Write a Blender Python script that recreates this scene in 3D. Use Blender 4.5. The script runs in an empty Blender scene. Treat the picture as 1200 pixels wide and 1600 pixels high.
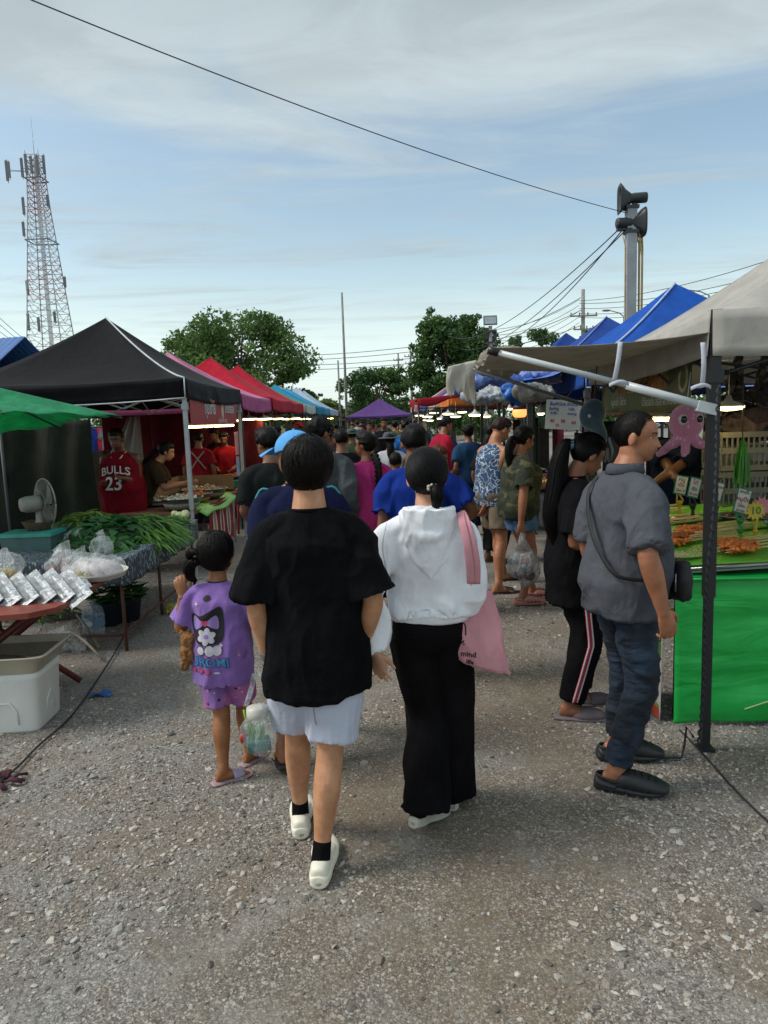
import bpy, math, random
import numpy as np
from mathutils import Vector, Matrix, Euler
from mathutils.bvhtree import BVHTree
R = math.radians
PI = math.pi
random.seed(7)
rng = np.random.default_rng(7)
scene = bpy.context.scene
COL = scene.collection
# ------------------------------------------------------------------ camera
FPX = 1120.0                                   # focal length in photo pixels (1200 x 1600)
EYE = Vector((0, 0, 1.70))
PITCH = math.atan(145 / FPX)
ROLL = R(2.0)
cam_data = bpy.data.cameras.new('camera')
cam = bpy.data.objects.new('camera', cam_data)
COL.objects.link(cam)
cam_data.sensor_fit = 'VERTICAL'
cam_data.sensor_height = 36
cam_data.lens = 36 * FPX / 1600
cam_data.clip_end = 3000
cam_data.clip_start = 0.05
_fw = Vector((0, math.cos(PITCH), -math.sin(PITCH)))
_up = Vector((0, math.sin(PITCH), math.cos(PITCH)))
_rt = Vector((1, 0, 0))
_c, _s = math.cos(ROLL), math.sin(ROLL)
_rt2 = _rt * _c - _up * _s
_up2 = _rt * _s + _up * _c
cam.matrix_world = Matrix(((_rt2.x, _up2.x, -_fw.x, EYE.x), (_rt2.y, _up2.y, -_fw.y, EYE.y),
                           (_rt2.z, _up2.z, -_fw.z, EYE.z), (0, 0, 0, 1)))
scene.camera = cam
def ray(px, py):
 return _rt2 * ((px - 600) / FPX) - _up2 * ((py - 800) / FPX) + _fw
def at(px, py, Y):                              # the point at depth Y seen at a photo pixel
 r = ray(px, py)
 return EYE + r * (Y / r.y)
def gp(px, py, z=0.0):                          # the point at height z seen at a photo pixel
 r = ray(px, py)
 return EYE + r * ((z - EYE.z) / r.z)
# ------------------------------------------------------------------ world and sun
SUN_EL, SUN_ROT = R(48), R(-95)
world = bpy.data.worlds.new('World')
scene.world = world
world.use_nodes = True
wt = world.node_tree
wt.nodes.clear()
def wn(t, **k):
 n = wt.nodes.new(t)
 for a, b in k.items():
  setattr(n, a, b)
 return n
def wmath(op, a, b=None, clamp=False):
 n = wn('ShaderNodeMath', operation=op, use_clamp=clamp)
 for i, v in enumerate((a, b)):
  if v is None:
   continue
  if isinstance(v, (int, float)):
   n.inputs[i].default_value = v
  else:
   wt.links.new(v, n.inputs[i])
 return n.outputs[0]
sky = wn('ShaderNodeTexSky', sky_type='NISHITA')
sky.sun_disc = False
sky.sun_elevation = SUN_EL
sky.sun_rotation = SUN_ROT
sky.air_density = 1.0
sky.dust_density = 1.6
sky.ozone_density = 1.4
tc = wn('ShaderNodeTexCoord')
sep = wn('ShaderNodeSeparateXYZ')
wt.links.new(tc.outputs['Generated'], sep.inputs[0])
zc = wmath('MAXIMUM', sep.outputs[2], 0.03)
cx = wmath('DIVIDE', sep.outputs[0], zc)
cy = wmath('DIVIDE', sep.outputs[1], zc)
rad = wmath('SQRT', wmath('ADD', wmath('MULTIPLY', cx, cx), wmath('MULTIPLY', cy, cy)))
comb = wn('ShaderNodeCombineXYZ')
wt.links.new(cx, comb.inputs[0])
wt.links.new(cy, comb.inputs[1])
def wnoise(scale, detail, rough, dist=0.0, stretch=(1, 1, 1), off=(0, 0, 0)):
 mp = wn('ShaderNodeMapping')
 mp.inputs['Scale'].default_value = stretch
 mp.inputs['Location'].default_value = off
 wt.links.new(comb.outputs[0], mp.inputs[0])
 n = wn('ShaderNodeTexNoise')
 n.inputs['Scale'].default_value = scale
 n.inputs['Detail'].default_value = detail
 n.inputs['Roughness'].default_value = rough
 n.inputs['Distortion'].default_value = dist
 wt.links.new(mp.outputs[0], n.inputs['Vector'])
 return n.outputs['Fac']
def wramp(v, a, b):
 n = wn('ShaderNodeMapRange', interpolation_type='SMOOTHSTEP')
 n.inputs['From Min'].default_value = a
 n.inputs['From Max'].default_value = b
 wt.links.new(v, n.inputs['Value'])
 return n.outputs[0]
# a high cloud sheet overhead whose ragged edge lies at about 25 degrees, blue and wisps beyond it, haze at the horizon
edge = wnoise(0.75, 6, 0.58, 0.8, (1, 1, 1), (3.1, 0.4, 0))
zen = wmath('ADD', wmath('MULTIPLY', sep.outputs[2], 1.15), 0.50)      # a cloud sheet is brightest overhead
sheet = wramp(wmath('ADD', rad, wmath('MULTIPLY', wmath('SUBTRACT', edge, 0.5), 2.6)), 3.15, 2.2)
wisp = wramp(wnoise(0.55, 7, 0.62, 1.2, (0.8, 2.2, 1), (1.3, 5.2, 0)), 0.44, 0.74)
cover = wmath('MAXIMUM', sheet, wmath('ADD', wmath('MULTIPLY', wisp, 0.74), 0.08))
texture = wnoise(1.6, 6, 0.6, 0.8, (1, 1.6, 1), (0.7, 2, 0))
mixc = wn('ShaderNodeMix', data_type='RGBA')
mixc.inputs['A'].default_value = (0.19, 0.225, 0.245, 1)
mixc.inputs['B'].default_value = (0.37, 0.43, 0.455, 1)
brt = wmath('ADD', wmath('MULTIPLY', wramp(rad, 1.5, 2.7), 0.62), wmath('MULTIPLY', wramp(texture, 0.34, 0.66), 0.24), True)
wt.links.new(brt, mixc.inputs['Factor'])
zmul = wn('ShaderNodeVectorMath', operation='SCALE')
wt.links.new(mixc.outputs['Result'], zmul.inputs[0])
wt.links.new(zen, zmul.inputs['Scale'])
skyscale = wn('ShaderNodeMix', data_type='RGBA', blend_type='MULTIPLY')
skyscale.inputs['Factor'].default_value = 1
skyscale.inputs['B'].default_value = (0.107, 0.104, 0.088, 1)
wt.links.new(sky.outputs[0], skyscale.inputs['A'])
m1 = wn('ShaderNodeMix', data_type='RGBA')
wt.links.new(cover, m1.inputs['Factor'])
wt.links.new(skyscale.outputs['Result'], m1.inputs['A'])
wt.links.new(zmul.outputs[0], m1.inputs['B'])
m2 = wn('ShaderNodeMix', data_type='RGBA')
hz = wramp(rad, 3.2, 11.0)
wt.links.new(wmath('MULTIPLY', hz, 0.72), m2.inputs['Factor'])
wt.links.new(m1.outputs['Result'], m2.inputs['A'])
m2.inputs['B'].default_value = (0.475, 0.55, 0.54, 1)
bg = wn('ShaderNodeBackground')
wt.links.new(m2.outputs['Result'], bg.inputs['Color'])
bg.inputs['Strength'].default_value = 1.0       # the sky itself is scaled by about 0.1 above
wo = wn('ShaderNodeOutputWorld')
wt.links.new(bg.outputs[0], wo.inputs['Surface'])
sun_d = bpy.data.lights.new('sun', 'SUN')
sun = bpy.data.objects.new('sun', sun_d)
COL.objects.link(sun)
sun_d.energy = 1.5
sun_d.angle = R(22)
sun_d.color = (1.0, 0.95, 0.88)
_sd = Vector((math.sin(SUN_ROT) * math.cos(SUN_EL), math.cos(SUN_ROT) * math.cos(SUN_EL), math.sin(SUN_EL)))
sun.rotation_euler = (-_sd).to_track_quat('-Z', 'Y').to_euler()
scene.render.engine = 'CYCLES'
scene.view_settings.view_transform = 'Standard'
scene.view_settings.look = 'None'
scene.view_settings.gamma = 1
scene.view_settings.use_curve_mapping = False
scene.view_settings.exposure = 0.98
# ------------------------------------------------------------------ materials
def lin(c):
 if isinstance(c, str):
  c = tuple(int(c[i:i + 2], 16) / 255 for i in (0, 2, 4))
 return tuple(((x / 12.92) if x <= 0.04045 else ((x + 0.055) / 1.055) ** 2.4) for x in c) + (1,)
class NT:
 def __init__(s, name):
  s.m = bpy.data.materials.new(name)
  s.m.use_nodes = True
  s.t = s.m.node_tree
  s.b = s.t.nodes['Principled BSDF']
  s.out = s.t.nodes['Material Output']
  s.tc = s.n('ShaderNodeTexCoord')
 def n(s, t, **k):
  x = s.t.nodes.new(t)
  for a, b in k.items():
   setattr(x, a, b)
  return x
 def l(s, a, b):
  s.t.links.new(a, b)
 def vec(s, stretch=(1, 1, 1), src='Object'):
  mp = s.n('ShaderNodeMapping')
  mp.inputs['Scale'].default_value = stretch
  s.l(s.tc.outputs[src], mp.inputs[0])
  return mp.outputs[0]
 def noise(s, scale, detail=3, rough=.55, stretch=(1, 1, 1), dist=0, src='Object'):
  x = s.n('ShaderNodeTexNoise')
  x.inputs['Scale'].default_value = scale
  x.inputs['Detail'].default_value = detail
  x.inputs['Roughness'].default_value = rough
  x.inputs['Distortion'].default_value = dist
  s.l(s.vec(stretch, src), x.inputs['Vector'])
  return x.outputs['Fac']
 def voro(s, scale, feature='F1', stretch=(1, 1, 1), out='Distance', src='Object'):
  x = s.n('ShaderNodeTexVoronoi', feature=feature)
  x.inputs['Scale'].default_value = scale
  s.l(s.vec(stretch, src), x.inputs['Vector'])
  return x.outputs[out]
 def ramp(s, v, a, b, c=0, d=1):
  x = s.n('ShaderNodeMapRange', interpolation_type='SMOOTHSTEP')
  for k, q in zip(('From Min', 'From Max', 'To Min', 'To Max'), (a, b, c, d)):
   x.inputs[k].default_value = q
  s.l(v, x.inputs['Value'])
  return x.outputs[0]
 def mix(s, f, a, b, blend='MIX'):
  x = s.n('ShaderNodeMix', data_type='RGBA', blend_type=blend)
  for k, v in (('Factor', f), ('A', a), ('B', b)):
   if isinstance(v, (int, float)):
    x.inputs[k].default_value = v
   elif isinstance(v, (tuple, str)):
    x.inputs[k].default_value = lin(v) if isinstance(v, str) or len(v) == 3 else v
   else:
    s.l(v, x.inputs[k])
  return x.outputs['Result']
 def bump(s, h, strength, dist=.01, prev=None):
  x = s.n('ShaderNodeBump')
  x.inputs['Strength'].default_value = strength
  x.inputs['Distance'].default_value = dist
  s.l(h, x.inputs['Height'])
  if prev is not None:
   s.l(prev, x.inputs['Normal'])
  return x.outputs['Normal']
 def done(s, col, rough=.8, normal=None, **k):
  if isinstance(col, (str, tuple)):
   s.b.inputs['Base Color'].default_value = lin(col) if isinstance(col, str) or len(col) == 3 else col
  else:
   s.l(col, s.b.inputs['Base Color'])
  if isinstance(rough, (int, float)):
   s.b.inputs['Roughness'].default_value = rough
  else:
   s.l(rough, s.b.inputs['Roughness'])
  if normal is not None:
   s.l(normal, s.b.inputs['Normal'])
  for a, v in k.items():
   s.b.inputs[a.replace('_', ' ')].default_value = v
  return s.m
_mc = {}
def mat(name, col, rough=.7, var=.12, vs=6, bs=60, bump=.15, **k):
 """plain material: colour with soft tonal variation and a fine relief"""
 key = (name, str(col), rough, var)
 if key in _mc:
  return _mc[key]
 t = NT(name)
 c = lin(col)
 d = tuple(max(0, x * (1 - var * 1.4)) for x in c[:3]) + (1,)
 e = tuple(min(1, x * (1 + var)) for x in c[:3]) + (1,)
 cc = t.mix(t.ramp(t.noise(vs, 4, .6), .3, .7), d, e)
 nm = t.bump(t.noise(bs, 3, .6), bump, .004)
 _mc[key] = t.done(cc, rough, nm, **k)
 return _mc[key]
def cloth(name, col, var=.12, rough=.88, stretch=(1, 1, .45), fold=.35, fs=7, weave=900, thin=0, sheen=.0):
 """woven or knitted fabric: weave relief, soft creases, faded patches"""
 key = ('cloth', name, str(col), var)
 if key in _mc:
  return _mc[key]
 t = NT(name)
 c = lin(col)
 d = tuple(max(0, x * (1 - var * 1.3)) for x in c[:3]) + (1,)
 e = tuple(min(1, x * (1 + var) + .002) for x in c[:3]) + (1,)
 cc = t.mix(t.ramp(t.noise(5, 5, .65), .28, .72), d, e)
 n1 = t.bump(t.noise(fs, 3, .5, stretch, .8), fold, .03)
 n2 = t.bump(t.noise(weave, 1, .5), .25, .001, n1)
 m = t.done(cc, rough, n2, Sheen_Weight=sheen, Specular_IOR_Level=.08 if rough > .7 else .5)
 if thin:                                    # light passes through thin canopy cloth
  tr = t.n('ShaderNodeBsdfTranslucent')
  t.l(cc, tr.inputs['Color'])
  mx = t.n('ShaderNodeMixShader')
  mx.inputs[0].default_value = thin
  t.l(t.b.outputs[0], mx.inputs[1])
  t.l(tr.outputs[0], mx.inputs[2])
  t.l(mx.outputs[0], t.out.inputs['Surface'])
 _mc[key] = m
 return m
def skinmat(name, col):
 key = ('skin', name, col)
 if key in _mc:
  return _mc[key]
 t = NT(name)
 c = lin(col)
 d = (c[0] * .80, c[1] * .70, c[2] * .64, 1)
 e = (min(1, c[0] * 1.10), min(1, c[1] * 1.08), min(1, c[2] * 1.08), 1)
 cc = t.mix(t.ramp(t.noise(14, 4, .6), .3, .7), d, e)
 cc = t.mix(t.ramp(t.noise(160, 2, .6), .55, .8, 0, .25), cc, d)
 nm = t.bump(t.noise(420, 2, .6), .12, .001)
 nm = t.bump(t.noise(40, 3, .5), .10, .004, nm)
 _mc[key] = t.done(cc, .52, nm, Subsurface_Weight=.06, Subsurface_Scale=.01)
 return _mc[key]
def filmmat(name, col=(.95, .97, .97), alpha=.32, rough=.18):
 """thin clear plastic film"""
 key = ('film', name)
 if key in _mc:
  return _mc[key]
 t = NT(name)
 nm = t.bump(t.noise(28, 4, .6, (1, 1, .5), 1.5), .9, .02)
 m = t.done(tuple(col), rough, nm, Specular_IOR_Level=.8)
 t.l(t.ramp(t.noise(22, 4, .65, (1, 1, .4), 1.2), .35, .7, alpha * .45, min(1, alpha * 1.8)), t.b.inputs['Alpha'])
 _mc[key] = m
 return m
def glow(name, col, s):
 key = ('glow', name)
 if key in _mc:
  return _mc[key]
 t = NT(name)
 m = t.done(col, .5, None, Emission_Strength=s)
 t.b.inputs['Emission Color'].default_value = lin(col)
 _mc[key] = m
 return m
# ------------------------------------------------------------------ objects
def link(name, data=None, parent=None, loc=(0, 0, 0)):
 o = bpy.data.objects.new(name, data)
 COL.objects.link(o)
 o.location = loc
 if parent is not None:
  o.parent = parent
 return o
def tag(o, label=None, cat=None, group=None, kind=None):
 for k, v in (('label', label), ('category', cat), ('group', group), ('kind', kind)):
  if v:
   o[k] = v
 return o
def thing(name, label, cat, loc=(0, 0, 0), rz=0, group=None):
 o = link(name, None, None, loc)
 o.rotation_euler = (0, 0, rz)
 o.empty_display_size = .1
 return tag(o, label, cat, group)
def kids(o):
 return [c for c in o.children]
def copy_tree(o, parent=None, remap=None):
 c = o.copy()
 COL.objects.link(c)
 c.parent = parent
 if remap and c.type == 'MESH':
  for sl in c.material_slots:
   if sl.material and sl.material.name in remap:
    nm = remap[sl.material.name]
    sl.link = 'OBJECT'
    sl.material = nm
 for ch in kids(o):
  copy_tree(ch, c, remap)
 return c
def smooth_mesh(me, on=True):
 me.polygons.foreach_set('use_smooth', [on] * len(me.polygons))
class MB:
 def __init__(s):
  s.v = []
  s.f = []
  s.m = []
  s.sm = []
  s.mi = 0
 def add(s, vs, fs, sm=False):
  o = len(s.v)
  s.v.extend([tuple(p) for p in vs])
  s.f.extend([tuple(i + o for i in f) for f in fs])
  s.m.extend([s.mi] * len(fs))
  s.sm.extend([sm] * len(fs))
  return s
 def box(s, c, d, rot=None, taper=1.0):
  hx, hy, hz = d[0] / 2, d[1] / 2, d[2] / 2
  vs = []
  for z in (-1, 1):
   k = taper if z > 0 else 1
   for x, y in ((-1, -1), (1, -1), (1, 1), (-1, 1)):
    vs.append(Vector((x * hx * k, y * hy * k, z * hz)))
  if rot is not None:
   M = rot if isinstance(rot, Matrix) else Euler(rot).to_matrix()
   vs = [M @ v for v in vs]
  c = Vector(c)
  return s.add([v + c for v in vs], [(3, 2, 1, 0), (4, 5, 6, 7), (0, 1, 5, 4), (1, 2, 6, 5), (2, 3, 7, 6), (3, 0, 4, 7)])
 def rings(s, rs, cap0=True, cap1=True, sm=True, closed=True):
  n = len(rs[0])
  vs = [p for r in rs for p in r]
  fs = []
  m = n if closed else n - 1
  for i in range(len(rs) - 1):
   for j in range(m):
    k = (j + 1) % n
    fs.append((i * n + j, i * n + k, (i + 1) * n + k, (i + 1) * n + j))
  if cap0:
   fs.append(tuple(range(n - 1, -1, -1)))
  if cap1:
   fs.append(tuple((len(rs) - 1) * n + j for j in range(n)))
  return s.add(vs, fs, sm)
 def tube(s, pts, r, n=8, ref=None, sm=True, cap=True):
  pts = [Vector(p) for p in pts]
  if not isinstance(r, list):
   r = [r] * len(pts)
  rs = []
  a0 = None
  for i, p in enumerate(pts):
   t = (pts[min(i + 1, len(pts) - 1)] - pts[max(i - 1, 0)]).normalized()
   if a0 is None:
    a0 = Vector(ref) if ref else (Vector((0, 0, 1)) if abs(t.z) < .9 else Vector((1, 0, 0)))
   a = (a0 - t * a0.dot(t))
   a = a.normalized() if a.length > 1e-6 else t.orthogonal().normalized()
   a0 = a
   b = t.cross(a)
   ra, rb = r[i] if isinstance(r[i], (list, tuple)) else (r[i], r[i])
   rs.append([p + a * (math.cos(2 * PI * j / n) * ra) + b * (math.sin(2 * PI * j / n) * rb) for j in range(n)])
  return s.rings(rs, cap, cap, sm)
 def lathe(s, prof, n=20, c=(0, 0, 0), sm=True, M=None, cap=True):
  c = Vector(c)
  rs = []
  for r, z in prof:
   ring = [Vector((math.cos(2 * PI * j / n) * r, math.sin(2 * PI * j / n) * r, z)) for j in range(n)]
   if M is not None:
    ring = [M @ p for p in ring]
   rs.append([p + c for p in ring])
  return s.rings(rs, cap, cap, sm)
 def ball(s, c, r, nu=14, nv=10, M=None, f=None):
  c = Vector(c)
  rr = r if isinstance(r, (list, tuple)) else (r, r, r)
  rs = []
  for i in range(nv + 1):
   th = PI * (i + .001) / (nv + .002) - PI / 2
   ring = []
   for j in range(nu):
    ph = 2 * PI * j / nu
    p = Vector((math.cos(th) * math.cos(ph), math.cos(th) * math.sin(ph), math.sin(th)))
    if f:
     p = p * f(p)
    p = Vector((p.x * rr[0], p.y * rr[1], p.z * rr[2]))
    if M is not None:
     p = M @ p
    ring.append(p + c)
   rs.append(ring)
  return s.rings(rs, True, True, True)
 def quad(s, a, b, c, d):
  return s.add([a, b, c, d], [(0, 1, 2, 3)])
 def poly(s, pts):
  return s.add(pts, [tuple(range(len(pts)))])
 def grid(s, fn, nu, nv, sm=True):
  vs = [fn(i / nu, j / nv) for j in range(nv + 1) for i in range(nu + 1)]
  w = nu + 1
  fs = [(j * w + i, j * w + i + 1, (j + 1) * w + i + 1, (j + 1) * w + i) for j in range(nv) for i in range(nu)]
  return s.add(vs, fs, sm)
 def mesh(s, name):
  me = bpy.data.meshes.new(name)
  me.from_pydata(s.v, [], s.f)
  if any(s.m):
   me.polygons.foreach_set('material_index', s.m)
  me.polygons.foreach_set('use_smooth', s.sm)
  me.update()
  return me
 def build(s, name, mats, parent=None, loc=(0, 0, 0), **k):
  me = s.mesh(name)
  for m in (mats if isinstance(mats, (list, tuple)) else [mats]):
   me.materials.append(m)
  o = link(name, me, parent, loc)
  if k:
   tag(o, **k)
  return o
def thick(o, t, off=0):
 md = o.modifiers.new('thickness', 'SOLIDIFY')
 md.thickness = t
 md.offset = off
 return o
# ------------------------------------------------------------------ numpy noise, remeshing
def _h(x, y, z):
 n = (x * 374761393 + y * 668265263 + z * 2147483647 + 1442695) & 0xffffffff
 n = ((n ^ (n >> 13)) * 1274126177) & 0xffffffff
 n = (n ^ (n >> 16)) & 0xffff
 return n / 65535.0
def vnoise(p):
 p = np.asarray(p, float)
 i = np.floor(p).astype(np.int64)
 f = p - i
 f = f * f * (3 - 2 * f)
 x, y, z = i[:, 0], i[:, 1], i[:, 2]
 r = 0
 for a in (0, 1):
  for b in (0, 1):
   for c in (0, 1):
    w = (f[:, 0] if a else 1 - f[:, 0]) * (f[:, 1] if b else 1 - f[:, 1]) * (f[:, 2] if c else 1 - f[:, 2])
    r = r + w * _h(x + a, y + b, z + c)
 return r
def fnoise(p, o=3):
 r, a = 0, 1
 t = 0
 for k in range(o):
  r = r + a * vnoise(p * 2 ** k + 17.3 * k)
  t += a
  a *= .5
 return r / t
def remesh(mb, voxel, smooth=4, dec=None):
 """union of closed shapes as one continuous skin"""
 me = mb.mesh('tmp')
 o = bpy.data.objects.new('tmp', me)
 COL.objects.link(o)
 md = o.modifiers.new('r', 'REMESH')
 md.mode = 'VOXEL'
 md.voxel_size = voxel
 md.adaptivity = 0
 md.use_smooth_shade = True
 if smooth:
  sm = o.modifiers.new('s', 'SMOOTH')
  sm.factor = .5
  sm.iterations = smooth
 if dec:
  dc = o.modifiers.new('d', 'DECIMATE')
  dc.ratio = dec
 dg = bpy.context.evaluated_depsgraph_get()
 out = bpy.data.meshes.new_from_object(o.evaluated_get(dg), depsgraph=dg)
 bpy.data.objects.remove(o)
 bpy.data.meshes.remove(me)
 return out
def coords(me):
 a = np.empty(len(me.vertices) * 3)
 me.vertices.foreach_get('co', a)
 return a.reshape(-1, 3)
def normals(me):
 a = np.empty(len(me.vertices) * 3)
 me.vertices.foreach_get('normal', a)
 return a.reshape(-1, 3)
def displace(me, amt, fn):
 co = coords(me)
 co = co + normals(me) * (fn(co) * amt)[:, None]
 me.vertices.foreach_set('co', co.ravel())
 me.update()
def folds(scale=(7, 7, 3), seed=0., warp=1.2, sharp=1.0):
 sc = np.array(scale, float)
 def fn(co):
  p = co * sc + seed
  w = np.stack([vnoise(p * .7 + 5.1 + k * 9) for k in range(3)], 1)
  n = fnoise(p + w * warp, 2)
  r = 1 - np.abs(n * 2 - 1) * 3.2
  w2 = np.stack([w[:, 1], w[:, 2], w[:, 0]], 1)
  n2 = fnoise(p * np.array([2.3, 2.3, 2.9]) + w2 * 2.2 + 31, 2)
  r2 = 1 - np.abs(n2 * 2 - 1) * 3.0
  return np.maximum(r, -.9) * sharp + (n - .5) * (1 - sharp) + np.maximum(r2, -.8) * .30
 return fn
def text_mesh(txt, size, bold=0.0, res=3):
 cu = bpy.data.curves.new('t', 'FONT')
 cu.body = txt
 cu.size = size
 cu.align_x = 'CENTER'
 cu.align_y = 'CENTER'
 cu.resolution_u = res
 cu.offset = bold
 o = bpy.data.objects.new('t', cu)
 COL.objects.link(o)
 dg = bpy.context.evaluated_depsgraph_get()
 me = bpy.data.meshes.new_from_object(o.evaluated_get(dg), depsgraph=dg)
 bpy.data.objects.remove(o)
 bpy.data.curves.remove(cu)
 v = [tuple(x.co) for x in me.vertices]
 f = [tuple(p.vertices) for p in me.polygons]
 bpy.data.meshes.remove(me)
 return v, f
def shape(pts2, n=0):
 """flat outline -> verts, faces"""
 return [(x, y, 0) for x, y in pts2], [tuple(range(len(pts2)))]
def tris_of(v, f, maxlen):
 """triangulate flat print finely enough to follow the cloth"""
 import bmesh
 bm = bmesh.new()
 vs = [bm.verts.new(p) for p in v]
 for q in f:
  try:
   bm.faces.new([vs[i] for i in q])
  except ValueError:
   pass
 bmesh.ops.triangulate(bm, faces=bm.faces[:])
 for _ in range(4):
  es = [e for e in bm.edges if e.calc_length() > maxlen]
  if not es:
   break
  bmesh.ops.subdivide_edges(bm, edges=es, cuts=1)
  bmesh.ops.triangulate(bm, faces=bm.faces[:])
 bm.verts.index_update()
 rv = [tuple(x.co) for x in bm.verts]
 rf = [tuple(x.index for x in q.verts) for q in bm.faces]
 bm.free()
 return rv, rf
def project(mb, v, f, frame, bvh, off=.002, maxlen=.012):
 """lay flat print (x right, y up in frame; looking along -z of frame) on a surface"""
 v, f = tris_of(v, f, maxlen)
 M = frame
 d = -(M.to_3x3() @ Vector((0, 0, 1))).normalized()
 out = []
 bad = set()
 for i, p in enumerate(v):
  w = M @ Vector((p[0], p[1], 0))
  h = bvh.ray_cast(w, d, 1.0)
  if h[0] is None or abs(h[1].dot(d)) < .18:
   bad.add(i)
   out.append(w)
  else:
   out.append(h[0] - d * (off + p[2]))
 f = [q for q in f if not any(i in bad for i in q)]
 idx = {i: k for k, i in enumerate(sorted({i for q in f for i in q}))}
 if f:
  mb.add([out[i] for i in sorted(idx)], [tuple(idx[i] for i in q) for q in f])
def bvh_of(o):
 me = o.data
 return BVHTree.FromPolygons([v.co.copy() for v in me.vertices], [tuple(p.vertices) for p in me.polygons])
# ------------------------------------------------------------------ people
def catmull(P, k):
 """smooth a list of float tuples, k pieces per span"""
 P = [np.array(p, float) for p in P]
 out = []
 n = len(P)
 for i in range(n - 1):
  p0 = P[max(i - 1, 0)]
  p1, p2 = P[i], P[i + 1]
  p3 = P[min(i + 2, n - 1)]
  for j in range(k):
   t = j / k
   out.append(.5 * ((2 * p1) + (-p0 + p2) * t + (2 * p0 - 5 * p1 + 4 * p2 - p3) * t * t + (-p0 + 3 * p1 - 3 * p2 + p3) * t ** 3))
 out.append(P[-1])
 return out
def ell(r, z, dirs):
 """distance from the origin along unit dirs to an ellipsoid (centre z, radii r)"""
 c = np.array(z)
 r = np.array(r)
 d = dirs / r
 o = -c / r
 a = (d * d).sum(1)
 b = (d * o).sum(1)
 q = (o * o).sum() - 1
 disc = np.maximum(b * b - a * q, 0)
 return (-b + np.sqrt(disc)) / a
def smax(a, b, k):
 h = np.clip(.5 + .5 * (a - b) / k, 0, 1)
 return b * (1 - h) + a * h + k * h * (1 - h)
def head_r(dirs, fem=0.0, face=1.0):
 """radius of a head about its centre at eye height; face towards +y, 0.225 m tall"""
 a = ell((.076, .097, .088), (0, -.012, .025), dirs)
 b = ell((.056 - .004 * fem, .060, .068 - .003 * fem), (0, .027, -.044), dirs)
 r = smax(a, b, .018)
 p = dirs * r[:, None]
 x, y, z = p[:, 0], p[:, 1], p[:, 2]
 fr = np.clip((y - .02) / .04, 0, 1)
 g = lambda u, s: np.exp(-(u / s) ** 2)
 d = np.zeros(len(r))
 # nose: a ridge that widens and rises towards the tip
 t = np.clip((.012 - z) / .045, 0, 1)
 nose = (.004 + .021 * t ** 1.3) * g(x, .007 + .0095 * t) * np.where(z < -.033, g(z + .033, .0075), 1) * np.where(z > .012, g(z - .012, .015), 1)
 d += nose
 d += .0035 * (g(x - .014, .006) + g(x + .014, .006)) * g(z + .034, .008)      # nostril wings
 d += .0045 * g(z - .021, .009) * g(np.abs(x) - .026, .022)                      # brow
 d -= .0095 * (g(x - .031, .015) + g(x + .031, .015)) * g(z - .002, .012)        # sockets
 d += .0035 * g(np.abs(x) - .040, .018) * g(z + .020, .018)                      # cheeks
 d += .0065 * g(z + .0535, .0048) * g(x, .021) + .0062 * g(z + .0650, .0050) * g(x, .018)   # lips
 d -= .0025 * g(z + .0592, .0022) * g(x, .023)
 d -= .0035 * g(z + .078, .007) * g(x, .020)
 d += .0055 * g(z + .097, .014) * g(x, .018)                                     # chin
 return r + d * fr * face
def dir_grid(nu, nv):
 th = (np.arange(nv + 1) / nv - .5) * PI * .9996
 ph = np.arange(nu) / nu * 2 * PI
 T, Ph = np.meshgrid(th, ph, indexing='ij')
 return np.stack([np.cos(T) * np.sin(Ph), np.cos(T) * np.cos(Ph), np.sin(T)], -1).reshape(-1, 3)
def grid_rings(P, nu, nv):
 return [[Vector(P[i * nu + (nu - 1 - j)]) for j in range(nu)] for i in range(nv + 1)]
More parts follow.
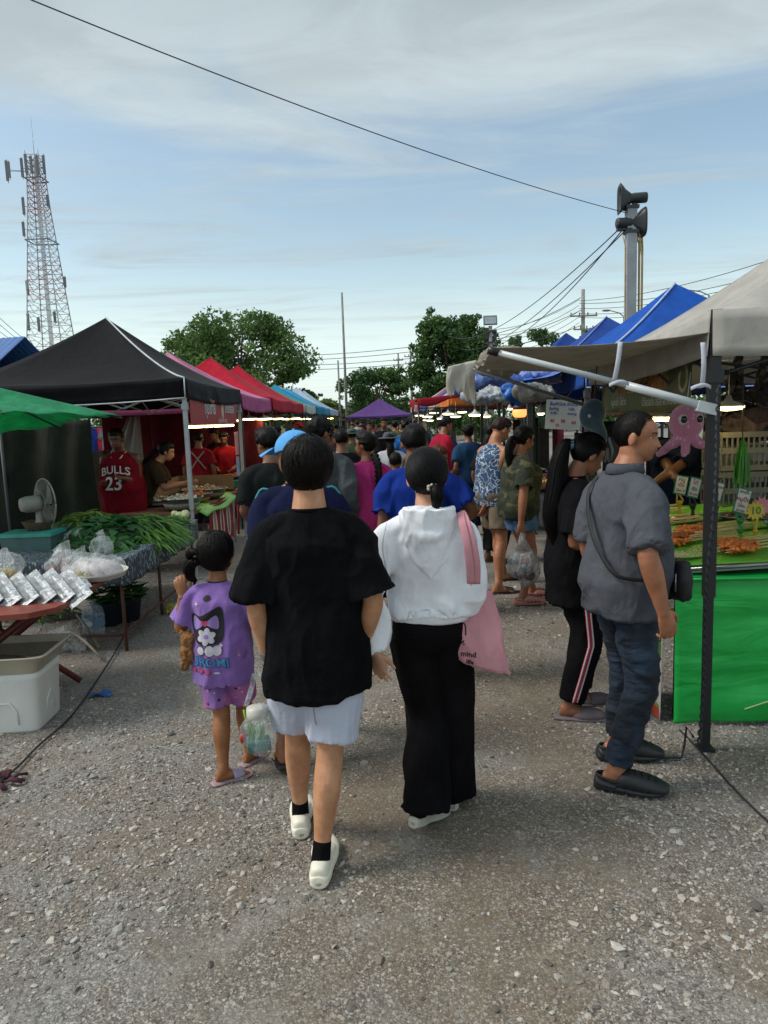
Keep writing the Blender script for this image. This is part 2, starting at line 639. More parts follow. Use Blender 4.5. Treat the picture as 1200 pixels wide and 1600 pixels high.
class Person:
 def __init__(s, label, loc, yaw=0, H=1.70, feet=None, hands=None, lean=0, side=0, twist=0, head=(0, 0, 0), w=1.0, fat=0.0,
                 hs=1.0, drop=0.0, pelvis=(0, 0), skin='b98262', voxel=.0055, elbow=None, curl=(.35, .35), fem=0, spread=(.1, .1),
                 bare=(), group=None, handrot=None, thumb=None, neckf=0.0, dec=None, cat='person', limb=1.0, bare_arms=False, lc=1.0, toes=False, hunch=0.0, kneeout=0.0):
  s.s = S = H / 1.70
  s.loc = Vector((loc[0], loc[1], loc[2] if len(loc) > 2 else 0))
  s.yaw = R(yaw)
  s.root = thing('person', label, cat, s.loc, s.yaw, group)
  s.Minv = Matrix.Rotation(-s.yaw, 3, 'Z')
  s.voxel = voxel
  s.w, s.fat, s.fem = w, fat, fem
  s.skin = skinmat('skin_' + skin, skin)
  s.lean, s.side, s.twist = R(lean), R(side), R(twist)
  s.pel = Vector((pelvis[0], pelvis[1], -drop))
  s.hunch = hunch
  s.limb = limb
  s.bare_arms = bare_arms
  s.lc = lc
  # feet: ((x, y) heel, world), yaw, pitch (deg, heel up), lift
  s.feet = []
  for i, sx in enumerate((-1, 1)):
   f = (feet or ((-.10, -.07, 0, 0, 0), (.10, -.07, 0, 0, 0)))[i]
   if feet is not None:
    q = s.Minv @ (Vector((f[0], f[1], 0)) - Vector((s.loc.x, s.loc.y, 0))) / S
    yw = R(f[2]) - s.yaw
   else:
    q = Vector((f[0], f[1], 0))
    yw = R(f[2])
   pt = R(f[3]) if len(f) > 3 else 0
   lift = (f[4] if len(f) > 4 else 0) / S
   Mf = Matrix.Translation(Vector((q.x, q.y, lift))) @ Matrix.Rotation(yw, 4, 'Z')
   # rotate about the ball of the foot
   Mf = Mf @ Matrix.Translation((0, .17, 0)) @ Matrix.Rotation(-pt, 4, 'X') @ Matrix.Translation((0, -.17, 0))
   s.feet.append(Mf)
  s.ank = [Mf @ Vector((0, .055, .085)) for Mf in s.feet]
  s.hip = [Vector((sx * .088, 0, .90)) + s.pel for sx in (-1, 1)]
  s.knee = []
  for i in (0, 1):
   ft = s.feet[i].to_3x3() @ Vector((0, 1, 0))
   pole = Vector((ft.x + (-1, 1)[i] * kneeout, max(ft.y, .2) + .4, 0))
   s.knee.append(s.ik(s.hip[i], s.ank[i], .43, .40, pole))
  # arms
  s.sho = [s.T(Vector((sx * .172 * w, -.012, 1.348))) for sx in (-1, 1)]
  s.wri, s.elb = [], []
  for i, sx in enumerate((-1, 1)):
   h = hands[i] if hands and hands[i] is not None else None
   if h is None:
    q = s.T(Vector((sx * (.245 * w + fat * .1), .015, .845)))
   elif len(h) == 4:                     # ('L', x, y, z) local rest coordinates
    q = Vector(h[1:])
   else:
    q = s.Minv @ (Vector(h) - s.loc) / S
   pole = Vector(elbow[i]) if elbow and elbow[i] is not None else Vector((sx * .35, -1, -.1))
   e = s.ik(s.sho[i], q, .285, .255, pole)
   if (q - s.sho[i]).length > .54:
    q = s.sho[i] + (q - s.sho[i]).normalized() * .538
   s.wri.append(q)
   s.elb.append(e)
  s.hs = hs
  # head frame
  base = s.T(Vector((0, .006 + neckf, 1.475)))
  Rt = Matrix.Rotation(s.twist * .6, 3, 'Z') @ Matrix.Rotation(-s.lean * .5 - R(hunch), 3, 'X')
  Rh = Matrix.Rotation(R(head[0]), 3, 'Z') @ Matrix.Rotation(-R(head[1]), 3, 'X') @ Matrix.Rotation(R(head[2]), 3, 'Y')
  s.Hr = Rh
  s.hc = base + (Rt @ Rh) @ Vector((0, .016, .103 * hs))
  s.base = base
  s.HM = Matrix.Translation(s.hc * S) @ Rh.to_4x4() @ Matrix.Scale(S * hs, 4)
  s.toes = toes
  s.curl, s.spread, s.handrot = curl, spread, handrot
  s.body(dec)
 def ik(s, a, c, l1, l2, pole):
  d = c - a
  L = min(d.length, (l1 + l2) * .999)
  n = d.normalized()
  x = (l1 * l1 - l2 * l2 + L * L) / (2 * L)
  h = math.sqrt(max(l1 * l1 - x * x, 0))
  p = pole - n * pole.dot(n)
  p = p.normalized() if p.length > 1e-6 else n.orthogonal()
  return a + n * x + p * h
 def T(s, p):
  """rest torso point -> leaned, twisted torso point"""
  t = min(max((p.z - .93) / .42, 0), 1.25)
  q = Vector((p.x, p.y, p.z - .93))
  hz = max(q.z - .25, 0)
  q.y += s.hunch / 90 * hz * .8
  tw = Matrix.Rotation(s.twist * t, 3, 'Z')
  q = tw @ q
  k = min(1, .55 + .45 * t) if q.z > 0 else .0
  M = Matrix.Rotation(-s.lean * k, 3, 'X') @ Matrix.Rotation(s.side * k, 3, 'Y')
  q = M @ q
  return q + Vector((0, 0, .93)) + s.pel
 def torso_rings(s, rows, n=28, ex=2.5, k=3):
  """rows: (z, half width, half depth, y offset)"""
  out = []
  for r in catmull(rows, k):
   z, hw, hd, yo = r[:4]
   ring = []
   for j in range(n):
    a = 2 * PI * j / n
    ca, sa = math.cos(a), math.sin(a)
    x = math.copysign(abs(ca) ** (2 / ex), ca) * hw
    y = math.copysign(abs(sa) ** (2 / ex), sa) * hd + yo
    ring.append(s.T(Vector((x, y, z))) * s.s)
   out.append(ring)
  return out
 def limbt(s, mb, pts, rad, k=3, n=16, ref=(1, 0, 0), cup=0):
  P = catmull([tuple(p) + (tuple(r) if isinstance(r, (tuple, list)) else (r, r)) for p, r in zip(pts, rad)], k)
  pts = [Vector(p[:3]) * s.s for p in P]
  rr = [(max(p[3], .003) * s.s, max(p[4], .003) * s.s) for p in P]
  if cup:                                  # hollow end: the opening of a sleeve or a leg
   d = (pts[-1] - pts[-2]).normalized()
   e = pts[-1]
   for off, q in ((.004, .93), (-cup, .86)):
    pts.append(e + d * off * s.s)
    rr.append((rr[-1][0] if 0 else P[-1][3] * q * s.s, P[-1][4] * q * s.s))
   # build rings by hand so the frame does not flip where the path turns back
   rs = []
   tang = []
   m = len(P)
   for i in range(m):
    tang.append((pts[min(i + 1, m - 1)] - pts[max(i - 1, 0)]).normalized())
   tang += [tang[-1], tang[-1]]
   a0 = Vector(ref)
   for p, t, (ra, rb) in zip(pts, tang, rr):
    a = (a0 - t * a0.dot(t)).normalized()
    a0 = a
    b = t.cross(a)
    rs.append([p + a * (math.cos(2 * PI * j / n) * ra) + b * (math.sin(2 * PI * j / n) * rb) for j in range(n)])
   mb.rings(rs)
  else:
   mb.tube(pts, rr, n, ref)
 def handf(s, i):
  """hand frame: x towards the thumb, y out of the back of the hand, z along the fingers"""
  z = (s.wri[i] - s.elb[i]).normalized()
  hr = s.handrot[i] if s.handrot and s.handrot[i] is not None else None
  if hr is not None and len(hr) == 3 and not isinstance(hr, float):
   if hr[2] is not None:
    z = Vector(hr[2]).normalized()
   x = Vector(hr[0])
  else:
   x = Vector((0, 1, 0)) + s.T(Vector((0, 0, 1))) * 0
  x = (x - z * x.dot(z)).normalized()
  y = z.cross(x) * (-1 if i == 0 else 1)   # outwards for both hands when they hang
  if hr is not None and hr[1] is not None:
   y = Vector(hr[1])
   y = (y - z * y.dot(z)).normalized()
   x = y.cross(z) * (1 if i == 0 else -1)
   x = x if True else x
  return x, y, z
 def hand(s, mb, i):
  x, y, z = s.handf(i)
  o = s.wri[i]
  L = s.limb
  c = s.curl[i]
  sp = s.spread[i]
  P = lambda a, b, q: o + x * a * L + y * b * L + z * q * L
  s.limbt(mb, [P(0, 0, -.03), P(0, 0, 0), P(.002, 0, .03), P(.002, 0, .065), P(0, -.002, .09)],
    [(.027, .020), (.026, .019), (.036, .017), (.041, .0155), (.036, .011)], 2, 12, x)
  for k, (fx, ln, rr) in enumerate(((.029, .072, .0088), (.010, .080, .0090), (-.010, .074, .0086), (-.028, .058, .0078))):
   a = c * (1 + .12 * k)
   p = P(fx, 0, .078 if k in (1, 2) else .074)
   dirx = sp * (1.2 - k) * .35
   pts = [P(fx * .85, 0, .05), p]
   ang = a * .5
   for seg, q in enumerate((.44, .31, .25)):
    d = (z * math.cos(ang) - y * math.sin(ang) + x * dirx).normalized()
    p = p + d * ln * q * L
    pts.append(p)
    ang += a * (1.25, 1.0, .5)[seg]
   r = rr * L
   s.limbt(mb, pts, [r, r * 1.05, r * .98, r * .92, r * .72], 3, 8, x)
  p = P(.022, -.002, .012)
  d1 = (x * .72 + z * .75 - y * .25 * (1 + c)).normalized()
  d2 = (x * (.42 - .3 * c) + z * .9 - y * (.2 + .5 * c)).normalized()
  s.limbt(mb, [P(.012, 0, .008), p + d1 * .018 * L, p + d1 * .045 * L, p + d1 * .045 * L + d2 * .026 * L, p + d1 * .045 * L + d2 * .050 * L],
    [.013 * L, .0135 * L, .0108 * L, .0098 * L, .007 * L], 2, 8, y)
 def body(s, dec):
  mb = MB()
  w, f = s.w, s.fat
  cv = .87
  ca = 1.0 if s.bare_arms else .80
  rows = [(.80, .07 * w, .06, 0), (.86, .140 * w, .095, -.005), (.93, .155 * w + f * .6, .100 + f * .7, -.004), (1.0, .150 * w + f, .102 + f, 0),
    (1.08, .130 * w + f, .092 + f, .004), (1.18, .142 * w + f * .7, .102 + f * .6, .004), (1.28, .155 * w + f * .4, .104 + f * .3, 0),
    (1.35, .140 * w, .088, -.008), (1.39, .105 * w, .066, -.010), (1.425, .060 * w, .05, -.010)]
  mb.rings(s.torso_rings([(r[0], r[1] * (cv if r[0] > .95 else .80), r[2] * (cv if r[0] > .95 else .72), r[3] + (0 if r[0] > .95 else .010)) if r[0] < 1.38 else r for r in rows]))
  s.limbt(mb, [s.T(Vector((0, -.012, 1.34))), s.T(Vector((0, -.010, 1.41))), s.base, s.base.lerp(s.hc, .35), s.base.lerp(s.hc, .8)],
    [(.080, .07), (.070 * (1 - .12 * s.fem), .060), (.060 * (1 - .14 * s.fem), .056 * (1 - .08 * s.fem)), (.056 * (1 - .14 * s.fem), .059 * (1 - .1 * s.fem)), (.052, .055)], 3, 18)
  L = s.limb * (1 + f * .8)
  for i in (0, 1):
   h, k, a = s.hip[i], s.knee[i], s.ank[i]
   back = Vector((0, -.012, 0)) * (1 if s.lc == 1 else .3)
   Lg, L = L, L * s.lc
   s.limbt(mb, [h + Vector((0, 0, -.02)), h.lerp(k, .3), h.lerp(k, .7), k + Vector((0, .004, 0)), k.lerp(a, .28) + back, k.lerp(a, .5) + back * .8, k.lerp(a, .8), a, a + (a - k).normalized() * .02],
     [(.074 * L, .078 * L), (.070 * L, .074 * L), (.060 * L, .063 * L), (.051 * L, .054 * L), (.052 * L, .058 * L), (.047 * L, .051 * L), (.034 * L, .037 * L), (.031 * L, .038 * L), (.03 * L, .04 * L)], 3, 18)
   L = Lg
   F = s.feet[i]
   k_ = (1 + (s.limb - 1) * .5)
   pts = [F @ Vector(p) for p in ((0, -.004, .045), (0, .025, .042), (0, .07, .045), (0, .12, .033), (0.004, .17, .020), (.004, .205, .013))]
   s.limbt(mb, pts, [(.022, .035), (.031 * k_, .040), (.034 * k_, .040), (.038 * k_, .030), (.045 * k_, .018), (.040 * k_, .011)], 3, 14, F.to_3x3() @ Vector((1, 0, 0)))
   s.limbt(mb, [a + (k - a).normalized() * .04, a, F @ Vector((0, .04, .04))], [(.032 * L, .038 * L), (.034 * L, .042 * L), (.030, .04)], 2, 14)
   if s.toes:
    for q, (tx, tl, tr) in enumerate(((.030, .045, .0125), (.010, .042, .009), (-.006, .037, .0085), (-.021, .030, .008), (-.034, .023, .0078))):
     tx = tx * (1 if i == 0 else -1)
     s.limbt(mb, [F @ Vector((tx, .18, .016)), F @ Vector((tx * 1.05, .205 + tl * .3, .016)), F @ Vector((tx * 1.05, .20 + tl, .010))], [tr, tr, tr * .8], 2, 8)
   A, E, W = s.sho[i], s.elb[i], s.wri[i]
   ch = s.T(Vector(((-1, 1)[i] * .09 * w, -.012, 1.350)))
   nk = s.T(Vector(((-1, 1)[i] * .02 * w, -.022, 1.425)))
   s.limbt(mb, [nk, nk.lerp(A, .5) + Vector((0, 0, .004)), A], [(.034, .028), (.034 * ca, .028 * ca), (.036 * ca, .034 * ca)], 2, 12, (0, 1, 0))
   s.limbt(mb, [ch, A, A.lerp(E, .35), A.lerp(E, .75), E, E.lerp(W, .3), E.lerp(W, .7), W, W + (W - E).normalized() * .012],
     [(.045 * ca, .047 * ca), (.050 * L * ca, .052 * L * ca), (.047 * L, .051 * L), (.041 * L, .044 * L), (.038 * L, .039 * L), (.040 * L, .041 * L), (.031 * L, .033 * L), (.023 * L, .027 * L), (.022 * L, .026 * L)], 3, 16)
   s.hand(mb, i)
  # head
  nu, nv = (72, 56) if s.voxel < .008 else (32, 24)
  D = dir_grid(nu, nv)
  rr = head_r(D, s.fem, 1 if s.voxel < .02 else 1.3)
  Pn = D * rr[:, None]
  HM = s.HM
  mb.rings(grid_rings([HM @ Vector(p) for p in Pn], nu, nv))
  for sx in (-1, 1):
   M = HM.to_3x3() @ (Matrix.Rotation(R(-8), 3, 'X') @ Matrix.Rotation(sx * R(-22), 3, 'Z'))
   mb.ball(HM @ Vector((sx * .080, -.012, -.010)), (.0105, .019, .032), 14, 12, M, lambda p: 1 - .35 * max(0, p.x * sx - .55) * (1 if abs(p.z) < .7 else 0))
  me = remesh(mb, s.voxel, 2 if s.voxel < .01 else 1, dec)
  me.materials.append(s.skin)
  smooth_mesh(me)
  s.body_o = link('body', me, s.root)
 # ---------------- face
 def face(s, brow='1c1512', lip='9a5a50', eyes=True, gaze=0):
  HM = s.HM
  def surf(x, z, off=0):
   # point of the face at lateral x, height z (head frame)
   y = .09
   for _ in range(3):
    d = np.array([[x, y, z]])
    d = d / np.linalg.norm(d)
    r = head_r(d, s.fem)[0]
    q = d[0] * r
    y = math.sqrt(max((q[1]) ** 2, 1e-4))
   d = np.array([[x, y, z]])
   d = d / np.linalg.norm(d)
   r = head_r(d, s.fem)[0] + off
   return Vector(d[0] * r)
  if eyes:
   wm = mat('eye_white', 'c9c2ba', .25, .02, bump=0)
   im = mat('eye_iris', '1a100b', .12, .02, bump=0)
   for sx in (-1, 1):
    m = MB()
    c = surf(sx * .031, .001) + Vector((0, -.0088, 0))
    m.ball(HM @ c, .0118 * s.s * s.hs, 16, 12)
    m.mi = 1
    gd = Vector((gaze, 1, -.05)).normalized()
    m.ball(HM @ (c + gd * .0068), .0060 * s.s * s.hs, 10, 8)
    o = m.build('eye', [wm, im], s.root)
    lid = MB()
    M3 = HM.to_3x3()
    for top in (1, -1):
     def fn(u, v, top=top):
      az = (u - .5) * PI * .95
      el = top * (.20 + v * 1.0) if top > 0 else -(.42 + v * .8)
      rr = .0133 + (.0007 if v < .05 else 0)
      return HM @ (c + Vector((math.sin(az) * math.cos(el), math.cos(az) * math.cos(el), math.sin(el))) * rr)
     lid.grid(fn, 10, 5)
    lo = lid.build('eyelid', s.skin, s.root)
  bm_ = MB()
  for sx in (-1, 1):
   pts = [surf(sx * (.014 + .034 * t), .018 + .006 * math.sin(t * 2.4) - .002 * t, .0012) for t in np.linspace(0, 1, 8)]
   m = MB()
   m.tube([HM @ p for p in pts], [(.0038 * s.s * s.hs * (1 - .6 * t), .0012 * s.s) for t in np.linspace(0, 1, 8)], 6, (0, 0, 1))
   m.build('eyebrow', mat('eyebrow_' + brow, brow, .9), s.root)
  m = MB()
  up = [(t, -.0535 + .0035 * (1 - abs(t)) ** .7, -.0592) for t in np.linspace(-1, 1, 13)]
  lo = [(t, -.0592, -.0592 - .0095 * (1 - t * t)) for t in np.linspace(-1, 1, 13)]
  for row in (up, lo):
   a = [HM @ surf(t * .0235, z1, .0009) for t, z1, z2 in row]
   b = [HM @ surf(t * .0235, (z1 + z2) / 2, .0016) for t, z1, z2 in row]
   c = [HM @ surf(t * .0235, z2, .0006) for t, z1, z2 in row]
   m.rings([a, b, c], False, False, True, False)
  m.build('lips', mat('lips_' + lip, lip, .45), s.root)
 # ---------------- hair
 def hair(s, col='0d0b0a', style='short', n=1400, thick_=.016, low=-.035, fringe=.055, part=0, messy=.5, seed=1, name='hair', back=-.06, bulge=0.0, gray=0, sidew=.0, parent=None, flow='down', slen=1.0):
  """cap over the scalp plus many strands; style short | back (combed to a tail)"""
  HM = s.HM
  near = s.voxel < .008
  nu, nv = (96, 64) if near else (60, 44)
  D = dir_grid(nu, nv)
  base = head_r(D, s.fem, 0)
  az = np.abs(np.arctan2(D[:, 0], D[:, 1]))         # 0 front, pi back
  P = D * base[:, None]
  # hairline height as function of azimuth
  pts_a = [0, .55, 1.0, 1.22, 1.38, 1.75, 2.2, PI]
  pts_z = [fringe, fringe - .004, fringe - .008, min(.034, fringe - .02) + max(0, fringe - .07) * 1.2, low, low + .008, back, back]
  hz = np.interp(az, pts_a, pts_z)
  m = (P[:, 2] - hz) / .012 + (fnoise(D * 14 + seed, 2) - .5) * 1.3
  k = 1 / (1 + np.exp(-np.clip(m * 1.6, -20, 20)))
  top = np.clip(D[:, 2], 0, 1)
  rear = np.clip(-D[:, 1], 0, 1)
  th = thick_ * (.75 + .35 * top + bulge * rear) * np.clip((P[:, 2] - back + .01) / .05, .25, 1) * np.clip((P[:, 2] - hz + .012) / .045, .28, 1)
  # locks: grooves that run along the comb direction
  if flow == 'down':
   g = fnoise(np.stack([az * 11 + seed, P[:, 2] * 9, np.zeros(len(az))], 1), 3)
  else:
   g = fnoise(np.stack([np.arctan2(D[:, 2] + .3, np.abs(D[:, 0]) + .05) * 9 + seed, P[:, 1] * 8, D[:, 0] * 3], 1), 3)
  lump = fnoise(D * 3.4 + seed * 3.1, 2) - .5
  r = base + k * (th + (g - .5) * .022 * messy + lump * .020 * min(1, messy + .2)) - (1 - k) * .010
  mb = MB()
  mb.rings(grid_rings([HM @ Vector(p) for p in D * r[:, None]], nu, nv))
  hm = s.hairmat(col)
  o = mb.build(name, hm, parent or s.root)
  if n and near:
   rg = np.random.default_rng(seed)
   st = MB()
   vs, fs = [], []
   d = rg.normal(size=(n * 3, 3))
   d /= np.linalg.norm(d, axis=1)[:, None]
   b = head_r(d, s.fem, 0)
   a2 = np.abs(np.arctan2(d[:, 0], d[:, 1]))
   ok = (d[:, 2] * b) > np.interp(a2, pts_a, pts_z) + .004
   d = d[ok][:n]
   N = len(d)
   step = (.011 if style != 'back' else .014) * slen
   cur = d.copy()
   off = rg.uniform(.75, 1.0 + .42 * messy, N)
   path = []
   for q in range(8):
    bb = head_r(cur, s.fem, 0)
    a3 = np.abs(np.arctan2(cur[:, 0], cur[:, 1]))
    hzz = np.interp(a3, pts_a, pts_z)
    tt = thick_ * (.75 + .35 * np.clip(cur[:, 2], 0, 1) + bulge * np.clip(-cur[:, 1], 0, 1))
    under = np.clip((hzz - cur[:, 2] * bb) / .02, 0, 1)
    path.append(cur * (bb + tt * off * (1 - under * .6) + .0015)[:, None])
    if style == 'back':
     tgt = np.array([0, -.9, part])
     f = tgt - cur
    else:
     crown = np.array([0, -.35, .94])
     f = cur - crown * (cur @ crown)[:, None]
     f = f + np.array([0, .15, -.75])
    f = f - cur * (f * cur).sum(1)[:, None]
    f /= np.linalg.norm(f, axis=1)[:, None] + 1e-6
    f = f + rg.normal(size=f.shape) * .26 * messy
    cur = cur + f * step / .1
    cur /= np.linalg.norm(cur, axis=1)[:, None]
   path = np.array(path)                            # 8, N, 3
   sidev = np.cross(path[1] - path[0], path[0])
   sidev /= np.linalg.norm(sidev, axis=1)[:, None] + 1e-9
   wd = np.array([.4, 1, 1, 1, .9, .8, .5, .1])[:, None, None] * (.0011 + .0010 * rg.random(N))[None, :, None]
   Ml = np.array(HM)[:3, :3]
   Mt = np.array(HM)[:3, 3]
   A = (path - sidev[None] * wd) @ Ml.T + Mt
   B = (path + sidev[None] * wd) @ Ml.T + Mt
   V = np.stack([A, B], 2).transpose(1, 0, 2, 3).reshape(-1, 3)     # N, 8, 2, 3
   idx = np.arange(N)[:, None] * 16 + np.arange(7)[None] * 2
   F = np.stack([idx, idx + 1, idx + 3, idx + 2], -1).reshape(-1, 4)
   me = bpy.data.meshes.new('strands')
   me.from_pydata(V.tolist(), [], F.tolist())
   me.materials.append(hm)
   smooth_mesh(me)
   so = link('hair_strands', me, o)
   tag(so, kind='stuff')
  return o
 def hairmat(s, col):
  key = ('hair', col)
  if key in _mc:
   return _mc[key]
  t = NT('hair_' + col)
  c = lin(col)
  e = tuple(min(1, x * 1.9 + .002) for x in c[:3]) + (1,)
  cc = t.mix(t.ramp(t.noise(220, 2, .6, (1, 1, .15)), .4, .75), c, e)
  nm = t.bump(t.noise(500, 2, .6, (1, 1, .08)), .5, .003)
  _mc[key] = t.done(cc, .46, nm, Specular_IOR_Level=.13)
  return _mc[key]
 def tail(s, pts, rad, col='0d0b0a', name='ponytail', n=260, seed=3, parent=None, spread=1.0, flat=.8):
  """hanging tail of hair: a core plus strands that wander along it; pts in root space metres"""
  P = catmull([tuple(p) + (r,) for p, r in zip(pts, rad)], 5)
  mb = MB()
  mb.tube([Vector(p[:3]) for p in P], [(p[3] * .8, p[3] * flat * .8) for p in P], 12)
  hm = s.hairmat(col)
  o = mb.build(name, hm, parent or s.root)
  me = o.data
  displace(me, .006, folds((60, 60, 8), seed))
  rg = random.Random(seed)
  st = MB()
  for k in range(n):
   a = rg.uniform(0, 2 * PI)
   q = rg.uniform(.6, 1.12) * spread
   i0 = rg.randint(0, max(0, len(P) // 3))
   i1 = min(len(P) - 1, i0 + rg.randint(len(P) // 3, len(P)))
   L, Rr = [], []
   for i in range(i0, i1 + 1, 2):
    p = Vector(P[i][:3])
    t = (Vector(P[min(i + 1, len(P) - 1)][:3]) - Vector(P[max(i - 1, 0)][:3])).normalized()
    u = t.orthogonal().normalized()
    u = (Vector((1, 0, 0)) - t * t.x).normalized()
    v = t.cross(u)
    aa = a + (i - i0) * .03
    w = u * math.cos(aa) * P[i][3] + v * math.sin(aa) * P[i][3] * flat
    side = (v * math.cos(aa) - u * math.sin(aa)).normalized()
    c = p + w * q
    L.append(c - side * .0013)
    Rr.append(c + side * .0013)
   if len(L) > 1:
    st.rings([[x, y] for x, y in zip(L, Rr)], False, False, True, False)
  so = st.build('hair_strands', hm, o)
  tag(so, kind='stuff')
  return o
 # ---------------- clothes
 def garment(s, name, mb, m, voxel=None, sm=3, amp=.005, fold_=(7, 7, 3), seed=0., mask=None, dec=None):
  v = voxel or max(s.voxel * 1.15, .006)
  me = remesh(mb, v, sm, dec)
  if amp:
   fn = folds(fold_, seed)
   displace(me, amp, (lambda co: fn(co) * mask(co / s.s)) if mask else fn)
  me.materials.append(m)
  smooth_mesh(me)
  return link(name, me, s.root)
 def top(s, m, name='tshirt', hem=.80, ease=.022, hemw=.0, sleeve=.62, sr=(.075, .070, .072), amp=.009, neck=.066, collar=None, cuffs=None,
   seed=0., flare=0.0, depth=0.0, tank=False, belly=0.0, fold_=(6, 6, 3), voxel=None, dec=None, raise_=0.0, cup=.03, sag=0.0, drop=0.0, bust=0.0):
  w, f = s.w, s.fat
  e = ease
  full = [(hem, .165 * w + f * .6 + e + hemw, .112 + f * .6 + e + depth + hemw * .4, -.006),
    (.93, .163 * w + f * .7 + e + hemw * .6, .112 + f * .7 + e + depth + belly, -.004),
    (1.0, .155 * w + f + e + hemw * .4, .108 + f + e + depth + belly, .002 + belly * .3),
    (1.09, .145 * w + f + e + flare, .102 + f + e + depth + belly * .8, .004 + belly * .4),
    (1.18, .150 * w + f * .7 + e + flare, .106 + f * .6 + e + depth + bust, .004 + bust * .5),
    (1.28, .160 * w + f * .4 + e + flare * .6, .106 + f * .3 + e + depth * .6 + bust, .000 + bust * .5),
    (1.345, .148 * w + e * .7, .094 + e * .6, -.008), (1.388, .116 * w + e * .3, .078 + e * .4, -.010), (1.428, neck, neck * .92, -.010)]
  rows = [r for r in full if r[0] >= hem - .001 and (r[0] == hem or r[0] > hem + .04)]
  # hollow hem
  r0 = rows[0]
  rows2 = [(hem + .035, r0[1] * .93, r0[2] * .92, r0[3]), (hem + .002, r0[1] * .95, r0[2] * .95, r0[3]), (hem, r0[1] * .99, r0[2] * .99, r0[3])]
  mb = MB()
  main = s.torso_rings(rows, 32, 2.4)
  pre = s.torso_rings(rows2, 32, 2.4, 1)
  mb.rings(pre + main[1:])
  if not tank and sleeve > 0:
   for i, sx in enumerate((-1, 1)):
    A, E, W = s.sho[i], s.elb[i], s.wri[i]
    n0 = s.T(Vector((sx * .045 * w, -.014, 1.388 + raise_)))
    A2 = A + Vector((0, 0, .003))
    ey = ease * .5
    pts = [n0, n0.lerp(A2, .5) + Vector((0, 0, .006)), A2 + Vector((-sx * .012, 0, -.002)), A.lerp(E, .18) + Vector((sx * ey * .3, 0, 0))]
    rad = [(.058, .040), (.064 + ey * .4, .043 + ey * .1), (.064 + ey * .4, .052 + ey * .15), sr[0]]
    tot = sleeve
    if tot <= 1:
     pts += [A.lerp(E, tot * .55) + Vector((0, 0, -sag * .4)), A.lerp(E, tot) + Vector((0, 0, -sag))]
     rad += [sr[1], sr[2]]
    else:
     q = tot - 1
     pts += [A.lerp(E, .5), E, E.lerp(W, q * .5), E.lerp(W, q)]
     rad += [sr[1], sr[2], sr[3], sr[4]]
    sl_ = len(rad)
    rad = [r if isinstance(r, tuple) else (r, r) for r in rad]
    s.limbt(mb, pts, rad, 3, 18, (0, 1, 0), cup)
  zs_ = s.T(Vector((0, 0, 1.30))).z
  o = s.garment(name, mb, m, voxel, 3, amp, fold_, seed, lambda c: np.clip(1 - (c[:, 2] - zs_) / .08 * .7, .3, 1), dec)
  if collar:
   ring = s.torso_rings([(1.430, neck - .002, neck * .90, -.010)], 32, 2.1, 1)[0]
   c = MB()
   c.tube(ring + [ring[0], ring[1]], (.007 * s.s, .0045 * s.s), 8)
   c.build('neckband', collar, o)
  return o
 def legs(s, m, name='trousers', length=1.95, r=(.098, .088, .080, .078, .075), waist=.99, ease=.012, amp=.009, seed=3., fold_=(6, 6, 3), voxel=None, ref=(1, 0, 0), dec=None, cup=.03, zend=None):
  """length: 1 = knee, 2 = ankle; r at hip, mid thigh, knee, mid shin, end"""
  w, f = s.w, s.fat
  mb = MB()
  rows = [(.81, .10 * w, .09, 0), (.86, .152 * w + ease, .112 + ease, -.008), (.93, .165 * w + f * .6 + ease, .118 + f * .7 + ease, -.010),
    (waist, .152 * w + f + ease, .106 + f + ease, 0)]
  mb.rings(s.torso_rings(rows, 28, 2.4))
  for i, sx in enumerate((-1, 1)):
   h, k, a = s.hip[i], s.knee[i], s.ank[i]
   pts = [h + Vector((-sx * .004, 0, .0)), h.lerp(k, min(.5, length * .5))]
   rad = [r[0], r[1]]
   if length <= 1:
    pts.append(h.lerp(k, length))
    rad.append(r[2])
   else:
    q = length - 1
    pts += [k, k.lerp(a, q * .5), k.lerp(a, q)]
    rad += [r[2], r[3], r[4]]
   if zend is not None and zend[i] is not None:
    pts[-1] = pts[-1] + Vector(zend[i])
   rad = [x if isinstance(x, tuple) else (x, x * 1.06) for x in rad]
   s.limbt(mb, pts, rad, 4, 20, ref, cup)
  return s.garment(name, mb, m, voxel, 3, amp, fold_, seed, None, dec)
 # ---------------- shoes
 def shoe(s, i, kind, m, m2=None, name=None, scale=1.0, sock=None):
  F = Matrix.Scale(s.s, 4) @ s.feet[i]
  k = 1.0 * scale
  sx = -1 if i == 0 else 1
  X = F.to_3x3() @ Vector((1, 0, 0))
  def loft(rows, dz=0, ex=2.3, n=20):
   # rows: y, half width, z low, z high, x shift
   rs = []
   for y, hw, z0, z1, xs in catmull(rows, 3):
    ring = []
    for j in range(n):
     a = 2 * PI * j / n
     ca, sa = math.cos(a), math.sin(a)
     x = math.copysign(abs(ca) ** (2 / ex), ca) * hw
     z = (z0 + z1) / 2 + math.copysign(abs(sa) ** (2 / ex), sa) * (z1 - z0) / 2
     ring.append(F @ Vector(((x + xs * sx) * k, y, z + dz)))
    rs.append(ring)
   return rs
  sole_rows = [(-.028, .012, .004, .022, 0), (-.020, .026, .000, .028, 0), (.02, .034, -.002, .030, 0), (.08, .033, .000, .026, .002), (.15, .044, .000, .024, -.003),
                     (.21, .042, .002, .024, -.006), (.245, .028, .006, .026, -.008), (.255, .012, .010, .024, -.009)]
  o = None
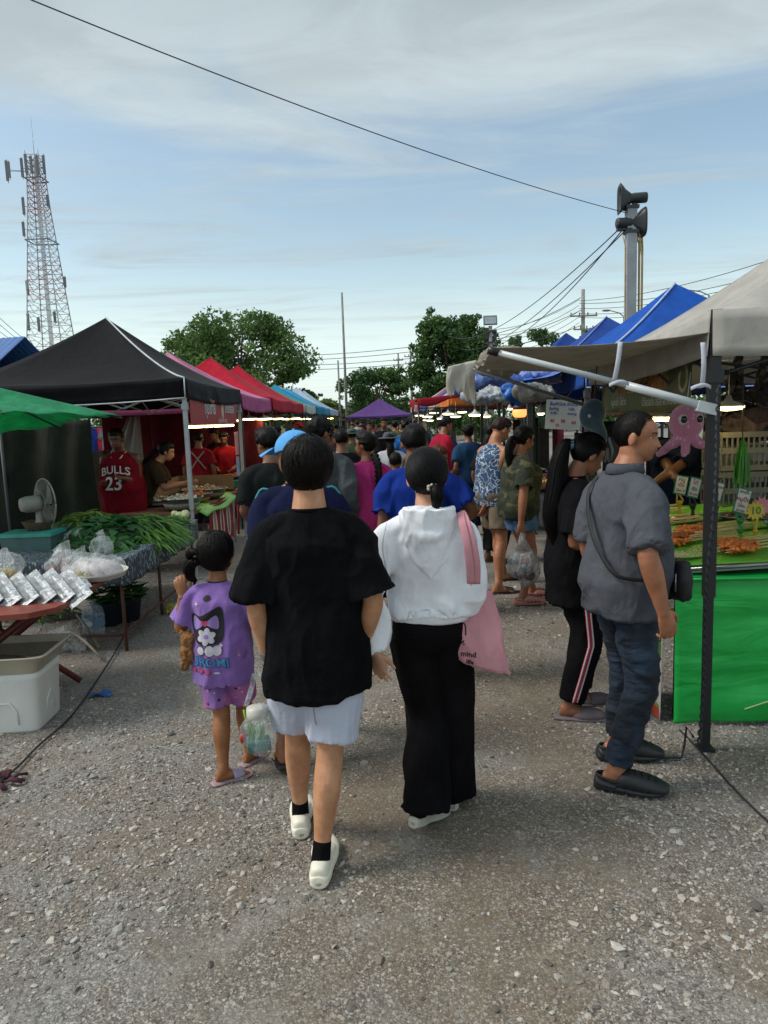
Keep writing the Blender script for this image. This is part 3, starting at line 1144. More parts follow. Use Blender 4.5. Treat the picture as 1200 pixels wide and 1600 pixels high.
  if kind == 'sneaker':
   rows = [(-.032, .010, .02, .07, 0), (-.024, .028, .016, .082, 0), (.01, .036, .014, .088, 0), (.05, .037, .014, .088, 0), (.09, .037, .014, .082, 0), (.13, .041, .014, .070, 0),
     (.18, .045, .013, .055, -.003), (.225, .040, .012, .044, -.006), (.25, .026, .014, .036, -.008), (.258, .010, .018, .030, -.008)]
   mb = MB()
   mb.rings(loft(rows))
   o = mb.build(name or 'shoe', m, s.root)
   b = MB()
   big = [(y - (.008 if y < 0 else -.006 if y > .2 else 0), hw * 1.12 + .002, z0, z1 + .008, xs) for y, hw, z0, z1, xs in sole_rows]
   b.rings(loft(big))
   b.rings(loft([(y, hw * 1.03, z0 + .010, z1 + .018, xs) for y, hw, z0, z1, xs in big]))
   b.build('sole', m2 or m, o)
   if sock:
    c = MB()
    a = s.ank[i]
    up = (s.knee[i] - a).normalized()
    s.limbt(c, [a - up * .035, a + up * .02, a + up * .055, a + up * .058], [(.038, .046), (.036, .044), (.035, .041), (.030, .036)], 2, 18)
    c.build('sock', sock, s.root)
  elif kind == 'clog':
   # upper with a closed toe, open heel with a strap, ventilation holes
   mb = MB()
   mb.rings(loft([(.045, .038, .012, .034, 0), (.06, .044, .012, .072, 0), (.095, .050, .012, .098, 0), (.14, .056, .012, .094, -.002), (.19, .060, .010, .082, -.006),
                           (.235, .056, .010, .066, -.010), (.268, .040, .014, .050, -.012), (.280, .018, .018, .040, -.012)]))
   o = mb.build(name or 'clog', m, s.root)
   b = MB()
   b.rings(loft([(y - (.012 if y < 0 else -.012 if y > .2 else 0), hw * 1.38, z0, z1 + .012, xs * 1.3) for y, hw, z0, z1, xs in sole_rows]))
   b.rings(loft([(-.038, .014, .012, .044, 0), (-.030, .036, .010, .062, 0), (-.006, .046, .010, .056, 0), (.03, .049, .012, .048, 0), (.06, .049, .012, .044, 0)]))
   b.build('sole', m, o)
   h = MB()
   hm = mat('shoe_hole', '060606', .9)
   for yy, zz, xs_ in ((.135, .0955, (-.018, 0, .018)), (.165, .0905, (-.028, -.010, .010, .028)), (.195, .0825, (-.020, 0, .020)), (.222, .0725, (-.013, .013))):
    for x in xs_:
     h.ball(F @ Vector(((x - .004 * sx) * k, yy, zz - abs(x) ** 2 * 9)), (.0058 * s.s, .0072 * s.s, .003 * s.s), 8, 5, s.feet[i].to_3x3())
   for sd in (-1, 1):
    for yy in (.09, .125, .16, .195):
     h.ball(F @ Vector((sd * .056 * k - .003 * sx, yy, .040)), (.003 * s.s, .008 * s.s, .006 * s.s), 8, 5, s.feet[i].to_3x3())
   h.build('vent_holes', hm, o, kind='stuff')
   st = MB()
   pts = [F @ Vector((math.cos(t) * .043, .075 + -math.sin(t) * .105, .052 + .012 * math.sin(t))) for t in np.linspace(0, PI, 13)]
   st.tube(pts, (.008 * s.s, .003 * s.s), 8, (0, 0, 1))
   st.build('heel_strap', m, o)
  elif kind in ('slide', 'flipflop'):
   b = MB()
   hgt = .012 if kind == 'slide' else -.004
   b.rings(loft([(y - (.012 if y < 0 else -.018 if y > .2 else 0), hw * 1.22, z0 - .012, z1 - .018 + hgt * .2, xs) for y, hw, z0, z1, xs in sole_rows]))
   o = b.build(name or 'sandal', m, s.root)
   st = MB()
   if kind == 'slide':
    def fn(u, v):
     t = PI * u
     y = .115 + v * .085
     hw, hh = .050 - .002 * v, (.062 - .020 * v)
     return F @ Vector((math.cos(t) * hw - .004 * sx, y, .006 + math.sin(t) ** .7 * hh))
    st.grid(fn, 16, 5)
    q = st.build('strap', m2 or m, o)
    thick(q, .007 * s.s, 1)
   else:
    for sd in (-1, 1):
     pts = [F @ Vector((sd * .040, .085, .012)), F @ Vector((sd * .034, .12, .040)), F @ Vector((.004, .175, .036)), F @ Vector((.006 * -sx, .195, .014))]
     pts = [Vector(p) for p in catmull([tuple(p) for p in pts], 4)]
     st.tube(pts, (.006 * s.s, .0035 * s.s), 7)
    st.build('strap', m2 or m, o)
  return o
 def W(s, p):
  """rest local coordinates -> root-space metres"""
  return Vector(p) * s.s
 def L(s, world):
  """world point -> root-space metres"""
  return s.Minv @ (Vector(world) - s.loc)
# ------------------------------------------------------------------ ground
def ground_material():
 t = NT('gravel_ground')
 big = t.noise(.9, 4, .6)
 mid = t.noise(6, 4, .65)
 sepx = t.n('ShaderNodeSeparateXYZ')
 t.l(t.tc.outputs['Object'], sepx.inputs[0])
 ab = t.n('ShaderNodeMath', operation='ABSOLUTE')
 sub = t.n('ShaderNodeMath', operation='SUBTRACT')
 t.l(sepx.outputs[0], sub.inputs[0])
 sub.inputs[1].default_value = .25
 t.l(sub.outputs[0], ab.inputs[0])
 ad = t.n('ShaderNodeMath', operation='ADD')
 t.l(ab.outputs[0], ad.inputs[0])
 sc = t.n('ShaderNodeMath', operation='MULTIPLY')
 t.l(big, sc.inputs[0])
 sc.inputs[1].default_value = 1.6
 t.l(sc.outputs[0], ad.inputs[1])
 edge_ = t.ramp(ad.outputs[0], 1.1, 2.3)             # 0 on the trodden path, 1 on the loose gravel beside it
 path = t.mix(t.ramp(mid, .3, .7), '655b4b', '807563')
 side_ = t.mix(t.ramp(mid, .3, .7), '6b6965', '868480')
 base = t.mix(edge_, path, side_)
 base = t.mix(t.ramp(big, .35, .65, 0, .45), base, '7d746a')
 patch = t.noise(2.3, 5, .65)
 base = t.mix(t.ramp(patch, .42, .60, 0, .75), base, '756553')
 base = t.mix(t.ramp(t.noise(1.7, 4, .6, (1, 1, 1), .5), .50, .66, 0, .6), base, '8f8d89')
 soft = t.ramp(t.noise(1.9, 5, .65, (1, 1, 1), .4), .35, .62, .45, 1)
 v1 = t.n('ShaderNodeTexVoronoi')
 v1.inputs['Scale'].default_value = 95
 t.l(t.tc.outputs['Object'], v1.inputs['Vector'])
 sp = t.n('ShaderNodeSeparateColor')
 t.l(v1.outputs['Color'], sp.inputs[0])
 v2 = t.n('ShaderNodeTexVoronoi')
 v2.inputs['Scale'].default_value = 230
 t.l(t.tc.outputs['Object'], v2.inputs['Vector'])
 sp2 = t.n('ShaderNodeSeparateColor')
 t.l(v2.outputs['Color'], sp2.inputs[0])
 c1 = t.mix(t.ramp(sp.outputs[0], .70, .95, 0, .75), base, 'b2ada4')
 c1 = t.mix(t.ramp(sp.outputs[1], .72, .95, 0, .7), c1, '474340')
 c1 = t.mix(t.ramp(sp2.outputs[0], .66, .95, 0, .65), c1, 'b9b5ad')
 c1 = t.mix(t.ramp(sp2.outputs[1], .66, .95, 0, .7), c1, '3f3b38')
 c1 = t.mix(t.ramp(v1.outputs['Distance'], .45, .75, 0, .5), c1, '4b4641')
 c1 = t.mix(soft, base, c1)
 nm = t.bump(v1.outputs['Distance'], -.8, .008)
 nm = t.bump(v2.outputs['Distance'], -.7, .005, nm)
 nm = t.bump(t.noise(30, 5, .7), .7, .02, nm)
 return t.done(c1, .92, nm)
def spaced(a, b, n, k=2.6):
 t = np.linspace(-1, 1, n)
 return np.sign(t) * np.abs(t) ** k * (b - a) / 2 + (a + b) / 2
xs = np.concatenate([[-1500, -500, -200, -90, -45, -22, -12, -8], np.linspace(-6, 6, 97), [8, 12, 22, 45, 90, 200, 500, 1500]])
ys = np.concatenate([[-300, -60, -15, -5, -1], np.linspace(0, 12, 97), [14, 18, 24, 34, 50, 80, 140, 300, 700, 1600]])
X, Y = np.meshgrid(xs, ys)
near_ = np.clip(1 - np.maximum(np.abs(X) / 8, np.abs(Y - 4) / 12), 0, 1)
def ground_z(x, y):
 x = np.atleast_1d(np.asarray(x, float))
 y = np.atleast_1d(np.asarray(y, float))
 p = np.stack([x * 1.3, y * 1.3, x * 0], 1)
 return (fnoise(p, 4) - .5) * .022 - .004
Z = ground_z(X.ravel(), Y.ravel()).reshape(X.shape) * (near_ > 0)
g = MB()
g.v = list(zip(X.ravel().tolist(), Y.ravel().tolist(), Z.ravel().tolist()))
nx = len(xs)
g.f = [(j * nx + i, j * nx + i + 1, (j + 1) * nx + i + 1, (j + 1) * nx + i) for j in range(len(ys) - 1) for i in range(nx - 1)]
g.m = [0] * len(g.f)
g.sm = [True] * len(g.f)
g.build('ground', ground_material(), kind='structure')
# loose stones lying on the trodden ground, one mesh
def stones(name, N, size, seed, ymin, ymax, dens, flat=.62):
 rg = np.random.default_rng(seed)
 t = (1 + 5 ** .5) / 2
 V = np.array([(-1, t, 0), (1, t, 0), (-1, -t, 0), (1, -t, 0), (0, -1, t), (0, 1, t), (0, -1, -t), (0, 1, -t), (t, 0, -1), (t, 0, 1), (-t, 0, -1), (-t, 0, 1)], float)
 V /= np.linalg.norm(V[0])
 F = np.array([(0, 11, 5), (0, 5, 1), (0, 1, 7), (0, 7, 10), (0, 10, 11), (1, 5, 9), (5, 11, 4), (11, 10, 2), (10, 7, 6), (7, 1, 8), (3, 9, 4), (3, 4, 2), (3, 2, 6), (3, 6, 8), (3, 8, 9), (4, 9, 5), (2, 4, 11), (6, 2, 10), (8, 6, 7), (9, 8, 1)])
 M = N * 5
 u = rg.random(M)
 y = ymin + (ymax - ymin) * u ** 1.25
 x = rg.uniform(-1, 1, M) * (y * .60 + .25)
 ok = rg.random(M) < dens(x, y)
 x, y = x[ok][:N], y[ok][:N]
 n = len(x)
 s_ = size[0] * np.exp(rg.normal(size=n) * size[1])
 s_ = np.clip(s_, .002, size[2])
 z = ground_z(x, y) + s_ * .12
 sh = 1 + rg.normal(size=(n, 12)) * .24
 v = V[None] * sh[:, :, None] * s_[:, None, None] * np.stack([rg.uniform(.8, 1.35, n), rg.uniform(.7, 1.1, n), rg.uniform(.45, .8, n) * flat * 1.3], 1)[:, None]
 a = rg.uniform(0, 2 * PI, n)
 b = rg.normal(size=n) * .3
 ca, sa, cb, sb = np.cos(a)[:, None], np.sin(a)[:, None], np.cos(b)[:, None], np.sin(b)[:, None]
 vx, vy, vz = v[..., 0], v[..., 1], v[..., 2]
 vy, vz = vy * cb - vz * sb, vy * sb + vz * cb
 vx, vy = vx * ca - vy * sa, vx * sa + vy * ca
 P = np.stack([vx + x[:, None], vy + y[:, None], vz + z[:, None]], -1).reshape(-1, 3)
 I = (np.arange(n)[:, None, None] * 12 + F[None]).reshape(-1)
 me = bpy.data.meshes.new(name)
 me.vertices.add(n * 12)
 me.vertices.foreach_set('co', P.ravel())
 nf = n * 20
 me.loops.add(nf * 3)
 me.loops.foreach_set('vertex_index', I)
 me.polygons.add(nf)
 me.polygons.foreach_set('loop_start', np.arange(nf) * 3)
 me.polygons.foreach_set('loop_total', np.full(nf, 3))
 me.polygons.foreach_set('use_smooth', [False] * nf)
 tone = rg.random(n) ** 1.3
 warm = rg.random(n)
 c = np.zeros((n, 4))
 lo, hi = np.array([.10, .094, .085]), np.array([.52, .50, .46])
 c[:, :3] = lo + (hi - lo) * tone[:, None]
 c[:, 0] *= 1 + .10 * warm
 c[:, 2] *= 1 - .08 * warm
 c[:, 3] = 1
 at_ = me.color_attributes.new('tone', 'FLOAT_COLOR', 'POINT')
 at_.data.foreach_set('color', np.repeat(c, 12, 0).ravel())
 me.update(calc_edges=True)
 m = NT('stone')
 an = m.n('ShaderNodeAttribute', attribute_name='tone')
 cc = m.mix(m.ramp(m.noise(260, 3, .6), .35, .7, 0, .35), an.outputs['Color'], '5a554e')
 m.done(cc, .88, m.bump(m.noise(500, 3, .6), .4, .002))
 me.materials.append(m.m)
 return tag(link(name, me), kind='stuff')
def dens_fine(x, y):
 patch = fnoise(np.stack([x * 1.1, y * 1.1, x * 0 + 3], 1), 3)
 left = 1 / (1 + np.exp(-(-x - .55 - (y - 2) * .12) * 4))
 right = 1 / (1 + np.exp(-(x - 1.15) * 4))
 return np.clip(.12 + (patch - .46) * 3.6 + left * .7 + right * .5, .05, 1)
def dens_big(x, y):
 return dens_fine(x, y) * .8 + .2
stones('loose_gravel', 58000, (.0046, .46, .016), 11, 1.05, 9.5, dens_fine)
stones('scattered_stones', 1500, (.0105, .32, .024), 12, 1.1, 9, dens_big, .7)
# ------------------------------------------------------------------ trees
def leafmat(name, c1, c2):
 t = NT(name)
 oi = t.n('ShaderNodeAttribute', attribute_name='leaf')
 cc = t.mix(oi.outputs['Fac'], c1, c2)
 t.done(cc, .6)
 tr = t.n('ShaderNodeBsdfTranslucent')
 t.l(cc, tr.inputs['Color'])
 mx = t.n('ShaderNodeMixShader')
 mx.inputs[0].default_value = .35
 t.l(t.b.outputs[0], mx.inputs[1])
 t.l(tr.outputs[0], mx.inputs[2])
 t.l(mx.outputs[0], t.out.inputs['Surface'])
 return t.m
def leaves(name, centres, radii, n, leaf, m, parent=None, seed=1, flatz=.8):
 """leaf faces gathered in clumps; centres/radii of the clumps"""
 rg = np.random.default_rng(seed)
 C = np.array(centres)
 Rr = np.array(radii)
 w = Rr ** 2
 k = rg.choice(len(C), n, p=w / w.sum())
 d = rg.normal(size=(n, 3))
 d /= np.linalg.norm(d, axis=1)[:, None]
 rad_ = rg.random(n) ** .45
 P = C[k] + d * (rad_ * Rr[k])[:, None] * np.array([1, 1, flatz])
 u = rg.normal(size=(n, 3)) + np.array([0, 0, .3])
 u /= np.linalg.norm(u, axis=1)[:, None]
 a = np.cross(u, rg.normal(size=(n, 3)))
 a /= np.linalg.norm(a, axis=1)[:, None]
 b = np.cross(u, a)
 s_ = (leaf * rg.uniform(.6, 1.4, n))[:, None]
 Q = np.stack([P - a * s_, P + b * s_ * .55, P + a * s_, P - b * s_ * .55], 1).reshape(-1, 3)
 me = bpy.data.meshes.new(name)
 me.from_pydata(Q.tolist(), [], (np.arange(n)[:, None] * 4 + np.arange(4)[None]).tolist())
 at_ = me.attributes.new('leaf', 'FLOAT', 'FACE')
 clump = rg.random(len(C))
 at_.data.foreach_set('value', np.clip(clump[k] * .6 + rg.random(n) * .5, 0, 1))
 me.materials.append(m)
 return link(name, me, parent)
BARK = mat('bark', '5b4c3d', .95, .25, 8, 20, .8)
LEAF_A = leafmat('leaf_green', '3a5a28', '728f4c')
LEAF_B = leafmat('leaf_dark', '2c4a26', '55783a')
LEAF_C = leafmat('leaf_yellow', '5a7030', '93a850')
def tree(label, base, height, width, n, leaf, lm, seed, group='trees behind the market', crown0=.28, lobes=26, lean=0, top=1.0):
 rg = random.Random(seed)
 t = thing('tree', label, 'tree', base, 0, group)
 tr = MB()
 th = height * .5
 tr.tube([(0, 0, -.1), (.05 * lean, 0, th * .4), (lean * .4, .1, th), (lean * .6, .1, height * .8)], [width * .035, width * .028, width * .018, .03], 8)
 cs, rs = [], []
 for i in range(lobes):
  a = rg.uniform(0, 2 * PI)
  h = crown0 + (1 - crown0) * (rg.random() ** .8) * .94
  prof = math.sin(PI * min(1, max(.05, (h - crown0 * .6) / (1.06 - crown0 * .6)))) ** .6
  q = rg.uniform(.45, 1.0) * prof * width / 2
  c = Vector((math.cos(a) * q + lean * h, math.sin(a) * q * .8, h * height))
  cs.append(tuple(c))
  rs.append(rg.uniform(.13, .22) * width * (.75 if h > .8 else 1))
  if i % 2 == 0:
   z0 = rg.uniform(.25, .6) * height
   s0 = Vector((lean * z0 / height, 0, z0))
   tr.tube([s0, s0.lerp(c, .5) + Vector((0, 0, .2)), c], [width * .012, width * .008, .015], 6)
 for i in range(lobes):                      # small sprays that break the outline
  a = rg.uniform(0, 2 * PI)
  h = rg.uniform(crown0, 1.02)
  prof = math.sin(PI * min(1, max(.05, (h - crown0 * .6) / (1.1 - crown0 * .6)))) ** .55
  q = prof * width * .55
  cs.append((math.cos(a) * q + lean * h, math.sin(a) * q * .8, h * height))
  rs.append(rg.uniform(.035, .075) * width)
 tr.build('trunk', BARK, t)
 leaves('crown', cs, rs, n, leaf, lm, t, seed)
 return t
def base_at(px, Y, py0=None):
 p = at(px, 660, Y)
 return (p.x, Y, 0)
tree('broad leafy tree with open ragged crown rising behind the pink and red tents', base_at(378, 45), 8.2, 8.2, 30000, .125, LEAF_A, 3, lobes=44, crown0=.25)
tree('smaller loose green tree at the right foot of the broad leafy tree', base_at(458, 46), 5.0, 3.4, 5000, .11, LEAF_A, 8, crown0=.2, lobes=16)
tree('dark dense tree with twin peaked crown right of centre behind the tents', base_at(708, 52), 9.0, 5.6, 34000, .13, LEAF_B, 22, lobes=70, crown0=.15)
tree('narrow dark tree top beside the floodlight mast', base_at(752, 54), 8.4, 2.8, 5000, .12, LEAF_B, 33, crown0=.3, lobes=12)
tree('low dark spreading tree behind the purple tent', base_at(592, 58), 5.6, 6.2, 12000, .13, LEAF_B, 5, lobes=28, crown0=.2)
tree('yellowish feathery tree left of the thin steel pole', base_at(505, 60), 3.9, 4.2, 5000, .13, LEAF_C, 6, lobes=14, crown0=.1)
tree('small flat topped tree in the gap above the blue tents', base_at(832, 75), 10.2, 5.6, 5000, .17, LEAF_B, 12, lobes=14, crown0=.66)
tree('little tree crown just left of the grey speaker post', base_at(925, 70), 9.5, 3.0, 2500, .15, LEAF_B, 14, lobes=8, crown0=.75)
tree('palm green bush in front of the dark twin peaked tree', base_at(742, 40), 3.9, 2.6, 4000, .12, LEAF_A, 15, lobes=12, crown0=.1)
tree('green tree at the far left under the blue roof', base_at(12, 40), 5.0, 2.6, 3000, .12, LEAF_A, 16, lobes=10, crown0=.3)
cs, rs = [], []
for i in range(190):
 x = rng.uniform(-40, 34)
 cs.append((x, 68 + rng.uniform(-3, 6), rng.uniform(.3, 2.8)))
 rs.append(rng.uniform(1.0, 2.1))
o = leaves('far_woodland', cs, rs, 42000, .19, LEAF_B, None, 77)
tag(o, kind='stuff')
# ------------------------------------------------------------------ buildings
bl = thing('house', 'house with a bright blue metal roof and white gable at the far left', 'house', (-23.5, 42, 0), R(-14))
bl.location.x -= 1.1
bl.location.z -= .1
b = MB()
b.box((0, 0, 2.2), (9, 6, 5.2))
b.build('wall', mat('house_wall', '9a938a', .9), bl)
RB = mat('blue_roof', '2f5f9e', .5, .1)
rf = MB()
rf.grid(lambda u, v: (-5.2 + u * 10.4, -3.6 + v * 3.6, 4.5 + v * 2.5 + .03 * (int(u * 52) % 2)), 52, 1, False)
rf.grid(lambda u, v: (-5.2 + u * 10.4, 3.6 - v * 3.6, 4.5 + v * 2.5 + .03 * (int(u * 52) % 2)), 52, 1, False)
thick(rf.build('roof', RB, bl), .06)
gb = MB()
WHT = mat('white_paint', 'cfcdc6', .6)
gb.tube([(1.0, -4.2, 4.3), (2.6, -4.2, 6.1), (4.2, -4.2, 4.3)], .09, 6)
gb.tube([(-1.4, -3.8, 6.3), (2.2, -3.8, 4.3)], .12, 6)
gb.build('gable_trim', WHT, bl)
bl2 = MB()
bl2.box((0, 0, 1.25), (13, 3, 2.5))
bq = thing('long_building', 'low pale yellow building behind the trees at the end of the lane', 'building', (-2.5, 63, 0))
bl2.build('wall', mat('cream_wall', 'b7ac86', .9), bq)
r2 = MB()
r2.box((0, 0, 2.6), (13.6, 3.6, .2))
r2.build('roof', mat('cream_roof', 'a39b82', .8), bq)
for i in range(6):
 wv = MB()
 wv.box((-5.2 + i * 2.1, -1.53, 1.2), (.9, .08, 1.0))
 wv.build('window', mat('dark_glass', '20262a', .2), bq)
# ------------------------------------------------------------------ communications tower
TWR = thing('lattice_tower', 'tall white and red lattice communications tower at the left', 'tower', (-48.9, 110, .8))
GALV = mat('galvanised', 'a9acad', .5, .12)
REDS = mat('tower_red', 'a4463e', .6)
def half(z):
 return 3.45 - (3.45 - .95) * min(z, 36) / 36
legs_ = MB()
for sx in (-1, 1):
 for sy in (-1, 1):
  legs_.mi = 0
  legs_.tube([(sx * half(z), sy * half(z), z) for z in np.linspace(0, 41, 12)], .085, 5)
legs_.build('corner_legs', GALV, TWR, kind='stuff')
br = MB()
zs = [0]
while zs[-1] < 40:
 zs.append(zs[-1] + max(.85, half(zs[-1]) * .72))
for k in range(len(zs) - 1):
 z0, z1 = zs[k], zs[k + 1]
 br.mi = 1 if (int(z0 / 6.2) % 2 == 1 or z0 > 36) else 0
 for a, bb in (((-1, -1), (1, -1)), ((1, -1), (1, 1)), ((1, 1), (-1, 1)), ((-1, 1), (-1, -1))):
  h0, h1 = half(z0), half(z1)
  p = lambda c, h, z: Vector((c[0] * h, c[1] * h, z))
  m0 = (p(a, h0, z0) + p(bb, h0, z0)) / 2
  br.tube([p(a, h1, z1), m0], .042, 4)
  br.tube([p(bb, h1, z1), m0], .042, 4)
  br.tube([p(a, h1, z1), p(bb, h1, z1)], .038, 4)
  if z0 < 26:
   m1 = (p(a, h1, z1) + m0) / 2
   br.tube([m1, p(a, (h0 + h1) / 2, (z0 + z1) / 2)], .03, 4)
   m1 = (p(bb, h1, z1) + m0) / 2
   br.tube([m1, p(bb, (h0 + h1) / 2, (z0 + z1) / 2)], .03, 4)
br.build('bracing', [GALV, REDS], TWR, kind='stuff')
ld = MB()
for k in range(5):
 ld.tube([(.25 * (k - 2) * .55, 0, .5), (.25 * (k - 2) * .55, 0, 40)], .05, 4)
ld.build('cable_ladder', mat('cables', 'b2b4b4', .6), TWR, kind='stuff')
ANT = mat('antenna_grey', '6c7176', .6)
for (ax, ay, z, L) in ((-1.5, -1, 38.6, 2.6), (-.7, -1.4, 39, 2.6), (.1, -1.5, 38.8, 2.4), (.9, -1.4, 38.8, 2.6), (1.7, -1, 38.9, 2.6), (-3.9, -.6, 38.4, 2.8), (-3.4, -1, 38.4, 2.2), (-1.9, -.8, 33.4, 2.4), (1.7, -.8, 34, 1.6),
                       (-2.2, -.8, 30.2, 2), (3.0, -.5, 22.6, 1.5), (-2.6, -.5, 22, 2), (-2.9, -.6, 17, 2.4), (-.6, -2.3, 16.4, 2.0), (-3.2, -.7, 11.2, 2), (1.7, -2, 17.4, 1.6)):
 a_ = MB()
 a_.box((ax, ay, z), (.34, .2, L))
 a_.tube([(ax, ay + .16, z - L * .6), (ax, ay + .16, z + L * .6)], .04, 5)
 a_.tube([(ax, ay + .16, z), (math.copysign(min(abs(ax), half(z)), ax), 0, z)], .035, 4)
 a_.build('antenna', ANT, TWR)
pf = MB()
for z in (37.2, 28.5, 12.2):
 h = half(z) + .25
 for a, bb in (((-1, -1), (1, -1)), ((1, -1), (1, 1)), ((1, 1), (-1, 1)), ((-1, 1), (-1, -1))):
  pf.tube([(a[0] * h, a[1] * h, z), (bb[0] * h, bb[1] * h, z)], .09, 5)
pf.build('platform', ANT, TWR, kind='stuff')
rd = MB()
rd.tube([(0, 0, 39), (0, 0, 44.3)], .045, 5)
rd.tube([(0, 0, 44.2), (0, 0, 46)], .02, 4)
rd.build('lightning_rod', GALV, TWR)
# ------------------------------------------------------------------ poles, masts, wires
CONC = mat('concrete_pole', '8b8a86', .85, .15, 4)
DARKM = mat('dark_metal', '3a3c3f', .6)
def pole(label, px, py_top, Y, r, m, cat='pole', name='steel_pole', group=None):
 p = at(px, py_top, Y)
 o = MB().tube([(0, 0, 0), (0, 0, p.z)], [r, r * .7], 8).build(name, m, None, (p.x, Y, 0))
 return tag(o, label, cat, group)
pole('very tall thin steel pole standing above the trees near the centre', 534, 457, 55, .11, CONC)
pole('short thin pole left of the very tall thin pole', 528, 563, 50, .08, CONC)
def utility(label, px, pyt, Y, arms, s=1.0, group='power poles'):
 p = at(px, pyt, Y)
 t = thing('power_pole', label, 'power pole', (p.x, Y, 0), 0, group)
 MB().tube([(0, 0, 0), (0, 0, p.z)], [.17 * s, .12 * s], 8).build('shaft', CONC, t)
 for dz, w in arms:
  a = MB()
  a.box((0, -.16 * s, p.z - dz), (w, .12, .12))
  a.build('cross_arm', CONC, t)
  for k in range(4):
   i_ = MB()
   x = (-.46 + .92 * k / 3) * w
   i_.lathe([(.03, 0), (.07, .05), (.03, .1), (.07, .15), (.03, .22)], 8, (x, -.16 * s, p.z - dz + .06))
   i_.build('insulator', DARKM, t)
 return p
up = utility('concrete power pole with cross arms between speaker post and trees', 911, 452, 62, [(2.2, 2.3), (3.3, 1.7), (4.6, 2.6)], 1.3)
utility('far thin power pole behind the dark tree, with two arms', 641, 545, 95, [(1.0, 1.6), (1.9, 1.4)])
utility('far thin power pole left of the dark tree, short', 622, 552, 105, [(1.0, 1.4), (1.8, 1.4)])
# floodlight mast
fp = at(766, 500, 50)
FL = thing('floodlight_mast', 'mast with one rectangular floodlight above the trees', 'floodlight', (fp.x, 50, 0))
MB().tube([(0, 0, 0), (0, 0, fp.z - .4)], [.2, .13], 8).build('mast', CONC, FL)
q = MB()
q.box((0, 0, fp.z - .02), (.92, .16, .62), (R(-12), 0, 0))
lamp = q.build('lamp_housing', mat('lamp_housing', '70757a', .5), FL)
q = MB()
q.box((0, -.10, fp.z - .04), (.78, .05, .48), (R(-12), 0, 0))
q.build('lamp_glass', mat('lamp_glass', 'a4aeb4', .3), lamp)
q = MB()
q.box((0, 0, fp.z - .75), (.8, .5, .12))
q.box((-.25, 0, fp.z - 1.0), (.18, .18, .5))
q.box((.3, 0, fp.z - 1.1), (.22, .2, .6))
q.box((0, 0, fp.z - 1.5), (.6, .3, .14))
q.build('bracket', DARKM, FL)
# street lamps
for lab, px, pyt, Y, dx in (('curved arm street lamp just left of the speaker post', 975, 489, 60, -1.2), ('street lamp reaching out behind the bright blue tent peak', 1108, 455, 55, -2.2)):
 p = at(px, pyt, Y)
 t = thing('street_lamp', lab, 'street lamp', (p.x, Y, 0), 0, 'street lamps on the far road')
 MB().tube([(0, 0, 0), (0, 0, p.z - .3), (dx * .3, 0, p.z), (dx, 0, p.z + .25)], [.1, .07, .05, .04], 6).build('post', CONC, t)
 MB().ball((dx - .25, 0, p.z + .24), (.38, .14, .09), 10, 6).build('lamp_head', ANT, t)
# speaker post
SPX, SPY = at(986, 330, 15).x, 15.0
ztop = at(986, 322, 15).z
SP = thing('speaker_post', 'square grey steel post holding the two horn speakers', 'post', (SPX, SPY, 0))
q = MB()
q.box((0, 0, (ztop - .05) / 2), (.19, .19, ztop - .05))
q.build('shaft', mat('post_grey', '9a9fa1', .5, .1, 3), SP)
q = MB()
q.tube([(.16, -.05, .2), (.155, -.05, ztop - .75), (.10, -.05, ztop - .6)], .022, 6)
q.tube([(.23, -.02, .2), (.23, -.02, ztop - .8), (.22, 0, ztop - .5)], .020, 6)
q.tube([(.19, -.08, .3), (.20, -.08, ztop - 1.0), (.15, -.05, ztop - .5)], .018, 6)
q.tube([(-.12, -.08, 2.0), (-.13, -.08, ztop - .8), (-.2, -.08, ztop - .55)], .012, 6)
q.build('conduit', mat('conduit', 'a88f58', .6), SP, kind='stuff')
q = MB()
q.box((0, 0, ztop - .03), (.26, .24, .06))
q.box((0, 0, ztop - .50), (.26, .24, .06))
q.box((-.18, 0, ztop - .42), (.2, .12, .1))
q.build('bracket', DARKM, SP)
HORN = mat('horn_black', '26292b', .45, .1)
def horn(label, z, sgn, yaw):
 t = thing('horn_speaker', label, 'loudspeaker', (SPX, SPY - .02, z), 0, 'horn speakers on the post')
 M = Matrix.Rotation(yaw, 3, 'Z') @ Matrix.Scale(sgn, 3, Vector((1, 0, 0)))
 rs = []
 prof = [(-.30, .085, .085), (-.28, .10, .10), (-.04, .10, .10), (.0, .085, .09), (.06, .10, .12), (.13, .14, .17), (.20, .20, .25), (.235, .225, .285), (.24, .215, .275), (.20, .17, .22), (.12, .10, .13), (.02, .04, .05)]
 for x, hy, hz in prof:
  ring = []
  for j in range(24):
   a = 2 * PI * j / 24
   ex = .5 if x > .05 else .95
   ring.append(M @ Vector((x, math.copysign(abs(math.cos(a)) ** ex, math.cos(a)) * hy, math.copysign(abs(math.sin(a)) ** ex, math.sin(a)) * hz)))
  rs.append(ring)
 hb = MB().rings(rs).build('horn', HORN, t)
 thick(hb, .004)
 c = MB()
 c.tube([M @ Vector((.02, 0, 0)), M @ Vector((.17, 0, 0))], [.03, .045], 10)
 c.build('phase_plug', HORN, t)
 c = MB()
 c.tube([M @ Vector((-.05, 0, -.10)), M @ Vector((-.05, 0, -.18))], .03, 8)
 c.box(M @ Vector((-.05, 0, -.12)), (.1, .16, .02))
 c.build('mounting_bracket', DARKM, t)
 return t
horn('upper horn speaker, mouth facing left over the lane', ztop + .14, -1, R(-8))
horn('lower horn speaker, mouth facing right', ztop - .33, 1, R(4))
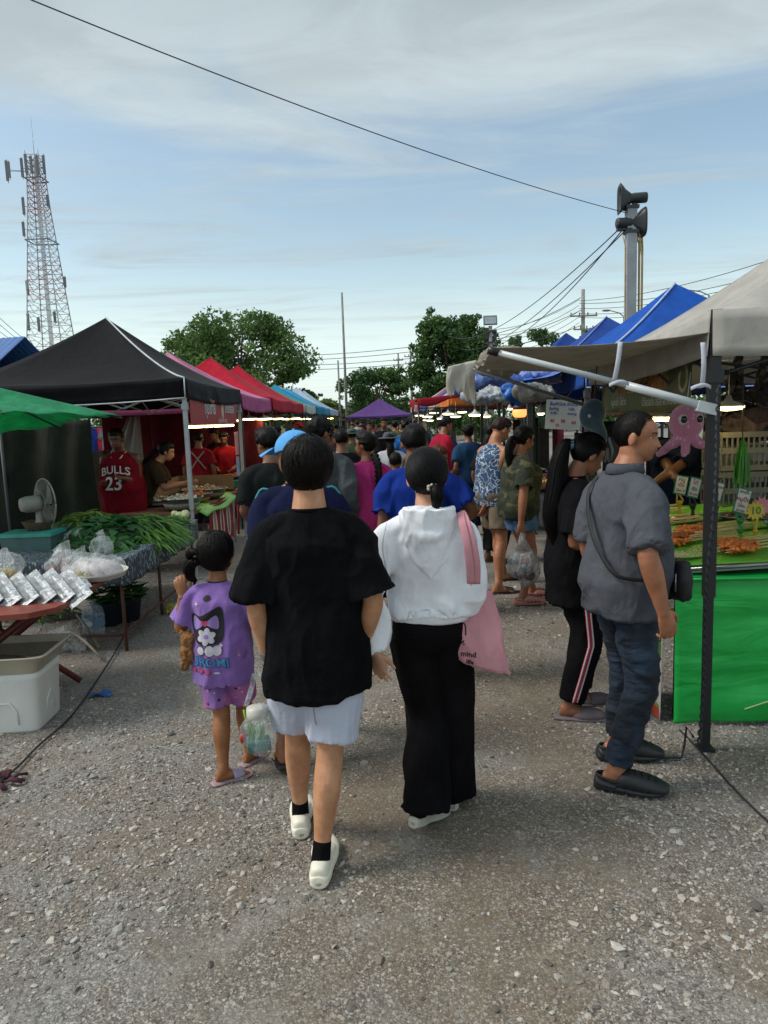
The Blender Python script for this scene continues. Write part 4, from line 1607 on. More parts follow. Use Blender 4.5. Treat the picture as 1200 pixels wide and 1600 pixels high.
def wire(label, pts, sag=0.0, r=.006, m=None, group=None, nm='overhead_wire', n=24):
 P = []
 for a, b in zip(pts[:-1], pts[1:]):
  a, b = Vector(a), Vector(b)
  for k in range(n):
   t = k / n
   P.append(a.lerp(b, t) - Vector((0, 0, 4 * sag * t * (1 - t))))
 P.append(Vector(pts[-1]))
 o0 = P[0]
 o = MB().tube([p - o0 for p in P], r, 5).build(nm, m or DARKM, None, o0)
 return tag(o, label, 'wire', group)
WG = 'overhead wires'
wire('long single wire crossing the sky from top left to the speaker post', [at(-60, -45, 7.5), (SPX - .12, SPY, ztop - .12)], .16, .0075, group=WG)
for k, (x2, y2, sg) in enumerate(((700, 525, .9), (745, 530, 1.1), (720, 545, .8))):
 wire(('uppermost', 'middle', 'lowest')[k] + ' of three cables dropping left from the speaker post', [(SPX - .13, SPY, ztop - .34 - .07 * k), at(x2, y2, 48)], sg, .013, group=WG)
lv = [(466, 560, 553), (466, 566, 558), (466, 572, 571), (480, 580, 575), (480, 588, 582)]
for k, (x0, y0, y1) in enumerate(((455, 556, 523), (455, 563, 531), (455, 571, 543), (455, 578, 551))):
 wire('power line number %d from the top behind the thin steel pole' % (k + 1) if 0 else ('topmost', 'second', 'third', 'lowest')[k] + ' power line passing behind the very tall thin pole', [at(x0, y0, 70), at(768, y1, 64), at(911, y1 - 60 + 12 * k, 62)], .35, .028, group=WG)
for k, (y0, y1) in enumerate(((466, 405), (470, 428), (478, 437), (486, 452), (492, 462))):
 wire(('topmost', 'second', 'third', 'fourth', 'lowest')[k] + ' power line running right from the cross arms above the blue tents', [at(905, y0 + 4, 62), at(1230, y1 - 8, 40)], .5, .022, group=WG)
for k in range(5):
 wire(('topmost', 'second', 'third', 'fourth', 'lowest')[k] + ' power line fanning left from the cross arms down to the floodlight mast', [at(905, 468 + 9 * k, 62), at(770 + 4 * k, 515 + 9 * k, 60)], .5, .02, group=WG)
for k in range(3):
 wire(('upper', 'middle', 'lower')[k] + ' wire at the far left edge above the blue roof', [at(-20, 478 + 12 * k, 60), at(75, 558 + 5 * k, 60)], .2, .022, group=WG)
# ------------------------------------------------------------------ pop-up canopies
def canopy(label, x, y, sx, sy, zv, vh, zp, col, rz=0, frame='3a3c3f', legs=True, valcol=None, piping=None, detail=12, group='pop-up canopies of the market stalls',
           cornerhigh=.05, sag=.10, thin=.22, open_sides=(0, 1, 2, 3), seed=0, peakx=0.0, legr=.019, var=.10, conc=1.30):
 """corner at (x, y) nearest the lane and the camera; sx may be negative (row on the left). zv valance bottom, vh its height, zp peak"""
 t = thing('canopy_tent', label, 'canopy tent', (x, y, 0), rz, group)
 fm = cloth('canopy_' + col, col, var, .75, (1, 1, 1), .35, 5, 700, thin, .05)
 vm = cloth('canopy_' + (valcol or col), valcol or col, var, .75, (1, 1, 1), .5, 6, 700, thin, .05)
 FM = mat('frame_' + frame, frame, .45, .1)
 c = [Vector((0, 0, 0)), Vector((sx, 0, 0)), Vector((sx, sy, 0)), Vector((0, sy, 0))]
 ze = zv + vh
 pk = Vector((sx * (.5 + peakx), sy * .5, zp))
 d = detail
 rg = random.Random(seed + int(x * 100) + int(y * 10))
 ph = rg.uniform(0, 9)
 rf = MB()
 for i in range(4):
  a, b = c[i], c[(i + 1) % 4]
  def fn(u, v, a=a, b=b, i=i):
   e = a.lerp(b, u)
   m = 1 - (2 * u - 1) ** 2
   p = Vector((e.x, e.y, 0)).lerp(Vector((pk.x, pk.y, 0)), v)
   z = ze + (zp - ze) * v ** conc
   z -= sag * m * (4 * v * (1 - v)) * .55
   z -= (.035 * m) * (1 - v)
   w = (vnoise([[p.x * 2.3 + ph, p.y * 2.3, i * 3.1]])[0] - .5) * .035 * min(1, m * 2) * min(1, (1 - v) * 4)
   return (p.x, p.y, z + w)
  rf.grid(fn, d, d)
 roof = rf.build('canopy_roof', fm, t)
 thick(roof, .004)
 for i in range(4):
  a, b = c[i], c[(i + 1) % 4]
  n = Vector((b.y - a.y, a.x - b.x, 0)).normalized() * (1 if sx > 0 else -1)
  vb = MB()
  def fn(u, v):
   e = a.lerp(b, u)
   m = 1 - (2 * u - 1) ** 2
   z = ze - .030 * m - v * vh - .012 * m * v
   wv = (vnoise([[u * 9 + ph, v * 1.2, i * 7.7]])[0] - .5) * .045 * v ** .5 + (vnoise([[u * 3 + v * 3 + ph, v * 6, i * 7.7]])[0] - .5) * .02
   o = n * (.006 + .012 * v + wv * min(1, m * 3))
   return (e.x + o.x, e.y + o.y, z + .004)
  vb.grid(fn, d * 3, 5)
  vo = vb.build('valance', vm, t)
  thick(vo, .003)
  if i == 0 and piping:
   pp = MB()
   pp.tube([fn(k / 20, 1) for k in range(21)], .008, 5)
   pp.tube([fn(1 if sx < 0 and 0 else 0, 0), fn(0, 1)], .007, 5)
   pp.build('piping', mat('piping_' + piping, piping, .7), vo)
 if piping:
  for i in (0,):
   a = c[i]
   pts = []
   for k in range(15):
    v = k / 14
    p = Vector((a.x, a.y, 0)).lerp(Vector((pk.x, pk.y, 0)), v)
    pts.append((p.x, p.y, ze + (zp - ze) * v ** conc + .008))
   MB().tube(pts, .011, 6).build('ridge_piping', mat('piping_' + piping, piping, .7), t)
 if legs:
  for i in range(4):
   p = c[i]
   o = (pk - p)
   q = Vector((p.x + math.copysign(.02, o.x), p.y + math.copysign(.02, o.y), 0))
   lg = MB()
   lg.box((q.x, q.y, .95), (legr * 1.6, legr * 1.6, 1.90))
   lg.box((q.x, q.y, (ze + .75) / 2 + .02), (legr * 2.1, legr * 2.1, ze - .78))
   lg.box((q.x, q.y, .006), (.075, .075, .012))
   lg.box((q.x, q.y, ze - .30), (legr * 3, legr * 3, .06))
   lg.build('leg', FM, t)
  fb = MB()
  for i in range(4):
   a, b = c[i], c[(i + 1) % 4]
   for k in range(4):
    p0 = a.lerp(b, k / 4) * .985 + pk * .015
    p1 = a.lerp(b, (k + 1) / 4) * .985 + pk * .015
    z0, z1 = (ze - .30, ze - .06)
    fb.tube([(p0.x, p0.y, z0), (p1.x, p1.y, z1)], .010, 4)
    fb.tube([(p0.x, p0.y, z1), (p1.x, p1.y, z0)], .010, 4)
   p0 = a.lerp(b, .5)
   for k in range(2):
    q0, q1 = p0.lerp(Vector((pk.x, pk.y, 0)), k / 2), p0.lerp(Vector((pk.x, pk.y, 0)), (k + 1) / 2)
    zz = lambda f: ze - .18 + f * .12
    fb.tube([(q0.x, q0.y, zz(k) - .12), (q1.x, q1.y, zz(k + 1) + .10)], .010, 4)
    fb.tube([(q0.x, q0.y, zz(k) + .12), (q1.x, q1.y, zz(k + 1) - .14)], .010, 4)
  fb.tube([(pk.x, pk.y, ze - .2), (pk.x, pk.y, zp - .02)], .016, 5)
  fb.build('scissor_frame', FM, t, kind='stuff')
 return t
# left row, from the nearest to the far end of the lane
canopy('black pop-up canopy with white seams over the vegetable and snack stalls', -2.10, 7.85, -2.7, 3.05, 2.0, .21, 3.10, '09090d', piping='b9bcc0', detail=16, frame='a3a7a8', thin=.02, legr=.021)
canopy('pale pink pop-up canopy right behind the black one', -2.16, 11.3, -3.0, 2.95, 1.93, .24, 2.98, 'c57fa0', valcol='b8608f', frame='26272a')
canopy('bright red pop-up canopy following the pink one', -2.15, 14.4, -3.0, 2.95, 1.96, .24, 3.16, 'b81d35', frame='202124')
canopy('second red pop-up canopy, only its peak and slope showing', -2.18, 17.5, -3.0, 2.95, 1.96, .24, 3.22, 'b01c33', frame='202124')
canopy('pale green and white pop-up canopy behind the red ones', -2.12, 20.6, -3.0, 2.95, 1.96, .24, 2.95, '4f9a78', valcol='c9d2cc')
canopy('sky blue pop-up canopy, the first of the blue ones on the left', -2.12, 23.8, -3.0, 2.95, 1.96, .25, 3.02, '2b86ad')
canopy('second sky blue pop-up canopy behind the first', -2.12, 27.0, -3.0, 2.95, 1.96, .25, 3.04, '3f93c0')
canopy('very pale blue pop-up canopy near the end of the left row', -2.12, 30.2, -3.0, 2.95, 1.96, .25, 3.22, 'a9bccb')
canopy('pale blue-white pop-up canopy, second last of the left row', -2.14, 33.4, -3.0, 2.95, 1.96, .25, 3.20, 'a3b6c9')
canopy('blue and red pop-up canopy at the far end of the left row', -2.2, 36.6, -3.0, 2.95, 1.96, .25, 3.10, '3c6aa5', valcol='a04040')
canopy('purple pop-up canopy standing across the end of the lane', -1.85, 38.0, 3.6, 3.4, 1.80, .10, 2.84, '5a3c78', thin=.12)
# right row
GA = R(-6)
grey = canopy('weathered light grey canopy over the skewer stall at the right', 1.55, 3.40, 3.4, 3.02, 1.935, .21, 3.22, 'bbb8b1', rz=GA, frame='1d1f22', detail=20, thin=.35, legr=.024, sag=.12, conc=1.25, cornerhigh=0)
canopy('bright blue pop-up canopy with a white seam behind the grey one', 1.97, 6.95, 2.9, 3.0, 1.93, .24, 3.12, '1d55b0', valcol='2453a6', piping='aebfdc', frame='4a4c50')
canopy('medium blue pop-up canopy, second blue one on the right', 2.12, 10.1, 3.0, 3.0, 1.95, .24, 3.18, '2c4d9c', piping='7f93c8', frame='303236')
canopy('darker blue pop-up canopy, third blue one on the right', 2.25, 13.3, 3.1, 3.0, 1.95, .24, 3.30, '29468f', frame='303236')
canopy('orange pop-up canopy on the right behind the blue ones', 1.62, 16.9, 3.0, 3.0, 1.95, .24, 3.0, 'd8762a')
canopy('cream coloured pop-up canopy behind the orange one', 1.55, 20.2, 3.0, 3.0, 1.95, .24, 3.1, 'b9b097')
canopy('navy blue pop-up canopy behind the cream one', 1.5, 23.5, 3.0, 3.0, 1.95, .24, 3.1, '3a4f96')
canopy('faded rose pop-up canopy far down the right row', 1.45, 26.8, 3.0, 3.0, 1.95, .24, 3.1, 'a0606a')
canopy('white pop-up canopy at the far end of the right row', 1.4, 30.2, 3.0, 3.0, 1.95, .24, 3.0, 'b7b7b2')
# flat red awning on a black frame
t = thing('flat_awning', 'flat red awning on thin black posts, left of the hanging white cloth', 'awning', (.62, 12.3, 0))
thick(MB().grid(lambda u, v: (u * 1.25 + .0, v * 2.4, 2.02 + .10 * u - .06 * math.sin(PI * v) + .05 * v), 8, 8).build('awning_cloth', cloth('awning_red', '8d1f2c', thin=.1), t), .004)
thick(MB().grid(lambda u, v: (u * 1.25, -.01 - .01 * v, 2.02 + .10 * u - v * (.10 + .05 * math.sin(u * 9))), 14, 3).build('front_flap', cloth('awning_red', '8d1f2c', thin=.1), t), .003)
thick(MB().grid(lambda u, v: (-.02 - .02 * v, u * 2.4, 2.03 - v * (.16 + .06 * math.sin(u * 7))), 14, 3).build('side_flap', cloth('awning_red', '8d1f2c', thin=.1), t), .003)
for (px_, py_) in ((.03, .03), (1.2, .03), (.03, 2.35), (1.2, 2.35)):
 MB().tube([(px_, py_, 0), (px_, py_, 2.0)], .018, 6).build('post', mat('frame_202124', '202124', .45), t)
for z in (1.15, 1.86):
 MB().tube([(.03, .03, z), (1.2, .03, z)], .012, 5).build('rail', mat('frame_202124', '202124', .45), t)
# ------------------------------------------------------------------ the grey canopy's awning over the lane
aw = thing('side_awning', 'grey cloth awning held out over the lane on two poles at the right', 'awning', (1.55, 3.40, 0), GA)
N0, N1 = Vector((-1.0, .02, 2.01)), Vector((-1.03, 3.05, 2.13))      # outer ends of the poles
I0, I1 = Vector((0.02, .0, 2.03)), Vector((.0, 3.02, 2.04))
def awf(u, v):
 a = I0.lerp(I1, v)
 b = N0.lerp(N1, v)
 p = a.lerp(b, u)
 m = 4 * v * (1 - v)
 return (p.x + .0, p.y, p.z - .05 * m * u - .03 * math.sin(PI * u) + .010 * math.sin(v * 19 + u * 4) * u + .02)
AWM = cloth('awning_grey', 'a09a8e', .14, .9, (1, 1, 1), .6, 5, 600, .35, .05)
thick(MB().grid(awf, 16, 30).build('awning_cloth', AWM, aw), .004)
# the end that is rolled over the far pole and hangs down, and the bunched cloth on top
thick(MB().grid(lambda u, v: (N1.x + .03 - .02 * math.sin(v * 3) - u * .26 + .006 * math.sin(u * 14 + v * 2), N1.y + .03 + .05 * (vnoise([[u * 5, v * 2.2, 3.3]])[0] - .5) + .05 * v, N1.z + .07 - .05 * u - v * (.30 + .08 * math.sin(u * 5 + 1) + .03 * math.sin(u * 23))), 18, 14)
      .build('hanging_end', cloth('awning_pale', 'd0ccc2', .08, .9, (1, 1, .4), .9, 9, 600, .3), aw), .004)
bn = MB()
bn.ball((N1.x + .26, N1.y + .25, N1.z + .06), (.22, .2, .10), 26, 18)
mbm = remesh(bn, .02, 1)
displace(mbm, .05, folds((9, 9, 9), 3))
mbm.materials.append(AWM)
link('bunched_cloth', mbm, aw)
PW = mat('white_pole', 'b9bfc1', .35, .05)
PB = mat('frame_1d1f22', '1d1f22', .45)
q = MB()
q.tube([(.0, -.01, 1.70), N0 + Vector((.62, 0, -.19))], .020, 12)
q.tube([N0 + Vector((.66, 0, -.20)), N0 + Vector((.0, 0, -.005))], .0145, 12)
q.box((-.02, -.01, 1.70), (.09, .05, .05), (0, R(16), 0))
q.build('near_pole', PW, aw)
q = MB()
q.tube([N0 + Vector((.02, 0, -.011)), N0 + Vector((-.03, 0, .004))], .021, 14)
q.build('pole_end', mat('pole_black', '141414', .4), aw)
q = MB()
q.tube([(.0, 3.0, 1.74), N1 + Vector((.0, 0, -.01))], .017, 10)
q.build('far_pole', mat('pole_grey', '6a6d70', .35), aw)
# white ties
TIE = cloth('tie_white', 'b5b9c4', .06)
for k, (tx, zt) in enumerate(((-.42, 2.02), (-.05, 2.0))):
 zb = 1.83 if k == 0 else 1.80
 q = MB()
 q.grid(lambda u, v: (tx - .01 + u * .022 - v * .03 * (1 - k), -.03 - .02 * math.sin(v * 3), zt - v * (zt - zb)), 2, 8)
 q.grid(lambda u, v: (tx - .05 + u * .09, -.034 - .02 * math.sin(u * 3), zb + .015 * math.sin(u * 3) - v * .018), 6, 2)
 thick(q.build('tie', TIE, aw), .001)
# thin corner extras: pale seam edge and black cord on the near post of the grey canopy
cd = thing('guy_cord', 'twisted dark cord tied along the black post of the grey canopy', 'cord', (1.53, 3.37, 0))
P = []
for k in range(260):
 f = k / 259
 P.append((.005 * math.sin(f * 260) - .03 * (1 - f) + .035 * f + .008 * math.sin(f * 11), -.036 + .005 * math.cos(f * 260), .05 + f * 1.75))
MB().tube(P, .006, 5).build('cord', mat('cord_dark', '2b2c30', .8), cd)
MB().tube([(-.05, -.03, .10), (-.09, -.04, .16), (-.10, -.04, .06), (-.12, -.06, .012), (-.22, -.05, .01), (-.36, -.02, .008)], .006, 5).build('cord_end', mat('cord_dark', '2b2c30', .8), cd)
# ------------------------------------------------------------------ flat print helpers on boards
class Print:
 """flat lettering and marks on a flat board whose frame is M (x right, y up, z out)"""
 def __init__(s, M, parent):
  s.M, s.parent, s.k = M, parent, 0
 def put(s, v, f, m, name='print', dx=0, dy=0, lay=1, rot=0, fine=0):
  ca, sa = math.cos(rot), math.sin(rot)
  mb = MB()
  mb.add([s.M @ Vector((p[0] * ca - p[1] * sa + dx, p[0] * sa + p[1] * ca + dy, .0015 * lay)) for p in v], f)
  return mb.build(name, m, s.parent)
 def text(s, txt, size, m, dx=0, dy=0, bold=0, lay=2, rot=0, name='lettering'):
  v, f = text_mesh(txt, size, bold)
  if v:
   return s.put(v, f, m, name, dx, dy, lay, rot)
 def rect(s, w, h, m, dx=0, dy=0, lay=1, name='print', rot=0):
  return s.put([(-w / 2, -h / 2), (w / 2, -h / 2), (w / 2, h / 2), (-w / 2, h / 2)], [(0, 1, 2, 3)], m, name, dx, dy, lay, rot)
 def disc(s, rx, ry, m, dx=0, dy=0, lay=1, name='print', n=24, rot=0):
  return s.put([(math.cos(2 * PI * k / n) * rx, math.sin(2 * PI * k / n) * ry) for k in range(n)], [tuple(range(n))], m, name, dx, dy, lay, rot)
def frame_at(o, xdir, up=(0, 0, 1)):
 x = Vector(xdir).normalized()
 u = Vector(up)
 u = (u - x * u.dot(x)).normalized()
 z = x.cross(u)
 M = Matrix(((x.x, u.x, z.x, o[0]), (x.y, u.y, z.y, o[1]), (x.z, u.z, z.z, o[2]), (0, 0, 0, 1)))
 return M
INK = lambda n, c: mat('ink_' + n, c, .6, .03, bump=.02)
I_W, I_R, I_K, I_Y, I_B, I_G = INK('white', 'd6d2cc'), INK('red', 'a3242c'), INK('black', '17161a'), INK('yellow', 'd9b13a'), INK('blue', '2a4c9c'), INK('green', '2f7a44')
# pale blue cloth stretched from the bright blue canopy toward the lane, with the pole that holds it
t = thing('cloth_awning', 'pale blue striped cloth stretched toward the lane above the two shoppers', 'awning', (1.35, 7.2, 0))
PBM = NT('awning_paleblue')
stw = PBM.voro(3.2, 'F1', (.6, 2.2, .1))
PBC = PBM.mix(PBM.ramp(stw, .35, .42), '7f95c6', '3f5fae')
PBM = PBM.done(PBC, .8, PBM.bump(PBM.noise(9, 4, .6), .6, .02))
thick(MB().grid(lambda u, v: (u * .72, v * 3.4, 2.03 + .20 * u + .05 * v - .05 * math.sin(PI * u) + .03 * (vnoise([[u * 4, v * 9, 1.3]])[0] - .5)), 12, 30).build('awning_cloth', PBM, t), .004)
MB().box((.12, -.05, 1.0), (.045, .045, 2.0)).build('post', mat('frame_4a4c50', '4a4c50', .45), t)
MB().box((.12, 3.3, 1.0), (.04, .04, 2.0)).build('post', mat('frame_202124', '202124', .45), t)
MB().tube([(.12, -.05, 1.98), (.12, 3.3, 2.0)], .014, 6).build('rail', mat('frame_202124', '202124', .45), t)
b1 = [o for o in bpy.data.objects if o.get('label', '').startswith('bright blue pop-up')][0]
Print(frame_at((-.045, 1.0, 2.06), (0, -1, 0)), b1).text('GEORPAC', .13, INK('white', 'd6d2cc'), 0, 0, .004, 2)
# ------------------------------------------------------------------ stall goods
STEEL = mat('steel_bowl', '8d9092', .28, .05, Metallic=.85)
WPLAST = mat('white_plastic', 'bcb8ae', .45, .06)
CLEAR = filmmat('clear_bag', alpha=.22)
LEDW = glow('lamp_warm', 'ffd27a', 5.5)
LEDY = glow('tube_yellow', 'ffe08a', 8.0)
WOODB = mat('brown_wood', '6a4a35', .7, .2)
BLACKP = mat('black_plastic', '1b1c1e', .5)
def lumps(mb, c, r, n, s_, seed, flatz=.5, nu=7, nv=5, dome=.5, jit=.5):
 rg = random.Random(seed)
 for k in range(n):
  a = rg.uniform(0, 2 * PI)
  q = math.sqrt(rg.random())
  rr = s_ * rg.uniform(1 - jit, 1 + jit * .6)
  h = dome * r[0] * (1 - q * q) * rg.uniform(.2, 1)
  M = Euler((rg.uniform(0, 3), rg.uniform(0, 3), rg.uniform(0, 6))).to_matrix()
  mb.ball((c[0] + math.cos(a) * q * r[0], c[1] + math.sin(a) * q * r[1], c[2] + h), (rr, rr * rg.uniform(.5, .9), rr * flatz), nu, nv, M)
 return mb
def food_bowl(label, loc, r, h, col, seed, n=60, s_=.022, bm=None, group='bowls and trays of food', kind='bowl', col2=None):
 t = thing('food_' + kind, label, kind, loc, 0, group)
 b = MB()
 if kind == 'bowl':
  b.lathe([(r * .45, 0), (r * .8, h * .35), (r, h), (r * 1.06, h), (r * 1.06, h + .006), (r * .98, h + .004), (r * .78, h * .45), (.01, h * .3)], 28)
 else:
  b.lathe([(r * .9, 0), (r, h), (r * 1.05, h + .003), (r * .95, h * .8), (.01, h * .5)], 28)
 b.build('vessel', bm or STEEL, t)
 m = MB()
 m.ball((0, 0, h * .55), (r * .9, r * .9, h * .6), 20, 10)
 m.build('filling', mat('food_' + col, col, .6, .25, 40, 120, .5), t)
 m = MB()
 lumps(m, (0, 0, h * .85), (r * .85, r * .85), n, s_, seed, .55, dome=.35)
 m.build('pieces', mat('food_' + (col2 or col), col2 or col, .55, .3, 50, 150, .5), t, kind='stuff')
 return t
def simple_table(label, x0, x1, y0, y1, z, top, skirt=None, name='stall_table', legm=None, group='stall tables', rz=0, cat='table', hang=.0, legs=True):
 cx, cy = (x0 + x1) / 2, (y0 + y1) / 2
 t = thing(name, label, cat, (cx, cy, 0), rz, group)
 w, d = abs(x1 - x0), abs(y1 - y0)
 q = MB()
 q.box((0, 0, z - .015), (w, d, .03))
 q.build('table_top', top, t)
 if legs:
  for sx in (-1, 1):
   for sy in (-1, 1):
    MB().tube([(sx * (w / 2 - .06), sy * (d / 2 - .06), 0), (sx * (w / 2 - .06), sy * (d / 2 - .06), z - .03)], .014, 6).build('leg', legm or mat('frame_202124', '202124', .45), t)
 if skirt:
  ph = cx * 7 + cy
  q = MB()
  per = [(-w / 2, -d / 2), (w / 2, -d / 2), (w / 2, d / 2), (-w / 2, d / 2), (-w / 2, -d / 2)]
  L = [0]
  for a, b in zip(per[:-1], per[1:]):
   L.append(L[-1] + math.hypot(b[0] - a[0], b[1] - a[1]))
  def fn(u, v):
   s_ = u * L[-1]
   i = max(k for k in range(4) if L[k] <= s_ + 1e-9)
   f = (s_ - L[i]) / (L[i + 1] - L[i])
   a, b = Vector(per[i]), Vector(per[i + 1])
   p = a.lerp(b, f)
   n = Vector((b.y - a.y, a.x - b.x)).normalized()
   e = min(1, 4 * min(f, 1 - f) + .15)
   o = .006 + (.02 * v + .018 * v * math.sin(s_ * 21 + ph + math.sin(s_ * 5))) * e
   return (p.x + n.x * o, p.y + n.y * o, z + .006 - v * hang)
  q.grid(fn, 90, 6)
  thick(q.build('table_cloth_skirt', skirt, t), .002)
  q = MB()
  q.box((0, 0, z + .004), (w + .012, d + .012, .004))
  q.build('table_cover', skirt, t)
 return t
def lamp_disc(label, loc, r=.10, m=None, group='hanging stall lamps', cord=.25):
 t = thing('hanging_lamp', label, 'lamp', loc, 0, group)
 b = MB()
 b.lathe([(.012, .10), (.03, .06), (r * .9, .035), (r, .02)], 16)
 b.tube([(0, 0, .08), (0, 0, .1 + cord)], .004, 4)
 b.build('shade', WPLAST, t)
 b = MB()
 b.lathe([(r * .94, .02), (r * .8, .0), (.02, -.008)], 16)
 b.build('lamp_light', m or LEDW, t)
 return t
# ================================================================== LEFT, nearest: red folding table
RT = mat('red_table', '7d3c30', .42, .28, 5, 50, .2)
TX, TY = -1.86, 3.98
t = thing('folding_table', 'worn red wooden folding table with bagged food at the left edge', 'table', (TX, TY, 0), R(3))
q = MB()
corners = [(-1.3, -.12), (-.32, -.12), (-.14, -.09), (-.03, .02), (0, .18), (0, .88), (-.06, .97), (-1.3, .97)]
top = [Vector((x, y, .70)) for x, y in corners]
bot = [Vector((x, y, .668)) for x, y in corners]
q.rings([bot, top], True, True, False)
q.build('table_top', RT, t)
for k, (y0, y1) in enumerate(((.02, .75), (.75, .02))):
 q = MB()
 q.box((0, 0, 0), (.05, .028, .92), None)
 a, b = Vector((-.22, .10 + .04 * k, 0)), Vector((-.22, .80, 0))
 q = MB()
 q.tube([(-1.05 + .85 * k, .12, .01), (-.2 - .85 * k, .12, .66)], (.022, .014), 4)
 q.build('leg', mat('red_wood', '6d3428', .6, .25), t)
 q = MB()
 q.tube([(-1.05 + .85 * k, .72, .01), (-.2 - .85 * k, .72, .66)], (.022, .014), 4)
 q.build('leg', mat('red_wood', '6d3428', .6, .25), t)
q = MB()
q.tube([(-.62, .12, .335), (-.62, .72, .335)], .012, 6)
q.tube([(-.24, .12, .63), (-.24, .72, .63)], .016, 4)
q.build('cross_bar', mat('red_wood', '6d3428', .6, .25), t)
# row of sealed bags laid over each other on the table
BAGM = NT('silver_bag')
n_ = BAGM.noise(26, 4, .65, (1, 1, .6), 1.5)
BAGM = BAGM.done(BAGM.mix(BAGM.ramp(n_, .38, .66), '8c9094', 'cfd2d3'), .22, BAGM.bump(n_, .7, .012), Specular_IOR_Level=1.0)
STRIP = mat('fish_grey', '7c7f80', .35, .35, 14)
def bag(label, c, yaw, L, w, tilt, seed, group='sealed bags fanned out on the red table', roll=0):
 t = thing('sealed_bag', label, 'bag', c, yaw, group)
 ph = seed * 1.7
 M = Matrix.Rotation(tilt, 3, 'X') @ Matrix.Rotation(roll, 3, 'Y')
 def prof(u, v, sgn):
  x, y = (u - .5) * w, (v - .5) * L
  e = (1 - abs(2 * u - 1) ** 3) * (1 - abs(2 * v - 1) ** 4)
  z = sgn * .017 * e + .006 * math.sin(u * 17 + ph + v * 5) * e + .005 * math.sin(v * 23 + ph)
  return M @ Vector((x * (1 - .12 * v), y, z))
 b = MB()
 b.grid(lambda u, v: prof(u, v, 1), 12, 16)
 b.grid(lambda u, v: prof(1 - u, v, -1), 12, 16)
 b.build('bag_film', BAGM, t)
 b = MB()
 b.grid(lambda u, v: prof(.16 + u * .55, .06 + v * .72, 1.22), 6, 6)
 b.build('contents', STRIP, t)
 return t
rg = random.Random(4)
for k in range(8):
 fx = k / 7
 p = gp(285 / 3 * .9 + 0, 900, .70)
 xx = -2.62 + .098 * k
 bag(['leftmost', 'second', 'third', 'fourth', 'fifth', 'sixth', 'seventh', 'rightmost'][k] + ' silvery sealed bag in the fanned front row on the red table', (xx, 4.20 + .015 * k, .75), R(38), .46, .15, R(12), k, roll=R(-34))
bag('long silvery bag lying behind the fanned row, toward the squid plate', (-1.98, 4.50, .725), R(30), .36, .14, R(3), 9, roll=R(-10))
bag('crumpled silvery bag at the back left of the red table', (-2.35, 4.52, .73), R(50), .30, .15, R(4), 10, roll=R(8))
bag('flat silvery bag between the fanned row and the long bag', (-2.2, 4.42, .725), R(16), .32, .14, R(4), 12, roll=R(-14))
# white foam plate with folded squid sheets in a bag
t = thing('foam_plate', 'round white foam plate with wrapped white sheets on the red table', 'plate', (-1.96, 4.76, .702))
q = MB()
q.lathe([(.14, 0), (.19, .012), (.205, .05), (.210, .052), (.195, .03), (.14, .016), (.005, .014)], 32)
q.build('plate', mat('foam_white', 'd2cec7', .7, .05), t)
for k in range(4):
 q = MB()
 q.lathe([(.078, 0), (.082, .006), (.08, .014), (.01, .016)], 20, (0, 0, 0), True, Euler((R(58 - 8 * k), R(12 * (k - 1.5)), R(14 * k))).to_matrix())
 q.build('white_sheet', mat('squid_white', 'b5aeae', .5, .1, 20), t, loc=(-.10 + .07 * k, .02 - .01 * k, .06))
q = MB()
lumps(q, (-.09, -.07, .03), (.07, .05), 30, .016, 5, .6)
q.build('yellow_pieces', mat('yellow_food', 'b8a45a', .6, .2), t, kind='stuff')
q = MB()
q.ball((.0, 0, .07), (.20, .18, .09), 22, 14, None, lambda p: 1 + .10 * math.sin(p.x * 9 + p.y * 7))
q.build('plastic_wrap', CLEAR, t)
def plastic_bag(label, loc, size, inside, seed, group='clear plastic bags on the tables', knot=True, tint=None):
 t = thing('plastic_bag', label, 'bag', loc, 0, group)
 b = MB()
 b.ball((0, 0, size[2] * .45), (size[0], size[1], size[2] * .5), 26, 20)
 if knot:
  b.tube([(0, 0, size[2] * .8), (.01, 0, size[2] * 1.0), (-.01, 0, size[2] * 1.25)], [size[0] * .35, size[0] * .12, size[0] * .4], 10)
 me = b.mesh('f')
 displace(me, size[0] * .30, folds((9 / size[0] * .1, 9 / size[0] * .1, 5 / size[0] * .1), seed))
 smooth_mesh(me)
 me.materials.append(tint or CLEAR)
 link('bag_film', me, t)
 if inside:
  q = MB()
  lumps(q, (0, 0, size[2] * .2), (size[0] * .6, size[1] * .6), 14, size[0] * .35, seed, .5, dome=.6)
  q.build('contents', mat('inside_' + inside, inside, .7, .3, 30), t, kind='stuff')
 return t
plastic_bag('clear bag of red-brown paste behind the foam plate', (-2.28, 5.0, .70), (.13, .11, .15), '7c4c48', 3)
plastic_bag('large clear bag with pinkish contents left of the foam plate', (-2.10, 4.85, .70), (.11, .10, .14), '8e6a64', 8)
plastic_bag('small clear bag with a yellow block at the back of the red table', (-2.62, 4.85, .70), (.11, .10, .16), 'b9a860', 5)
plastic_bag('upright twisted clear bag in front of the heaped greens', (-2.18, 5.45, .72), (.07, .07, .16), '8a9a8e', 11)
plastic_bag('green tinted net bag of herbs next to the fan basket', (-2.60, 6.05, .73), (.12, .10, .11), '7d9a8d', 12, knot=False)
plastic_bag('loose clear bag lying against the boxes under the table', (-2.5, 5.4, .0), (.14, .12, .16), 'a0a39c', 14)
